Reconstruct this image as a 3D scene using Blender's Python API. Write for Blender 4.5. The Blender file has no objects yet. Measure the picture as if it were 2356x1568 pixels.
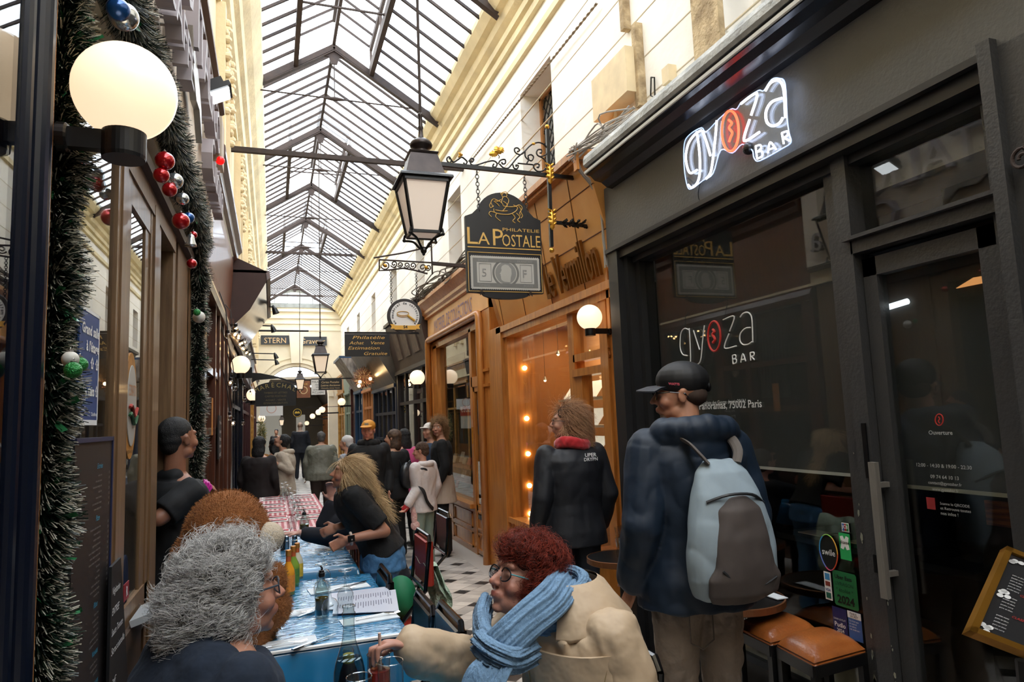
import bpy, bmesh, math, random
import numpy as np
from mathutils import Vector, Matrix, noise as mnoise

D = bpy.data
SC = bpy.context.scene
COL = SC.collection
random.seed(7)
RNG = np.random.default_rng(7)

# ---------------------------------------------------------------- camera
YAW, PITCH, ROLL, FPX = 0.340914, 0.110818, -0.039602, 1571.0
Fv = np.array([math.sin(YAW)*math.cos(PITCH), math.cos(YAW)*math.cos(PITCH), math.sin(PITCH)])
_R = np.array([math.cos(YAW), -math.sin(YAW), 0.0]); _U = np.cross(_R, Fv)
Rv = _R*math.cos(ROLL)+_U*math.sin(ROLL); Uv = -_R*math.sin(ROLL)+_U*math.cos(ROLL)
CAM = np.array([0.0, 0.0, 1.6])
cd = D.cameras.new('camera'); cam = D.objects.new('camera', cd); COL.objects.link(cam)
cd.sensor_width = 36; cd.lens = FPX/2356*36; cd.clip_start = 0.02; cd.clip_end = 300
cam.matrix_world = Matrix(((Rv[0], Uv[0], -Fv[0], 0), (Rv[1], Uv[1], -Fv[1], 0), (Rv[2], Uv[2], -Fv[2], 1.6), (0, 0, 0, 1)))
SC.camera = cam

def P(x, y, X=None, Y=None, Z=None):
    """point of the place that the photo shows at pixel x, y, on the plane X=, Y= or Z="""
    d = Fv+Rv*(x-1178)/FPX-Uv*(y-784)/FPX
    if X is not None: t = X/d[0]
    elif Y is not None: t = Y/d[1]
    else: t = (Z-1.6)/d[2]
    return CAM+d*t

# ---------------------------------------------------------------- sky, exposure
SC.view_settings.view_transform = 'Standard'; SC.view_settings.look = 'None'
SC.view_settings.gamma = 1; SC.view_settings.use_curve_mapping = False
SC.view_settings.exposure = 1.0
try:
    SC.cycles.use_denoising = True; SC.cycles.use_adaptive_sampling = True; SC.cycles.adaptive_threshold = .025
    SC.cycles.max_bounces = 7; SC.cycles.diffuse_bounces = 4; SC.cycles.glossy_bounces = 4
    SC.cycles.transparent_max_bounces = 24; SC.cycles.transmission_bounces = 4
    SC.cycles.sample_clamp_indirect = 6; SC.cycles.caustics_reflective = False; SC.cycles.caustics_refractive = False
except Exception: pass
w = D.worlds.new('sky'); SC.world = w; w.use_nodes = True
nt = w.node_tree; nt.nodes.clear()
o_ = nt.nodes.new('ShaderNodeOutputWorld'); b_ = nt.nodes.new('ShaderNodeBackground')
tc = nt.nodes.new('ShaderNodeTexCoord'); nz = nt.nodes.new('ShaderNodeTexNoise'); cr = nt.nodes.new('ShaderNodeValToRGB')
nz.inputs['Scale'].default_value = 2.2; nz.inputs['Detail'].default_value = 5
cr.color_ramp.elements[0].position = .38; cr.color_ramp.elements[0].color = (.74, .86, 1, 1)
cr.color_ramp.elements[1].position = .56; cr.color_ramp.elements[1].color = (1, 1, 1, 1)
nt.links.new(tc.outputs['Generated'], nz.inputs['Vector']); nt.links.new(nz.outputs['Fac'], cr.inputs['Fac'])
nt.links.new(cr.outputs['Color'], b_.inputs['Color']); b_.inputs['Strength'].default_value = 4.2
nt.links.new(b_.outputs[0], o_.inputs[0])

# ---------------------------------------------------------------- materials
def lin(h):
    if isinstance(h, str):
        h = h.lstrip('#'); c = [int(h[i:i+2], 16)/255 for i in (0, 2, 4)]
        return tuple((v/12.92 if v <= .04045 else ((v+.055)/1.055)**2.4) for v in c)+(1,)
    return tuple(h)+(1,)
MATS = {}
def mat(name, color='#888888', rough=.6, metal=0, var=0, vscale=8, bump=0, bscale=40, emit=None, estr=1, coat=0, color2=None,
        stretch=None, sheen=0, spec=None, attr=None, detail=4):
    if name in MATS: return MATS[name]
    m = D.materials.new(name); m.use_nodes = True; nt = m.node_tree; N = nt.nodes; L = nt.links
    p = N['Principled BSDF']
    c = lin(color); p.inputs['Base Color'].default_value = c
    p.inputs['Roughness'].default_value = rough; p.inputs['Metallic'].default_value = metal
    if coat: p.inputs['Coat Weight'].default_value = coat; p.inputs['Coat Roughness'].default_value = .08
    if sheen: p.inputs['Sheen Weight'].default_value = sheen
    if spec is not None: p.inputs['Specular IOR Level'].default_value = spec
    t = N.new('ShaderNodeTexCoord'); mp = N.new('ShaderNodeMapping'); L.new(t.outputs['Object'], mp.inputs['Vector'])
    if stretch: mp.inputs['Scale'].default_value = stretch
    if var or color2:
        n = N.new('ShaderNodeTexNoise'); n.inputs['Scale'].default_value = vscale; n.inputs['Detail'].default_value = detail
        L.new(mp.outputs[0], n.inputs['Vector'])
        r = N.new('ShaderNodeValToRGB'); r.color_ramp.elements[0].position = .32; r.color_ramp.elements[1].position = .68
        c2 = lin(color2) if color2 else tuple(min(1, v*(1-var)) for v in c[:3])+(1,)
        r.color_ramp.elements[0].color = c2
        r.color_ramp.elements[1].color = c if color2 else tuple(min(1, v*(1+var*.6)) for v in c[:3])+(1,)
        L.new(n.outputs['Fac'], r.inputs['Fac']); src = r.outputs[0]
        if attr:
            a = N.new('ShaderNodeAttribute'); a.attribute_name = attr; mx = N.new('ShaderNodeMix'); mx.data_type = 'RGBA'; mx.blend_type = 'MULTIPLY'
            mx.inputs[0].default_value = 1; L.new(src, mx.inputs[6]); L.new(a.outputs['Color'], mx.inputs[7]); src = mx.outputs[2]
        L.new(src, p.inputs['Base Color'])
    if bump:
        n = N.new('ShaderNodeTexNoise'); n.inputs['Scale'].default_value = bscale; n.inputs['Detail'].default_value = 3
        L.new(mp.outputs[0], n.inputs['Vector'])
        bn = N.new('ShaderNodeBump'); bn.inputs['Strength'].default_value = min(1, bump); bn.inputs['Distance'].default_value = .02
        L.new(n.outputs['Fac'], bn.inputs['Height']); L.new(bn.outputs[0], p.inputs['Normal'])
    if emit: p.inputs['Emission Color'].default_value = lin(emit); p.inputs['Emission Strength'].default_value = estr
    MATS[name] = m; return m
def glass(name, tint='#ffffff', ior=1.5, gain=1.5, rough=0.0, haze=0.0, hazecol='#ffffff', bump=0):
    if name in MATS: return MATS[name]
    m = D.materials.new(name); m.use_nodes = True; nt = m.node_tree; N = nt.nodes; L = nt.links; N.clear()
    out = N.new('ShaderNodeOutputMaterial'); tr = N.new('ShaderNodeBsdfTransparent'); tr.inputs[0].default_value = lin(tint)
    gl = N.new('ShaderNodeBsdfGlossy'); gl.inputs['Roughness'].default_value = rough
    fr = N.new('ShaderNodeFresnel'); ge = N.new('ShaderNodeNewGeometry'); m1 = N.new('ShaderNodeMath'); m1.operation = 'MULTIPLY_ADD'; m1.inputs[1].default_value = -2; m1.inputs[2].default_value = 1
    L.new(ge.outputs['Backfacing'], m1.inputs[0]); pw = N.new('ShaderNodeMath'); pw.operation = 'POWER'; pw.inputs[0].default_value = ior; L.new(m1.outputs[0], pw.inputs[1]); L.new(pw.outputs[0], fr.inputs['IOR'])
    mu = N.new('ShaderNodeMath'); mu.operation = 'MULTIPLY'; mu.inputs[1].default_value = gain; mu.use_clamp = True
    L.new(fr.outputs[0], mu.inputs[0]); mx = N.new('ShaderNodeMixShader'); L.new(mu.outputs[0], mx.inputs[0])
    base = tr.outputs[0]
    if haze:
        df = N.new('ShaderNodeBsdfDiffuse'); df.inputs[0].default_value = lin(hazecol); tl = N.new('ShaderNodeBsdfTranslucent'); tl.inputs[0].default_value = lin(hazecol)
        ad = N.new('ShaderNodeMixShader'); ad.inputs[0].default_value = .5; L.new(df.outputs[0], ad.inputs[1]); L.new(tl.outputs[0], ad.inputs[2])
        m2 = N.new('ShaderNodeMixShader'); m2.inputs[0].default_value = haze; L.new(base, m2.inputs[1]); L.new(ad.outputs[0], m2.inputs[2]); base = m2.outputs[0]
    if bump:
        n = N.new('ShaderNodeTexNoise'); n.inputs['Scale'].default_value = 30; bn = N.new('ShaderNodeBump'); bn.inputs['Strength'].default_value = bump
        L.new(n.outputs['Fac'], bn.inputs['Height']); L.new(bn.outputs[0], gl.inputs['Normal'])
    L.new(base, mx.inputs[1]); L.new(gl.outputs[0], mx.inputs[2]); L.new(mx.outputs[0], out.inputs[0])
    MATS[name] = m; return m
def emis(name, color, s):
    return mat(name, color, .4, emit=color, estr=s)

# ---------------------------------------------------------------- objects
ORG = {}
def tag(o, label=None, cat=None, group=None, kind=None):
    if label: o['label'] = label
    if cat: o['category'] = cat
    if group: o['group'] = group
    if kind: o['kind'] = kind
    return o
def thing(name, label, cat, loc=(0, 0, 0), group=None):
    o = D.objects.new(name, None); COL.objects.link(o); o.location = loc; o.empty_display_size = .1
    ORG[o.name] = Vector(loc); return tag(o, label, cat, group)
def place(o, name, parent, org=None):
    COL.objects.link(o)
    if parent is not None:
        o.parent = parent; ORG[o.name] = ORG.get(parent.name, Vector())
    return o
def addobj(name, verts, faces, m=None, parent=None, smooth=False, midx=None, label=None, org=None):
    """verts in world space; the object's origin is its thing's base (or org)"""
    v = np.asarray(verts, dtype=float).reshape(-1, 3)
    if parent is not None: og = np.array(ORG.get(parent.name, Vector()))
    elif org is not None: og = np.array(org, dtype=float)
    else: og = np.zeros(3)
    me = D.meshes.new(name); me.from_pydata((v-og).tolist(), [], [tuple(f) for f in faces]); me.update()
    for mm in (m if isinstance(m, (list, tuple)) else [m]):
        if mm is not None: me.materials.append(mm)
    if midx is not None: me.polygons.foreach_set('material_index', midx)
    if smooth: me.polygons.foreach_set('use_smooth', [True]*len(me.polygons))
    o = D.objects.new(name, me); place(o, name, parent)
    if parent is None: o.location = og; ORG[o.name] = Vector(og)
    if label: o['label'] = label
    return o
def copy_tree(o, parent=None):
    c = o.copy(); COL.objects.link(c)
    if parent is not None: c.parent = parent; c.matrix_parent_inverse = Matrix()
    for ch in list(o.children): copy_tree(ch, c)
    return c

class MB:
    def __init__(s): s.v = []; s.f = []; s.mi = []; s.n = 0
    def add(s, v, f, mi=0):
        v = np.asarray(v, dtype=float).reshape(-1, 3); s.v.append(v)
        s.f += [tuple(int(i)+s.n for i in q) for q in f]; s.mi += [mi]*len(f); s.n += len(v); return s
    def box(s, a, b, mi=0):
        x0, y0, z0 = a; x1, y1, z1 = b
        v = [(x0,y0,z0),(x1,y0,z0),(x1,y1,z0),(x0,y1,z0),(x0,y0,z1),(x1,y0,z1),(x1,y1,z1),(x0,y1,z1)]
        return s.add(v, [(0,3,2,1),(4,5,6,7),(0,1,5,4),(1,2,6,5),(2,3,7,6),(3,0,4,7)], mi)
    def obox(s, c, ax, h, mi=0):
        c = np.array(c); ax = [np.array(a)/np.linalg.norm(a) for a in ax]
        v = [c+ax[0]*h[0]*i+ax[1]*h[1]*j+ax[2]*h[2]*k for k in (-1, 1) for j in (-1, 1) for i in (-1, 1)]
        return s.add(v, [(0,2,3,1),(4,5,7,6),(0,1,5,4),(1,3,7,5),(3,2,6,7),(2,0,4,6)], mi)
    def bar(s, p, q, w, h=None, mi=0, up=(0, 0, 1)):
        p = np.array(p, float); q = np.array(q, float); d = q-p; L = np.linalg.norm(d); d /= L
        u = np.array(up, float)
        if abs(d@u) > .98: u = np.array([1., 0, 0])
        a = np.cross(d, u); a /= np.linalg.norm(a); u = np.cross(a, d)
        return s.obox((p+q)/2, (d, a, u), (L/2, w/2, (h or w)/2), mi)
    def loft(s, rings, cap=True, mi=0, closed=True):
        n = len(rings[0]); v = np.vstack(rings); f = []
        for i in range(len(rings)-1):
            for j in range(n if closed else n-1):
                k = (j+1) % n; f.append((i*n+j, i*n+k, (i+1)*n+k, (i+1)*n+j))
        if cap and closed:
            f.append(tuple(range(n-1, -1, -1))); f.append(tuple(range((len(rings)-1)*n, len(rings)*n)))
        return s.add(v, f, mi)
    def tube(s, path, r, seg=8, mi=0, cap=True, ry=None, closed=False):
        path = [np.array(p, float) for p in path]; n = len(path); r = [r]*n if np.isscalar(r) else r
        rings = []; up = None
        for i in range(n):
            a = path[(i-1) % n] if closed else path[max(0, i-1)]; b = path[(i+1) % n] if closed else path[min(n-1, i+1)]
            t = b-a; t = t/(np.linalg.norm(t)+1e-12)
            if up is None:
                u = np.array([0, 0, 1.]) if abs(t[2]) < .9 else np.array([1., 0, 0])
            else: u = up
            x = np.cross(t, u); x /= np.linalg.norm(x)+1e-12; up = np.cross(x, t)
            k = ry if ry is not None else 1
            rings.append(np.array([path[i]+r[i]*(math.cos(2*math.pi*j/seg)*x+k*math.sin(2*math.pi*j/seg)*up) for j in range(seg)]))
        if closed: rings.append(rings[0].copy()); cap = False
        return s.loft(rings, cap, mi)
    def lathe(s, prof, c, axis=(0, 0, 1), seg=24, mi=0, cap=True):
        c = np.array(c, float); a = np.array(axis, float); a /= np.linalg.norm(a)
        u = np.array([1., 0, 0]) if abs(a[0]) < .9 else np.array([0, 1., 0])
        x = np.cross(u, a); x /= np.linalg.norm(x); y = np.cross(a, x)
        rings = [np.array([c+a*z+r*(math.cos(2*math.pi*j/seg)*x+math.sin(2*math.pi*j/seg)*y) for j in range(seg)]) for r, z in prof]
        return s.loft(rings, cap, mi)
    def sphere(s, c, r, seg=20, rings=12, mi=0):
        r = np.array([r]*3 if np.isscalar(r) else r, float); c = np.array(c, float); v = []
        for i in range(rings+1):
            th = math.pi*i/rings
            for j in range(seg):
                ph = 2*math.pi*j/seg; v.append(c+r*np.array([math.sin(th)*math.cos(ph), math.sin(th)*math.sin(ph), math.cos(th)]))
        f = [(i*seg+j, (i+1)*seg+j, (i+1)*seg+(j+1) % seg, i*seg+(j+1) % seg) for i in range(rings) for j in range(seg)]
        return s.add(v, f, mi)
    def prism(s, poly, O, U, V, N, t, mi=0):
        """poly (u, v) on the frame O, U, V thickened by t along N (centred on the plane at 0..t)"""
        O, U, V, N = [np.array(q, float) for q in (O, U, V, N)]; n = len(poly)
        a = [O+U*p[0]+V*p[1] for p in poly]; b = [q+N*t for q in a]
        f = [tuple(range(n-1, -1, -1)), tuple(range(n, 2*n))]+[(i, (i+1) % n, n+(i+1) % n, n+i) for i in range(n)]
        return s.add(a+b, f, mi)
    def quad(s, a, b, c, d, mi=0): return s.add([a, b, c, d], [(0, 1, 2, 3)], mi)
    def sweepY(s, prof, y0, y1, mi=0, cap=True):
        """closed (x, z) profile extruded along the passage"""
        n = len(prof); a = [(p[0], y0, p[1]) for p in prof]; b = [(p[0], y1, p[1]) for p in prof]
        f = [(i, (i+1) % n, n+(i+1) % n, n+i) for i in range(n)]
        if cap: f += [tuple(range(n-1, -1, -1)), tuple(range(n, 2*n))]
        return s.add(a+b, f, mi)
    def build(s, name, m=None, parent=None, smooth=False, label=None, org=None, auto=None):
        o = addobj(name, np.vstack(s.v), s.f, m, parent, smooth, s.mi if isinstance(m, (list, tuple)) else None, label, org)
        if auto:
            try: o.data.set_sharp_from_angle(angle=math.radians(auto))
            except Exception: pass
        return o
def struct(o, kind='structure'): o['kind'] = kind; return o
def smoothpath(pts, n=6, closed=False):
    """Catmull-Rom through the points"""
    p = [np.array(q, float) for q in pts]; out = []; m = len(p)
    for i in range(m if closed else m-1):
        p0, p1, p2, p3 = (p[(i-1) % m], p[i], p[(i+1) % m], p[(i+2) % m]) if closed else (p[max(0, i-1)], p[i], p[i+1], p[min(m-1, i+2)])
        for k in range(n):
            t = k/n; out.append(.5*((2*p1)+(-p0+p2)*t+(2*p0-5*p1+4*p2-p3)*t*t+(-p0+3*p1-3*p2+p3)*t**3))
    if not closed: out.append(p[-1])
    return out
def spiral(c, r0, r1, a0, a1, n=22):
    return [(c[0]+(r0+(r1-r0)*k/n)*math.cos(a0+(a1-a0)*k/n), c[1]+(r0+(r1-r0)*k/n)*math.sin(a0+(a1-a0)*k/n)) for k in range(n+1)]

# ---------------------------------------------------------------- lettering
_TX = {}
def textverts(s, ext=.0, bold=0, shear=0, res=2):
    k = (s, ext, bold, shear, res)
    if k in _TX: return _TX[k]
    c = D.curves.new('lettering', 'FONT'); c.body = s; c.size = 1; c.extrude = ext; c.offset = bold; c.shear = shear; c.resolution_u = res; c.fill_mode = 'BOTH' if ext else 'FRONT'
    o = D.objects.new('lettering', c); COL.objects.link(o)
    dg = bpy.context.evaluated_depsgraph_get(); e = o.evaluated_get(dg); me = e.to_mesh()
    v = np.array([q.co[:] for q in me.vertices]); f = [tuple(p.vertices) for p in me.polygons]
    e.to_mesh_clear(); D.objects.remove(o); D.curves.remove(c)
    if len(v): v[:, 0] -= v[:, 0].min()
    _TX[k] = (v, f); return v, f
def text(mb, s, O, U, V, w=None, h=None, align='l', ext=.0, bold=0, shear=0, mi=0, cap=True, N=None):
    """write s from O along U (unit) with up V; fitted to width w and/or cap height h"""
    v, f = textverts(s, ext, bold, shear)
    if not len(v): return mb
    v = v.copy(); W = v[:, 0].max(); H = .73
    sx = sy = None
    if h: sy = h/H
    if w: sx = w/W
    sx = sx or sy; sy = sy or sx
    if align == 'c': v[:, 0] -= W/2
    if align == 'r': v[:, 0] -= W
    O, U, V = [np.array(q, float) for q in (O, U, V)]; Nn = np.cross(U, V) if N is None else np.array(N, float)
    q = O+np.outer(v[:, 0]*sx, U)+np.outer(v[:, 1]*sy, V)+np.outer(v[:, 2], Nn)
    return mb.add(q, f, mi)
XP = np.array([1., 0, 0]); YP = np.array([0, 1., 0]); ZP = np.array([0, 0, 1.])
# ================================================================ the passage: shell
M_PL_R = mat('cream_plaster', '#f7f2e8', .9, var=.10, vscale=1.3, bump=.35, bscale=9, detail=6)
M_PL_L = mat('ochre_plaster', '#ecd9b2', .85, var=.12, vscale=1.5, bump=.35, bscale=9, detail=6)
M_PL_E = mat('pale_plaster', '#ece2cc', .9, var=.08, vscale=2)
M_MOULD = mat('moulding_plaster', '#e9d8ae', .7, var=.18, vscale=2.5, bump=.4, bscale=14, detail=6)
M_IRON = mat('dark_iron', '#221d1a', .5, metal=.3, var=.25, vscale=20, bump=.2)
M_RUST = mat('rusty_iron', '#2c211d', .7, color2='#3a2a22', vscale=18)
M_BLK = mat('black_paint', '#0b0b0c', .35)
M_GOLD = mat('gold_leaf', '#d9a441', .35, metal=.75, var=.2, vscale=30)
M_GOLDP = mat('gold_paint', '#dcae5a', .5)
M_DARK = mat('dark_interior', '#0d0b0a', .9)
M_GLASS = glass('window_glass', '#f4f6f5', gain=1.15)
M_ROOFG = glass('roof_glass', '#f7fafc', gain=.8, haze=.22, hazecol='#f2f6fa')
M_ROOFB = glass('bluish_roof_glass', '#dfe9f3', gain=.8, haze=.45, hazecol='#dfe8f2')
XL, XR, XUR, YB, YE = -.5, 2.35, 2.45, -3.0, 26.0
RX, RZ = .81, 6.78           # roof ridge
SL = .65                     # roof slope

# floor: white slabs with small black diamonds set square to the passage
def floor_mat():
    m = D.materials.new('marble_floor'); m.use_nodes = True; N = m.node_tree.nodes; L = m.node_tree.links; p = N['Principled BSDF']
    t = N.new('ShaderNodeTexCoord'); s = N.new('ShaderNodeSeparateXYZ'); L.new(t.outputs['Object'], s.inputs[0])
    def mth(op, a, b=None, c=None):
        n = N.new('ShaderNodeMath'); n.operation = op
        for i, q in enumerate((a, b, c)):
            if q is None: continue
            if isinstance(q, (int, float)): n.inputs[i].default_value = q
            else: L.new(q, n.inputs[i])
        return n.outputs[0]
    # rows of lozenges: columns 0.27 m apart, every second column offset by half a 0.485 m step
    u = mth('DIVIDE', mth('SUBTRACT', s.outputs['X'], 1.675), .272); v = mth('DIVIDE', mth('SUBTRACT', s.outputs['Y'], 5.91), .485)
    a = mth('ADD', v, mth('MULTIPLY', u, .5)); b = mth('SUBTRACT', v, mth('MULTIPLY', u, .5))
    fa = mth('ABSOLUTE', mth('SUBTRACT', mth('FRACT', mth('ADD', a, .5)), .5)); fb = mth('ABSOLUTE', mth('SUBTRACT', mth('FRACT', mth('ADD', b, .5)), .5))
    blk = mth('MULTIPLY', mth('LESS_THAN', fa, .165), mth('LESS_THAN', fb, .165))
    # joints bounding the slabs
    ja = mth('LESS_THAN', mth('ABSOLUTE', mth('SUBTRACT', fa, .165)), .008); jb = mth('LESS_THAN', mth('ABSOLUTE', mth('SUBTRACT', fb, .165)), .008)
    jt = mth('MAXIMUM', ja, jb)
    ia = mth('ADD', mth('FLOOR', mth('MULTIPLY', mth('ADD', a, .165), 3)), mth('MULTIPLY', mth('FLOOR', mth('MULTIPLY', mth('ADD', b, .165), 3)), 7.3))
    wn = N.new('ShaderNodeTexWhiteNoise'); wn.noise_dimensions = '1D'; L.new(ia, wn.inputs['W'])
    nz = N.new('ShaderNodeTexNoise'); nz.inputs['Scale'].default_value = 5; nz.inputs['Detail'].default_value = 6; L.new(t.outputs['Object'], nz.inputs[0])
    sh = mth('ADD', mth('MULTIPLY', wn.outputs['Value'], .45), mth('MULTIPLY', nz.outputs['Fac'], .55))
    r = N.new('ShaderNodeValToRGB'); r.color_ramp.elements[0].position = .2; r.color_ramp.elements[0].color = lin('#8f8983'); r.color_ramp.elements[1].position = .75; r.color_ramp.elements[1].color = lin('#cfc8bf')
    L.new(sh, r.inputs[0])
    def mix(f, c1, c2):
        x = N.new('ShaderNodeMix'); x.data_type = 'RGBA'
        L.new(f, x.inputs[0])
        for i, q in ((6, c1), (7, c2)):
            if isinstance(q, tuple): x.inputs[i].default_value = q
            else: L.new(q, x.inputs[i])
        return x.outputs[2]
    c = mix(jt, r.outputs[0], lin('#6b6560')); c = mix(blk, c, lin('#23201f'))
    # light border strips along both sides
    bd = mth('GREATER_THAN', mth('ABSOLUTE', mth('SUBTRACT', s.outputs['X'], .93)), 1.16)
    c = mix(bd, c, lin('#b9b3ab'))
    L.new(c, p.inputs['Base Color']); p.inputs['Roughness'].default_value = .38
    bp = N.new('ShaderNodeBump'); bp.inputs['Strength'].default_value = .25; bp.inputs['Distance'].default_value = .01; L.new(nz.outputs['Fac'], bp.inputs['Height']); L.new(bp.outputs[0], p.inputs['Normal'])
    return m
b = MB().box((XL-2.2, YB, -.1), (XR+3.2, 46, 0)); struct(b.build('floor', floor_mat()))

# the paler brown tile field with a chequered braid in front of the grey shop
def tile_mat():
    m = D.materials.new('buff_tiles'); m.use_nodes = True; N = m.node_tree.nodes; L = m.node_tree.links; p = N['Principled BSDF']
    t = N.new('ShaderNodeTexCoord'); br = N.new('ShaderNodeTexBrick'); L.new(t.outputs['Object'], br.inputs[0])
    br.inputs['Color1'].default_value = lin('#a58866'); br.inputs['Color2'].default_value = lin('#8f7353'); br.inputs['Mortar'].default_value = lin('#4d463d')
    br.inputs['Scale'].default_value = 1; br.inputs['Mortar Size'].default_value = .012; br.inputs['Brick Width'].default_value = .22; br.inputs['Row Height'].default_value = .22
    L.new(br.outputs[0], p.inputs['Base Color']); p.inputs['Roughness'].default_value = .45
    return m
def braid_mat():
    m = D.materials.new('braid_tiles'); m.use_nodes = True; N = m.node_tree.nodes; L = m.node_tree.links; p = N['Principled BSDF']
    t = N.new('ShaderNodeTexCoord'); mp = N.new('ShaderNodeMapping'); mp.inputs['Rotation'].default_value = (0, 0, .785); ch = N.new('ShaderNodeTexChecker')
    L.new(t.outputs['Object'], mp.inputs[0]); L.new(mp.outputs[0], ch.inputs[0]); ch.inputs['Scale'].default_value = 38
    ch.inputs['Color1'].default_value = lin('#cfc6b4'); ch.inputs['Color2'].default_value = lin('#28292c'); L.new(ch.outputs[0], p.inputs['Base Color']); p.inputs['Roughness'].default_value = .5
    return m
q = struct(MB().box((1.66, 1.0, 0), (2.6, 5.05, .012)).build('floor_tile_field', tile_mat()))
q = MB().box((2.02, 1.0, .012), (2.07, 5.0, .016)); q.box((2.3, 1.0, .012), (2.35, 5.0, .016)); struct(q.build('floor_braid', braid_mat()))

# upper walls
def wall_with_holes(x0, x1, y0, y1, z0, z1, holes):
    """boxes filling the wall between x0 and x1 except the (y, y, z, z) holes"""
    mb = MB(); ys = sorted({y0, y1, *[h[0] for h in holes], *[h[1] for h in holes]}); zs = sorted({z0, z1, *[h[2] for h in holes], *[h[3] for h in holes]})
    for i in range(len(ys)-1):
        for j in range(len(zs)-1):
            a, c = (ys[i]+ys[i+1])/2, (zs[j]+zs[j+1])/2
            if any(h[0] < a < h[1] and h[2] < c < h[3] for h in holes): continue
            mb.box((x0, ys[i], zs[j]), (x1, ys[i+1], zs[j+1]))
    return mb
RH = [(2.05, 3.05, 3.4, 4.9), (5.53, 6.35, 3.60, 4.93), (8.78, 9.5, 3.7, 4.8), (11.2, 11.9, 3.85, 4.85), (13.9, 14.6, 3.85, 4.85), (17.0, 17.7, 3.85, 4.85), (20.2, 20.9, 3.85, 4.85), (23.2, 23.9, 3.85, 4.85)]
struct(wall_with_holes(XUR, XUR+.35, YB, YE, 2.5, 5.75, RH).build('wall_right', M_PL_R))
struct(MB().box((XL-.35, YB, 2.8), (XL+.04, YE, 6.3)).build('wall_left', M_PL_L))
# end wall: pediment, arch opening
def arch_wall():
    mb = MB(); cx, r, zs = .86, 1.12, 2.62; x0, x1, z1 = XL-.35, XUR+.35, 6.02
    n = 28; pts = [(cx-r*math.cos(math.pi*k/n), zs+r*math.sin(math.pi*k/n)) for k in range(n+1)]
    for y in (YE, YE+.4):
        for k in range(n):
            a, c = pts[k], pts[k+1]; mb.quad((a[0], y, a[1]), (c[0], y, c[1]), (c[0], y, z1), (a[0], y, z1))
    mb.box((x0, YE, 0), (cx-r, YE+.4, z1)); mb.box((cx+r, YE, 0), (x1, YE+.4, z1))
    for k in range(n):
        a, c = pts[k], pts[k+1]; mb.quad((a[0], YE, a[1]), (c[0], YE, c[1]), (c[0], YE+.4, c[1]), (a[0], YE+.4, a[1]))
    return mb
struct(arch_wall().build('wall_end', M_PL_E))
mb = MB(); n = 28
for r0, r1, t in ((1.12, 1.24, .05), (1.24, 1.3, .09), (1.42, 1.46, .04)):
    for k in range(n):
        a0, a1 = math.pi*k/n, math.pi*(k+1)/n
        for (ra, rb) in ((r0, r1),):
            p = [(.86-ra*math.cos(a0), 2.62+ra*math.sin(a0)), (.86-rb*math.cos(a0), 2.62+rb*math.sin(a0)), (.86-rb*math.cos(a1), 2.62+rb*math.sin(a1)), (.86-ra*math.cos(a1), 2.62+ra*math.sin(a1))]
            mb.prism(p, (0, YE, 0), XP, ZP, (0, -1, 0), t)
for z, t in ((5.5, .06), (5.3, .04), (5.05, .03), (5.75, .1)): mb.box((XL, YE-t, z), (XUR, YE, z+.05))
mb.prism([(.68, 3.85), (1.04, 3.85), (1.12, 4.95), (.6, 4.95)], (0, YE, 0), XP, ZP, (0, -1, 0), .14)
struct(mb.build('trim_1', M_PL_E))
# dark-grey beam under the gable glass
struct(MB().box((XL, YE-.06, 5.9), (XUR, YE+.02, 6.06)).build('trim_2', mat('lead_grey', '#8a8c88', .7, var=.2)))
# passage going on past the arch, lower and darker
mb = MB(); mb.box((XL-.3, 34, 0), (XUR+.3, 34.3, 3.4)); mb.box((XL-.35, YE+.4, 0), (XL-.25, 34, 4.6)); mb.box((XUR+.2, YE+.4, 0), (XUR+.3, 34, 4.6))
struct(mb.build('wall_far', mat('far_grey_wall', '#6a655c', .8)))
struct(MB().box((XL-.4, 29.5, 3.5), (XUR+.4, 34.3, 3.6)).build('ceiling', mat('far_ceiling', '#8c8475', .8)))
for i, (x0, x1) in enumerate(((-.35, .45), (1.1, 1.5))):
    q = MB().box((x0, 33.9, .2), (x1, 33.96, 2.1)); struct(q.build('window_far', mat('far_lit_window', '#8d8f8a', .5, emit='#e8e2d2', estr=.12)))
# right shell behind the shops and left shell
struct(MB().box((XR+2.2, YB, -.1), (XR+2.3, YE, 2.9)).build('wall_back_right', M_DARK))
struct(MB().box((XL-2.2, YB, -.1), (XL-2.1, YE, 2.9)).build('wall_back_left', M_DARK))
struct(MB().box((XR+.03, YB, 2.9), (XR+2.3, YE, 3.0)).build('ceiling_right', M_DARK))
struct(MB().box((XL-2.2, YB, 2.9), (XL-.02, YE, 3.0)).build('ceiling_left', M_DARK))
struct(MB().box((XL-2.2, YB-.3, -.1), (XR+2.3, YB, 5.6)).build('wall_behind', mat('behind_wall', '#5d5346', .9)))

# cornices (profiles swept along the passage)
pr = [(2.45, 5.52), (2.40, 5.52), (2.40, 5.60), (2.36, 5.62), (2.36, 5.70), (2.30, 5.74), (2.27, 5.80), (2.20, 5.82), (2.13, 5.90), (2.12, 6.0), (2.16, 6.06), (2.8, 6.08), (2.8, 5.7), (2.45, 5.7)]
struct(MB().sweepY(pr, YB, YE).build('trim_3', M_MOULD, smooth=False))
pl = [(-.46, 5.35), (-.42, 5.35), (-.42, 5.45), (-.36, 5.50), (-.34, 5.62), (-.29, 5.66), (-.27, 5.78), (-.20, 5.86), (-.14, 5.98), (-.11, 6.04), (-.10, 6.16), (-.16, 6.2), (-.85, 6.25), (-.85, 5.35)]
struct(MB().sweepY(pl, YB, YE).build('trim_4', M_MOULD))
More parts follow.
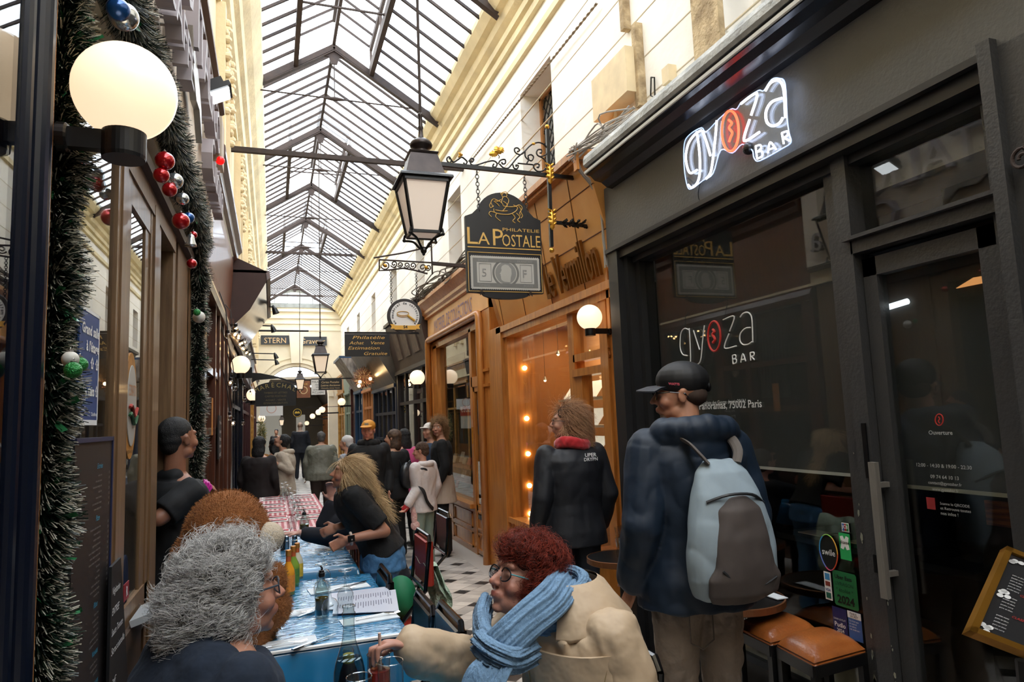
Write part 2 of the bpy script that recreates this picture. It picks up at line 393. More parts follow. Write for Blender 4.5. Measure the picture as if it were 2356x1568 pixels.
# string course and cables above the right shops
struct(MB().sweepY([(2.45, 5.25), (2.41, 5.26), (2.41, 5.33), (2.45, 5.34)], YB, YE).build('trim_5', M_MOULD))
# left pilasters with modelled stucco drops
mb = MB()
for k in range(7):
    y = 3.0+k*3.15
    mb.box((XL+.04, y, 3.75), (XL+.12, y+.16, 5.35)); mb.box((XL+.04, y+.75, 3.75), (XL+.12, y+.91, 5.35)); mb.box((XL+.04, y+.16, 5.05), (XL+.09, y+.75, 5.35))
    for yy in (y+.08, y+.83):
        for i in range(16):
            z = 5.2-i*.055; mb.sphere((XL+.13, yy+.03*math.sin(i*1.9), z), (.035+.012*math.sin(i*2.3), .03+.02*abs(math.sin(i*1.3)), .035), 7, 5)
struct(mb.build('trim_6', M_PL_L, smooth=False))
# recessed left windows (frames and panes)
for k in range(7):
    y = 3.0+k*3.15+.22
    q = MB().box((XL+.035, y, 3.8), (XL+.05, y+.48, 5.0)); struct(q.build('window_'+str(k+20), mat('left_blind_pane', '#b79b66', .8)))
# right windows: reveal, frame, leaded pane
M_WWOOD = mat('window_wood', '#a5713f', .55, var=.2, vscale=4, stretch=(8, 8, 1))
M_LEADG = glass('leaded_glass', '#9fa6a4', gain=2.2, rough=.12, haze=.55, hazecol='#8d9290', bump=.8)
for k, (y0, y1, z0, z1) in enumerate(RH):
    near = k == 0
    f = MB(); X = XUR+.24; fm = mat('white_window_paint', '#e6e2d8', .5) if near else M_WWOOD
    t = .07 if near else .045
    for a, c in (((y0, z0), (y0+t, z1)), ((y1-t, z0), (y1, z1)), ((y0, z1-t), (y1, z1)), ((y0, z0), (y1, z0+t)), (((y0+y1)/2-t*.5, z0), ((y0+y1)/2+t*.5, z1))):
        f.box((X-.03, a[0], a[1]), (X+.03, c[0], c[1]))
    o = struct(f.build('window_%d' % (k+1), fm))
    pn = MB().box((X-.004, y0, z0), (X+.004, y1, z1)); q = pn.build('pane', glass('sky_pane', '#cfd8dc', gain=3.5, haze=.25, hazecol='#a9b5ba') if near else M_LEADG, o)
    if not near:
        ld = MB()
        nn = 7
        for i in range(nn):
            for j in range(10):
                yy = y0+(y1-y0)*i/nn; zz = z0+(z1-z0)*j/10; dy = (y1-y0)/nn; dz = (z1-z0)/10
                ld.bar((X-.008, yy, zz+dz/2), (X-.008, yy+dy/2, zz+dz), .006); ld.bar((X-.008, yy+dy/2, zz+dz), (X-.008, yy+dy, zz+dz/2), .006)
                ld.bar((X-.008, yy, zz+dz/2), (X-.008, yy+dy/2, zz), .006); ld.bar((X-.008, yy+dy/2, zz), (X-.008, yy+dy, zz+dz/2), .006)
        ld.build('lead_lattice', M_IRON, o)
    struct(MB().box((XUR+.3, y0-.02, z0-.02), (XUR+.345, y1+.02, z1+.02)).build('window_back', mat('room_behind', '#4a443c', .9)))
# joints in the right wall stonework: slim raised courses
mb = MB()
for z in (3.75, 4.05, 4.36, 4.66, 4.97): mb.box((XUR-.003, YB, z), (XUR+.01, YE, z+.007))
struct(mb.build('trim_7', mat('joint_beige', '#cdbfa4', .9)))
# weathered old pipes, boxes, hook on the right wall
M_CONC = mat('weathered_render', '#cdb690', .95, color2='#8f7a5c', vscale=9, bump=.6, bscale=40, detail=8)
for i, (a, c, wd) in enumerate((((1433, -40), (1440, 70), .05), ((1468, 52), (1476, 246), .055))):
    p0, p1 = P(*a, X=XUR-.03), P(*c, X=XUR-.03)
    q = MB().box((XUR-.06, p1[1]-wd/2, p1[2]), (XUR, p1[1]+wd/2, p0[2])).build('wall_batten', M_CONC)
    tag(q, ('upper' if i == 0 else 'lower')+' weathered vertical batten fixed to the cream wall beside the electric box', 'batten')
p0, p1 = P(1372, 252, X=XUR-.1), P(1449, 212, X=XUR-.1); 
q = MB().box((XUR-.13, p1[1]-.02, p1[2]), (XUR, p0[1], p1[2]+.33)); q.tube([(XUR-.05, p0[1]-.2, p1[2]), (XUR-.05, p0[1]-.2, p1[2]-.03), (XUR-.02, p0[1]-.1, p1[2]-.03)], .012)
tag(q.build('electric_box', mat('box_cream', '#e3cfa8', .7, var=.1)), 'cream painted box mounted high on the wall above the grey shop', 'box')
p0 = P(1498, 178, X=XUR-.02)
pts = [(XUR-.02, p0[1], p0[2]), (XUR-.02, p0[1]-.04, p0[2]-.02), (XUR-.02, p0[1]-.03, p0[2]-.16), (XUR-.02, p0[1]+.02, p0[2]-.12), (XUR-.02, p0[1], p0[2])]
tag(MB().tube(pts, .006, 6).build('wire_hook', M_IRON), 'bent wire hook on the cream wall above the grey cornice', 'hook')
p0 = P(1540, 175, X=XUR-.03)
tag(MB().box((XUR-.06, p0[1]-.04, p0[2]-.05), (XUR, p0[1]+.04, p0[2]+.06)).build('small_box', mat('box_cream')), 'small cream junction box just above the grey shop cornice', 'box')
# old timber panel beside the near window
p0 = P(1600, 60, X=XUR-.02)
tag(MB().box((XUR-.04, 3.05, 3.3), (XUR, 3.30, 4.9)).build('render_patch', M_CONC), 'rough brown stone jamb beside the white window', 'jamb')
# braided cable slanting across the wall
a, c = P(1373, 8, X=XUR-.05), P(1082, 372, X=XUR-.06)
mb = MB()
for k in range(2):
    mb.tube([a+(c-a)*t+np.array([-.006*math.cos(t*160+k*math.pi), 0, .006*math.sin(t*160+k*math.pi)]) for t in np.linspace(0, 1, 200)], .006, 5)
tag(mb.build('stay_cable', mat('rope', '#8a7a66', .9)), 'twisted cable stretched diagonally over the cream wall to the iron bracket', 'cable')

struct(MB().box((-3, YE, -.1), (XL-.35, YE+.2, 6)).build('wall_end_left', M_DARK)); struct(MB().box((XUR+.35, YE, -.1), (5, YE+.2, 6)).build('wall_end_right', M_DARK))
# ================================================================ roof
TR = [RZ-1.6]; TY = [.7, 3.6, 6.35, 9.1, 11.85, 14.76, 17.3, 20.0, 22.8, 25.9]
def rz(x): return RZ-SL*abs(x-RX)
EX0, EX1 = -.62, 2.24
LAN = .50                                    # half width of the raised lantern strip
roof = thing('glass_roof', 'pitched iron and glass roof running the whole length of the passage', 'roof', (RX, 0, RZ))
ridge = MB(); ridge.box((RX-.02, YB, RZ-.02), (RX+.02, YE, RZ+.05)); ridge.build('ridge_beam', M_RUST, roof)
for i in range(len(TY)):
    y = TY[i]; mb = MB()
    for sgn, ex in ((-1, EX0), (1, EX1)):
        mb.bar((RX, y, RZ-.05), (ex, y, rz(ex)-.05), .05, .07, up=(0, 0, 1))
        mb.bar((RX, y, RZ-.115), (ex, y, rz(ex)-.10), .075, .012, up=(0, 0, 1))
        # curved gusset at the apex and the foot
        mb.prism([(0, -.02), (.34*sgn, -.02-.34*SL), (.30*sgn, -.06-.34*SL), (.16*sgn, -.19), (.07*sgn, -.18), (.04*sgn, -.28), (0, -.28)][::sgn], (RX, y-.012, RZ-.02), XP, ZP, YP, .024)
    q = mb.build('truss', M_RUST, roof)
    # the tie rod, hanger and its turnbuckle
    if i < len(TY)-1:
        t = MB(); zt = 6.0
        t.tube([(EX0, y, 6.0), (EX1, y, 5.97)], .010, 6); t.tube([(RX, y, RZ-.2), (RX, y, 5.98)], .008, 6)
        t.tube([(RX-.14, y, 5.985), (RX-.06, y, 5.985), (RX, y, 5.985), (RX+.06, y, 5.985), (RX+.14, y, 5.985)], [.012, .025, .032, .025, .012], 8)
        t.build('tie_rod', M_RUST, roof)
# glazing bars per bay; every second bay has its centre strip raised into a lantern
for i in range(len(TY)-1):
    y0, y1 = TY[i], TY[i+1]; raised = (i % 2 == 0) ^ True
    raised = i in (0, 2, 4, 6)
    n = max(4, round((y1-y0)/.30)); bars = MB(); pn = MB(); pb = MB()
    up = .34 if raised else 0
    for k in range(n+1):
        y = y0+(y1-y0)*k/n
        for ex in (EX0, EX1):
            xs = RX+(LAN if ex > RX else -LAN) if raised else RX
            if 0 < k < n or raised: bars.bar((xs, y, rz(xs)), (ex, y, rz(ex)), .026, .03)
            if raised: bars.bar((RX, y, RZ+up), (xs, y, rz(xs)+up), .022, .026)
    for k in range(n):
        ya, yb = y0+(y1-y0)*k/n, y0+(y1-y0)*(k+1)/n
        for ex in (EX0, EX1):
            xs = RX+(LAN if ex > RX else -LAN) if raised else RX
            m_ = pb if (ex > RX and raised and (k*7+i*3) % 4 != 1) or (k*5+i) % 9 == 0 else pn
            m_.quad((xs, ya, rz(xs)+.02), (ex, ya, rz(ex)+.02), (ex, yb, rz(ex)+.02), (xs, yb, rz(xs)+.02))
            if raised: pn.quad((RX, ya, RZ+up+.02), (xs, ya, rz(xs)+up+.02), (xs, yb, rz(xs)+up+.02), (RX, yb, RZ+up+.02))
    if raised:
        for sg in (-1, 1):
            x = RX+sg*LAN; z = rz(x)
            bars.box((x-.03, y0, z-.09), (x+.03, y1, z+.05)); bars.box((x-.02, y0, z+up-.05), (x+.02, y1, z+up+.03))
            for k in range(0, n+1, 3):
                y = y0+(y1-y0)*k/n; bars.box((x-.015, y-.015, z), (x+.015, y+.015, z+up))
        bars.box((RX-.02, y0, RZ+up-.03), (RX+.02, y1, RZ+up+.03))
        bars.bar((RX-LAN, (y0+y1)/2, rz(RX-LAN)), (RX+LAN, (y0+y1)/2, rz(RX-LAN)), .02, .02)
    bars.build('glazing_bars', M_RUST, roof); pn.build('panes', M_ROOFG, roof)
    if pb.n: pb.build('bluish_panes', M_ROOFB, roof)
# heavy brown cross bars lower down
for nm, l, r, Y in (('near', (600, 351), (930, 374), 8.6), ('middle', (600, 581), (832, 586), 18.0), ('far', (620, 678), (778, 682), 25.0)):
    p0, p1 = P(*l, Y=Y), P(*r, Y=Y); zz = (p0[2]+p1[2])/2
    q = MB().box((XL, Y-.03, zz-.03), (XUR, Y+.03, zz+.03)); cb = q.build("cross_beam", M_RUST, None)
    tag(cb, nm+'most of the brown iron beams crossing the passage from wall to wall', 'beam')
# gable glazing above the end wall
g = thing('gable_window', 'pale arched gable glazing closing the far end of the glass roof', 'window', (RX, YE, 6.05))
mb = MB()
for x in (-.35, .1, .55, 1.0, 1.45, 1.9): mb.box((x-.015, YE-.02, 6.05), (x+.015, YE+.02, 8.0 if False else max(6.2, rz(x)+.1)))
mb.box((XL, YE-.02, 6.32), (XUR, YE+.02, 6.36))
mb.build('mullions', mat('pale_iron', '#8f9089', .6), g)
n = 14; top = []
mb = MB()
for k in range(n):
    a0, a1 = math.pi*k/n, math.pi*(k+1)/n
    pa, pb_ = (RX-.72*math.cos(a0), 6.1+.36*math.sin(a0)), (RX-.72*math.cos(a1), 6.1+.36*math.sin(a1))
    mb.quad((pa[0], YE-.03, pa[1]), (pb_[0], YE-.03, pb_[1]), (pb_[0], YE-.03, max(pb_[1], rz(pb_[0]))), (pa[0], YE-.03, max(pa[1], rz(pa[0]))))
mb.build('tympanum', mat('pale_gable', '#a9aaa2', .8), g)
MB().box((XL, YE-.005, 6.05), (XUR, YE+.005, 6.9)).build('pane', M_ROOFG, g)
# ================================================================ right-hand shops
M_GREY_LIT = mat('charcoal_lit', '#555452', .5, var=.12, vscale=3, bump=.1, bscale=60)  # fascia: the charcoal paint made lighter, light from above put into its colour
M_GREY_SHADED = mat('charcoal_shaded', '#3c3c3d', .42, var=.12, vscale=3, bump=.12, bscale=60)  # lower front: the same paint darkened in its colour, where less light falls
M_GREYD = mat('dark_charcoal_paint', '#262627', .38, var=.15, vscale=4)
M_CAPG = mat('weathered_lead_cap', '#8e908e', .55, color2='#c7c8c4', vscale=7, bump=.3, detail=8)
M_WHT = mat('white_line', '#c8c6c0', .6)
M_SCREEN = mat('grey_screen', '#3c3d3c', .8)
M_STEEL = mat('brushed_steel', '#a09a92', .35, metal=.55, var=.15, stretch=(60, 60, 1))
M_WHITE = mat('white_vinyl', '#e8e8e6', .5)
M_RED = mat('red_vinyl', '#c03028', .5)
M_CHIP = mat('chipped_primer', '#8f8f80', .8)
US = -YP   # reading direction on the right-hand wall

g = thing('shopfront', 'charcoal painted restaurant front with glass door and large dark window', 'shopfront', (2.3, 2.5, 0))
mb = MB(); mb.box((2.2, -1.5, 2.72), (2.46, 4.15, 3.16)); mb.build('fascia', M_GREY_LIT, g)
mb = MB(); mb.sweepY([(2.22, 3.12), (2.16, 3.13), (2.12, 3.16), (2.07, 3.17), (2.04, 3.20), (2.01, 3.205), (2.0, 3.235), (2.3, 3.27), (2.3, 3.12)], -1.5, 4.03)
mb.build('cornice', mat('black_gloss_paint', '#17171a', .25), g)
mb = MB(); mb.sweepY([(2.0, 3.205), (1.995, 3.21), (1.995, 3.228), (2.02, 3.235)], -1.5, 4.03); mb.build('cornice_edge', M_WHT, g)
mb = MB(); mb.sweepY([(2.0, 3.25), (1.985, 3.265), (1.985, 3.30), (1.995, 3.33), (2.03, 3.35), (2.45, 3.42), (2.45, 3.25)], -1.5, 4.02); mb.build('cornice_cap', M_CAPG, g)
# surround: lip, pilaster, pier, mullions
mb = MB(); mb.box((2.185, 1.44, 2.695), (2.215, 4.16, 2.722)); mb.box((2.22, 1.44, 2.64), (2.44, 4.12, 2.72)); mb.box((2.29, 1.5, 2.60), (2.42, 4.05, 2.64))
mb.build('head_beam', M_GREYD, g)
mb = MB(); mb.box((2.2, 4.02, 0), (2.45, 4.15, 2.70)); mb.box((2.25, 3.97, 0), (2.45, 4.02, 2.64)); mb.box((2.31, 3.92, .3), (2.42, 3.97, 2.62)); mb.build('pilaster', M_GREYD, g)
mb = MB(); mb.box((2.2, -1.5, 0), (2.46, 1.44, 2.72)); mb.box((2.165, 1.43, 0), (2.25, 1.475, 2.745)); mb.box((2.165, 1.45, 2.72), (2.2, 2.6, 2.745)) if False else None
mb.build('pier', M_GREY_SHADED, g)
mb = MB(); mb.box((2.31, 2.21, 0), (2.42, 2.30, 2.62)); mb.box((2.27, 2.14, 0), (2.42, 2.215, 2.64)); mb.build('mullion', M_GREY_SHADED, g)
mb = MB(); mb.box((2.27, 1.5, 2.215), (2.42, 2.15, 2.275)); mb.box((2.245, 1.5, 2.27), (2.36, 2.17, 2.285)); mb.box((2.3, 1.49, 0), (2.42, 1.575, 2.62)); mb.build('transom', M_GREY_SHADED, g)
mb = MB(); mb.box((2.3, 2.30, 0), (2.42, 3.98, .3)); mb.box((2.29, 2.3, .28), (2.36, 3.98, .32)); mb.build('stall_riser', M_GREYD, g)
q = MB().box((2.349, 2.28, .3), (2.353, 3.95, 2.62)).build('window_pane', M_GLASS, g)
q = MB().box((2.349, 1.56, 2.27), (2.353, 2.16, 2.62)).build('transom_pane', M_GLASS, g)
# scattered paint chips on the mullion and door foot
mb = MB()
for i in range(60):
    y = random.choice([2.14, 2.215, 2.30])+random.uniform(-.004, .004); z = abs(random.gauss(.35, .5))
    x = 2.268 if y < 2.2 else 2.308; s_ = random.uniform(.004, .02)*(1 if z > .6 else 1.8)
    n_ = 5; mb.prism([(s_*.45*math.cos(a)*random.uniform(.5, 1), s_*math.sin(a)*random.uniform(.6, 1.2)) for a in np.linspace(0, 6.283, n_, endpoint=False)], (x, y-.01 if y < 2.2 else y-.03, z), YP, ZP, (-1, 0, 0), .001)
mb.build('paint_chips', M_CHIP, g)
dr = MB(); y0, y1 = 1.58, 2.135
dr.box((2.31, y0, 0.02), (2.36, y0+.065, 2.19)); dr.box((2.31, y1-.065, 0.02), (2.36, y1, 2.19)); dr.box((2.31, y0, 2.115), (2.36, y1, 2.19)); dr.box((2.31, y0, .02), (2.36, y1, .22))
door = dr.build('door', M_GREY_SHADED, g)
MB().box((2.334, y0+.06, .2), (2.338, y1-.06, 2.12)).build('door_pane', M_GLASS, door)
a = P(2015, 1062, X=2.26); c = P(2049, 1376, X=2.26)
mb = MB(); mb.box((2.235, a[1]-.016, c[2]), (2.257, a[1]+.016, a[2])); mb.box((2.25, a[1]-.01, a[2]-.1), (2.32, a[1]+.01, a[2]-.08)); mb.box((2.25, a[1]-.01, c[2]+.08), (2.32, a[1]+.01, c[2]+.1)); mb.build('handle', M_STEEL, door)
mb = MB(); mb.box((2.263, 2.155, 1.30), (2.275, 2.175, 1.52)); mb.box((2.263, 2.155, .93), (2.275, 2.178, 1.0)); mb.build('lock_plate', M_BLK, g)
# screens hung behind the panes, pale hems
sc = MB().box((2.43, 2.30, 1.285), (2.44, 3.92, 2.62)).build('window_screen', M_SCREEN, g)
MB().box((2.425, 2.30, 1.278), (2.43, 3.92, 1.292)).build('hem', M_WHT, sc)
sc = MB().box((2.40, y0+.03, 1.262), (2.41, y1-.03, 2.13)).build('door_screen', M_SCREEN, g)
MB().box((2.395, y0+.03, 1.256), (2.40, y1-.03, 1.27)).build('hem', mat('hem_beige', '#8d8878', .7), sc)
# lettering on the glass
mb = MB(); X = 2.343
def gtext(mb, s, px0, px1, X, align='l', mi=0, **k):
    a = P(*px0, X=X); c = P(*px1, X=X); w_ = a[1]-c[1]
    return text(mb, s, a, US, ZP, w=w_, mi=mi, **k)
def cz(x, y): return (1380+x*.3189, 560+y*.3189)
def strokes(mb, L, X, r, cvt, flat=False, mi=0, seg=8):
    for pl in L:
        pts = [P(*cvt(*q), X=X) for q in pl]
        if len(pts) > 2: pts = smoothpath(pts, 5)
        mb.tube(pts, r, seg, mi=mi)
def ell(cx, cy, rx, ry, n=20, tilt=0):
    return [(cx+rx*math.cos(t)*1+tilt*ry*math.sin(t), cy+ry*math.sin(t)) for t in np.linspace(0, 2*math.pi, n+1)]
GW = [[(640, 620), (612, 612), (588, 640), (580, 700), (582, 760), (600, 800), (632, 808)], [(645, 610), (652, 720), (655, 840), (645, 875), (625, 888)],
      [(676, 626), (720, 765)], [(755, 590), (742, 700), (735, 790), (725, 850), (705, 872)], [(890, 550), (970, 525), (937, 632)], [(932, 650), (900, 752), (986, 738)],
      [(1013, 530), (1035, 503), (1070, 497), (1095, 530), (1102, 620), (1104, 712)], [(1088, 606), (1050, 612), (1015, 650), (1012, 700), (1035, 728), (1070, 726), (1098, 708)],
      [(957, 808), (962, 868)], [(957, 808), (978, 803), (982, 822), (962, 835)], [(962, 835), (984, 834), (984, 858), (962, 868)],
      [(1018, 857), (1032, 795), (1053, 848)], [(1023, 838), (1047, 832)], [(1090, 843), (1086, 787)], [(1086, 787), (1110, 784), (1112, 806), (1090, 816)], [(1096, 815), (1116, 838)]]
for L_, n_ in ((GW[:8], 'window_letters'), (GW[8:], 'bar_letters')): w_ = MB(); strokes(w_, L_, 2.343, .0036, cz); w_.build(n_, M_WHITE, g)
w_ = MB(); strokes(w_, [ell(826, 668, 45, 108)], 2.343, .006, cz); strokes(w_, [[(815, 620), (828, 635), (815, 655), (832, 690), (818, 715)]], 2.343, .008, cz); w_.build('red_letter', M_RED, g)
w_ = MB(); gtext(w_, 'Spécialiste des Gyozas depuis 2013 !', (1609, 931), (1716, 925), 2.343); gtext(w_, 'Passage des Panoramas, 75002 Paris', (1548, 944), (1754, 949), 2.343, bold=.012); w_.build('window_text', mat('pale_text', '#c9cac8', .6), g); w_ = MB()
gtext(w_, 'Ouverture', (2137, 999), (2192, 1001), 2.33, bold=.01)
for s_, a, c in (('12:00 - 14:30 & 19:00 - 22:30', (2109, 1072), (2236, 1078)), ('09 74 64 10 13', (2141, 1099), (2206, 1102)), ('contact@gyozabar.fr', (2136, 1112), (2213, 1118)), ('www.gyozabar.fr', (2145, 1127), (2206, 1131)),
                 ('Scanne le QRCODE', (2163, 1160), (2231, 1166)), ('et Retrouve toutes', (2164, 1171), (2234, 1179)), ('nos infos !', (2165, 1183), (2205, 1187))):
    gtext(w_, s_, a, c, 2.33)
w_.build('glass_text', mat('grey_text', '#a9aaa8', .6), g)
w_ = MB(); strokes(w_, [ell(2161, 965, 9, 13)], 2.33, .002, lambda x, y: (x, y)); strokes(w_, [[(2159, 958), (2162, 963), (2159, 968), (2162, 973)]], 2.33, .002, lambda x, y: (x, y)); w_.build('red_emblem', M_RED, g)

# stickers by the window edge (small printed vinyls on the pane)
def sticker(px, X, m, name, label, texts=(), tm=None, poly=None, rnd=.0):
    c = [P(*q, X=X) for q in px]; y0 = (c[0][1]+c[3][1])/2; y1 = (c[1][1]+c[2][1])/2; z1 = (c[0][2]+c[1][2])/2; z0 = (c[2][2]+c[3][2])/2
    W, H = y0-y1, z1-z0; t = thing(name, label, 'sticker', (X, y0, z0), 'stickers on the dark window')
    O = np.array([X, y0, z0])
    pl = poly or [(0, 0), (1, 0), (1, 1), (0, 1)]
    MB().prism([(p[0]*W, p[1]*H) for p in pl], O, US, ZP, (1, 0, 0), .001).build('backing', m, t)
    for k, (s_, u, v, w__, mm, bd) in enumerate(texts):
        q = MB(); text(q, s_, O+US*u*W+ZP*v*H+np.array([-.0015, 0, 0]), US, ZP, w=w__*W, bold=bd); q.build('print', mm, t)
    return t, O, W, H
M_K = mat('black_print', '#0c0f0d', .5); M_DG = mat('dark_green_print', '#0c2b1c', .5)
def circ(n=28, cx=.5, cy=.5, rx=.5, ry=.5): return [(cx+rx*math.cos(a), cy+ry*math.sin(a)) for a in np.linspace(0, 2*math.pi, n, endpoint=False)]
t, O, W, H = sticker([(1937, 1202), (1953, 1203), (1953, 1223), (1936, 1222)], 2.343, M_WHITE, 'card_sticker', 'small white sticker with three coloured bars, topmost on the dark window')
for i, c in enumerate(('#2a5fb0', '#b5262c', '#2f8f4a')): 
    q = MB().prism([(W*(.08+.29*i), H*.1), (W*(.34+.29*i), H*.1), (W*(.34+.29*i), H*.9), (W*(.08+.29*i), H*.9)], O+np.array([-.001, 0, 0]), US, ZP, (1, 0, 0), .001); q.build('bar', mat('bar'+str(i), c, .5), t)
q = MB(); text(q, 'JCB', O+US*W*.1+ZP*H*.38+np.array([-.003, 0, 0]), US, ZP, w=W*.8, bold=.02); q.build('print', M_WHITE, t)
t, O, W, H = sticker([(1929, 1226), (1954, 1226), (1960, 1289), (1935, 1286)], 2.343, mat('bright_green', '#2ca85c', .5), 'voucher_sticker', 'bright green sticker with a white cross shape on the dark window',
    [('pluxee', .06, .6, .88, M_K, .02)])
MB().prism([(W*.1, H*.86), (W*.35, H*.9), (W*.5, H*.76), (W*.65, H*.9), (W*.9, H*.86), (W*.8, H*.64), (W*.9, H*.42), (W*.65, H*.38), (W*.5, H*.52), (W*.35, H*.38), (W*.1, H*.42), (W*.2, H*.64)], O+np.array([-.001, 0, 0]), US, ZP, (1, 0, 0), .001).build('cross', M_WHITE, t)
egg = [(.5+.5*math.cos(a)*(1-.18*max(0, -math.sin(a))), .5+.5*math.sin(a)) for a in np.linspace(0, 2*math.pi, 32, endpoint=False)]
t = thing('round_sticker', 'black egg-shaped sticker with a rainbow rim on the dark window', 'sticker', tuple(P(1907, 1270, X=2.343)), 'stickers on the dark window')
c = P(1907, 1270, X=2.343); W, H = .105, .155
MB().prism([((p[0]-.5)*W, (p[1]-.5)*H) for p in egg], c, US, ZP, (1, 0, 0), .001).build('backing', M_K, t)
for k, col in enumerate(('#e0a63a', '#7fb84a', '#3f9bd0', '#5a74c8', '#c0496b', '#d8552f')):
    a0 = k*math.pi/3; pts = [c+US*W/2*math.cos(a)*(1-.18*max(0, -math.sin(a)))+ZP*H/2*math.sin(a)+np.array([-.002, 0, 0]) for a in np.linspace(a0, a0+math.pi/3, 8)]
    MB().tube(pts, .0025, 6).build('rim', mat('rim'+str(k), col, .5), t)
q = MB(); text(q, 'swile', c-US*W*.36-ZP*.012+np.array([-.002, 0, 0]), US, ZP, w=W*.72, bold=.01); q.build('print', M_WHITE, t)
t, O, W, H = sticker([(1896, 1314), (1912, 1316), (1914, 1380), (1899, 1377)], 2.343, M_WHITE, 'payment_sticker', 'narrow white sticker with stacked card symbols on the dark window', [('VISA', .1, .32, .8, mat('navy_print', '#1b2a66', .5), .03)])
for v0, v1, c in ((.72, .95, '#3f86b8'), (.5, .66, '#7a2f22'), (.06, .26, '#1f5c4c')):
    MB().prism([(W*.15, H*v0), (W*.85, H*v0), (W*.85, H*v1), (W*.15, H*v1)], O+np.array([-.001, 0, 0]), US, ZP, (1, 0, 0), .001).build('patch', mat('pt'+c, c, .5), t)
t, O, W, H = sticker([(1916, 1310), (1970, 1322), (1975, 1404), (1920, 1391)], 2.343, mat('deep_green', '#1f6a3c', .5), 'delivery_sticker', 'large green 2024 delivery sticker on the dark window',
    [('Uber Eats', .1, .78, .72, M_K, .02), ('LIVRAISON', .1, .6, .76, M_DG, .0), ('* étoilée *', .12, .42, .72, M_K, 0), ('2024', .14, .1, .72, M_K, .03)], poly=[(.05, 0), (.95, 0), (1, .05), (1, .95), (.95, 1), (.05, 1), (0, .95), (0, .05)])
t, O, W, H = sticker([(1916, 1394), (1948, 1402), (1951, 1466), (1918, 1458)], 2.343, mat('navy_vinyl', '#1c2358', .5), 'guide_sticker', 'dark navy 2024 guide sticker at the bottom of the window',
    [('DANS LE PLAT', .08, .56, .84, M_WHITE, 0), ('Pudlo', .12, .32, .76, M_WHITE, .02), ('2024', .25, .14, .5, M_WHITE, .02)])
t, O, W, H = sticker([(1950, 1402), (1982, 1414), (1985, 1480), (1954, 1466)], 2.343, mat('blue_vinyl', '#3a5f9c', .5), 'blue_sticker', 'mid blue sticker with a white top band at the bottom of the window',
    [('PARIS', .2, .88, .5, M_K, .01), ('SECRET', .2, .79, .6, M_K, .01), ("Ce n'est pas", .1, .64, .7, M_WHITE, 0), ('un secret', .1, .54, .55, M_WHITE, 0), ('on adore', .1, .44, .5, M_WHITE, 0), ('cet endroit !', .1, .34, .75, M_WHITE, 0)])
MB().prism([(0, H*.76), (W, H*.76), (W, H), (0, H)], O+np.array([-.001, 0, 0]), US, ZP, (1, 0, 0), .001).build('band', M_WHITE, t)
# red card next to the scan note (its printed code is left out)
a, c = P(2131, 1143, X=2.33), P(2153, 1172, X=2.33)
tag(MB().box((2.329, c[1], c[2]), (2.331, a[1], a[2])).build('red_card', mat('red_card', '#8e2b2b', .5)), 'small red card stuck on the glass of the grey door', 'card')

# neon sign
NZ = lambda x, y: (1300+x*.4482, y*.4482)
ns = thing('neon_sign', 'lit white and red neon restaurant sign on the charcoal fascia', 'neon sign', (2.15, 2.9, 2.9))
NX = 2.15
NEON_W = emis('white_neon', '#dfe9ff', 3.6); NEON_R = emis('red_neon', '#ff4a30', 2.4)
WS = [[(700, 668), (668, 688), (634, 735), (620, 800), (628, 860), (645, 888), (678, 872)], [(676, 675), (690, 780), (692, 880), (680, 935), (652, 962), (632, 948)],
      [(706, 672), (728, 735), (746, 798)], [(779, 618), (770, 720), (756, 840), (745, 890), (724, 917)], [(903, 532), (985, 479), (955, 592)], [(948, 612), (919, 722), (998, 678)],
      [(1028, 466), (1055, 425), (1095, 412), (1120, 445), (1128, 520), (1131, 604)], [(1112, 504), (1060, 524), (1032, 572), (1036, 625), (1065, 646), (1100, 632), (1118, 604)]]
BS = [[(978, 750), (986, 815)], [(978, 750), (1002, 744), (1006, 762), (984, 780)], [(984, 780), (1010, 776), (1012, 800), (986, 815)], [(1041, 785), (1053, 730), (1083, 766)], [(1047, 768), (1073, 757)],
      [(1123, 738), (1113, 682)], [(1113, 682), (1140, 674), (1142, 694), (1118, 708)], [(1122, 706), (1154, 722)]]
w_ = MB(); strokes(w_, WS, NX, .006, NZ); w_.build('white_tubes', NEON_W, ns); w_ = MB(); strokes(w_, BS, NX, .0042, NZ); w_.build('bar_tubes', NEON_W, ns)
w_ = MB(); strokes(w_, [ell(848, 672, 43, 104)], NX, .006, NZ); strokes(w_, [[(840, 615), (856, 632), (842, 655), (858, 680), (850, 705), (842, 728)]], NX, .006, NZ); w_.build('red_tubes', NEON_R, ns)
out = [(612, 740), (640, 690), (700, 655), (725, 675), (790, 610), (850, 560), (880, 560), (910, 520), (990, 465), (1020, 465), (1060, 408), (1100, 402), (1130, 430), (1140, 600), (1150, 680), (1160, 730), (1120, 760), (1000, 825), (970, 810), (960, 770), (910, 740), (860, 785), (800, 770), (760, 890), (710, 925), (650, 968), (628, 955), (612, 860)]
op = smoothpath([P(*NZ(*q), X=2.165) for q in out], 4, closed=True)
mb = MB(); n_ = len(op); v = [q for q in op]+[q+np.array([.005, 0, 0]) for q in op]
mb.add(v, [tuple(range(n_-1, -1, -1)), tuple(range(n_, 2*n_))]+[(i, (i+1) % n_, n_+(i+1) % n_, n_+i) for i in range(n_)])
mb.build('acrylic_backing', glass('acrylic', '#f2f6fa', gain=1.2, haze=.06, hazecol='#cfdcf0'), ns)
mb = MB().tube(op, .003, 5, closed=True); mb.build('acrylic_edge', mat('edge_glow', '#b9cdf2', .3, emit='#a9c4ff', estr=.6), ns)
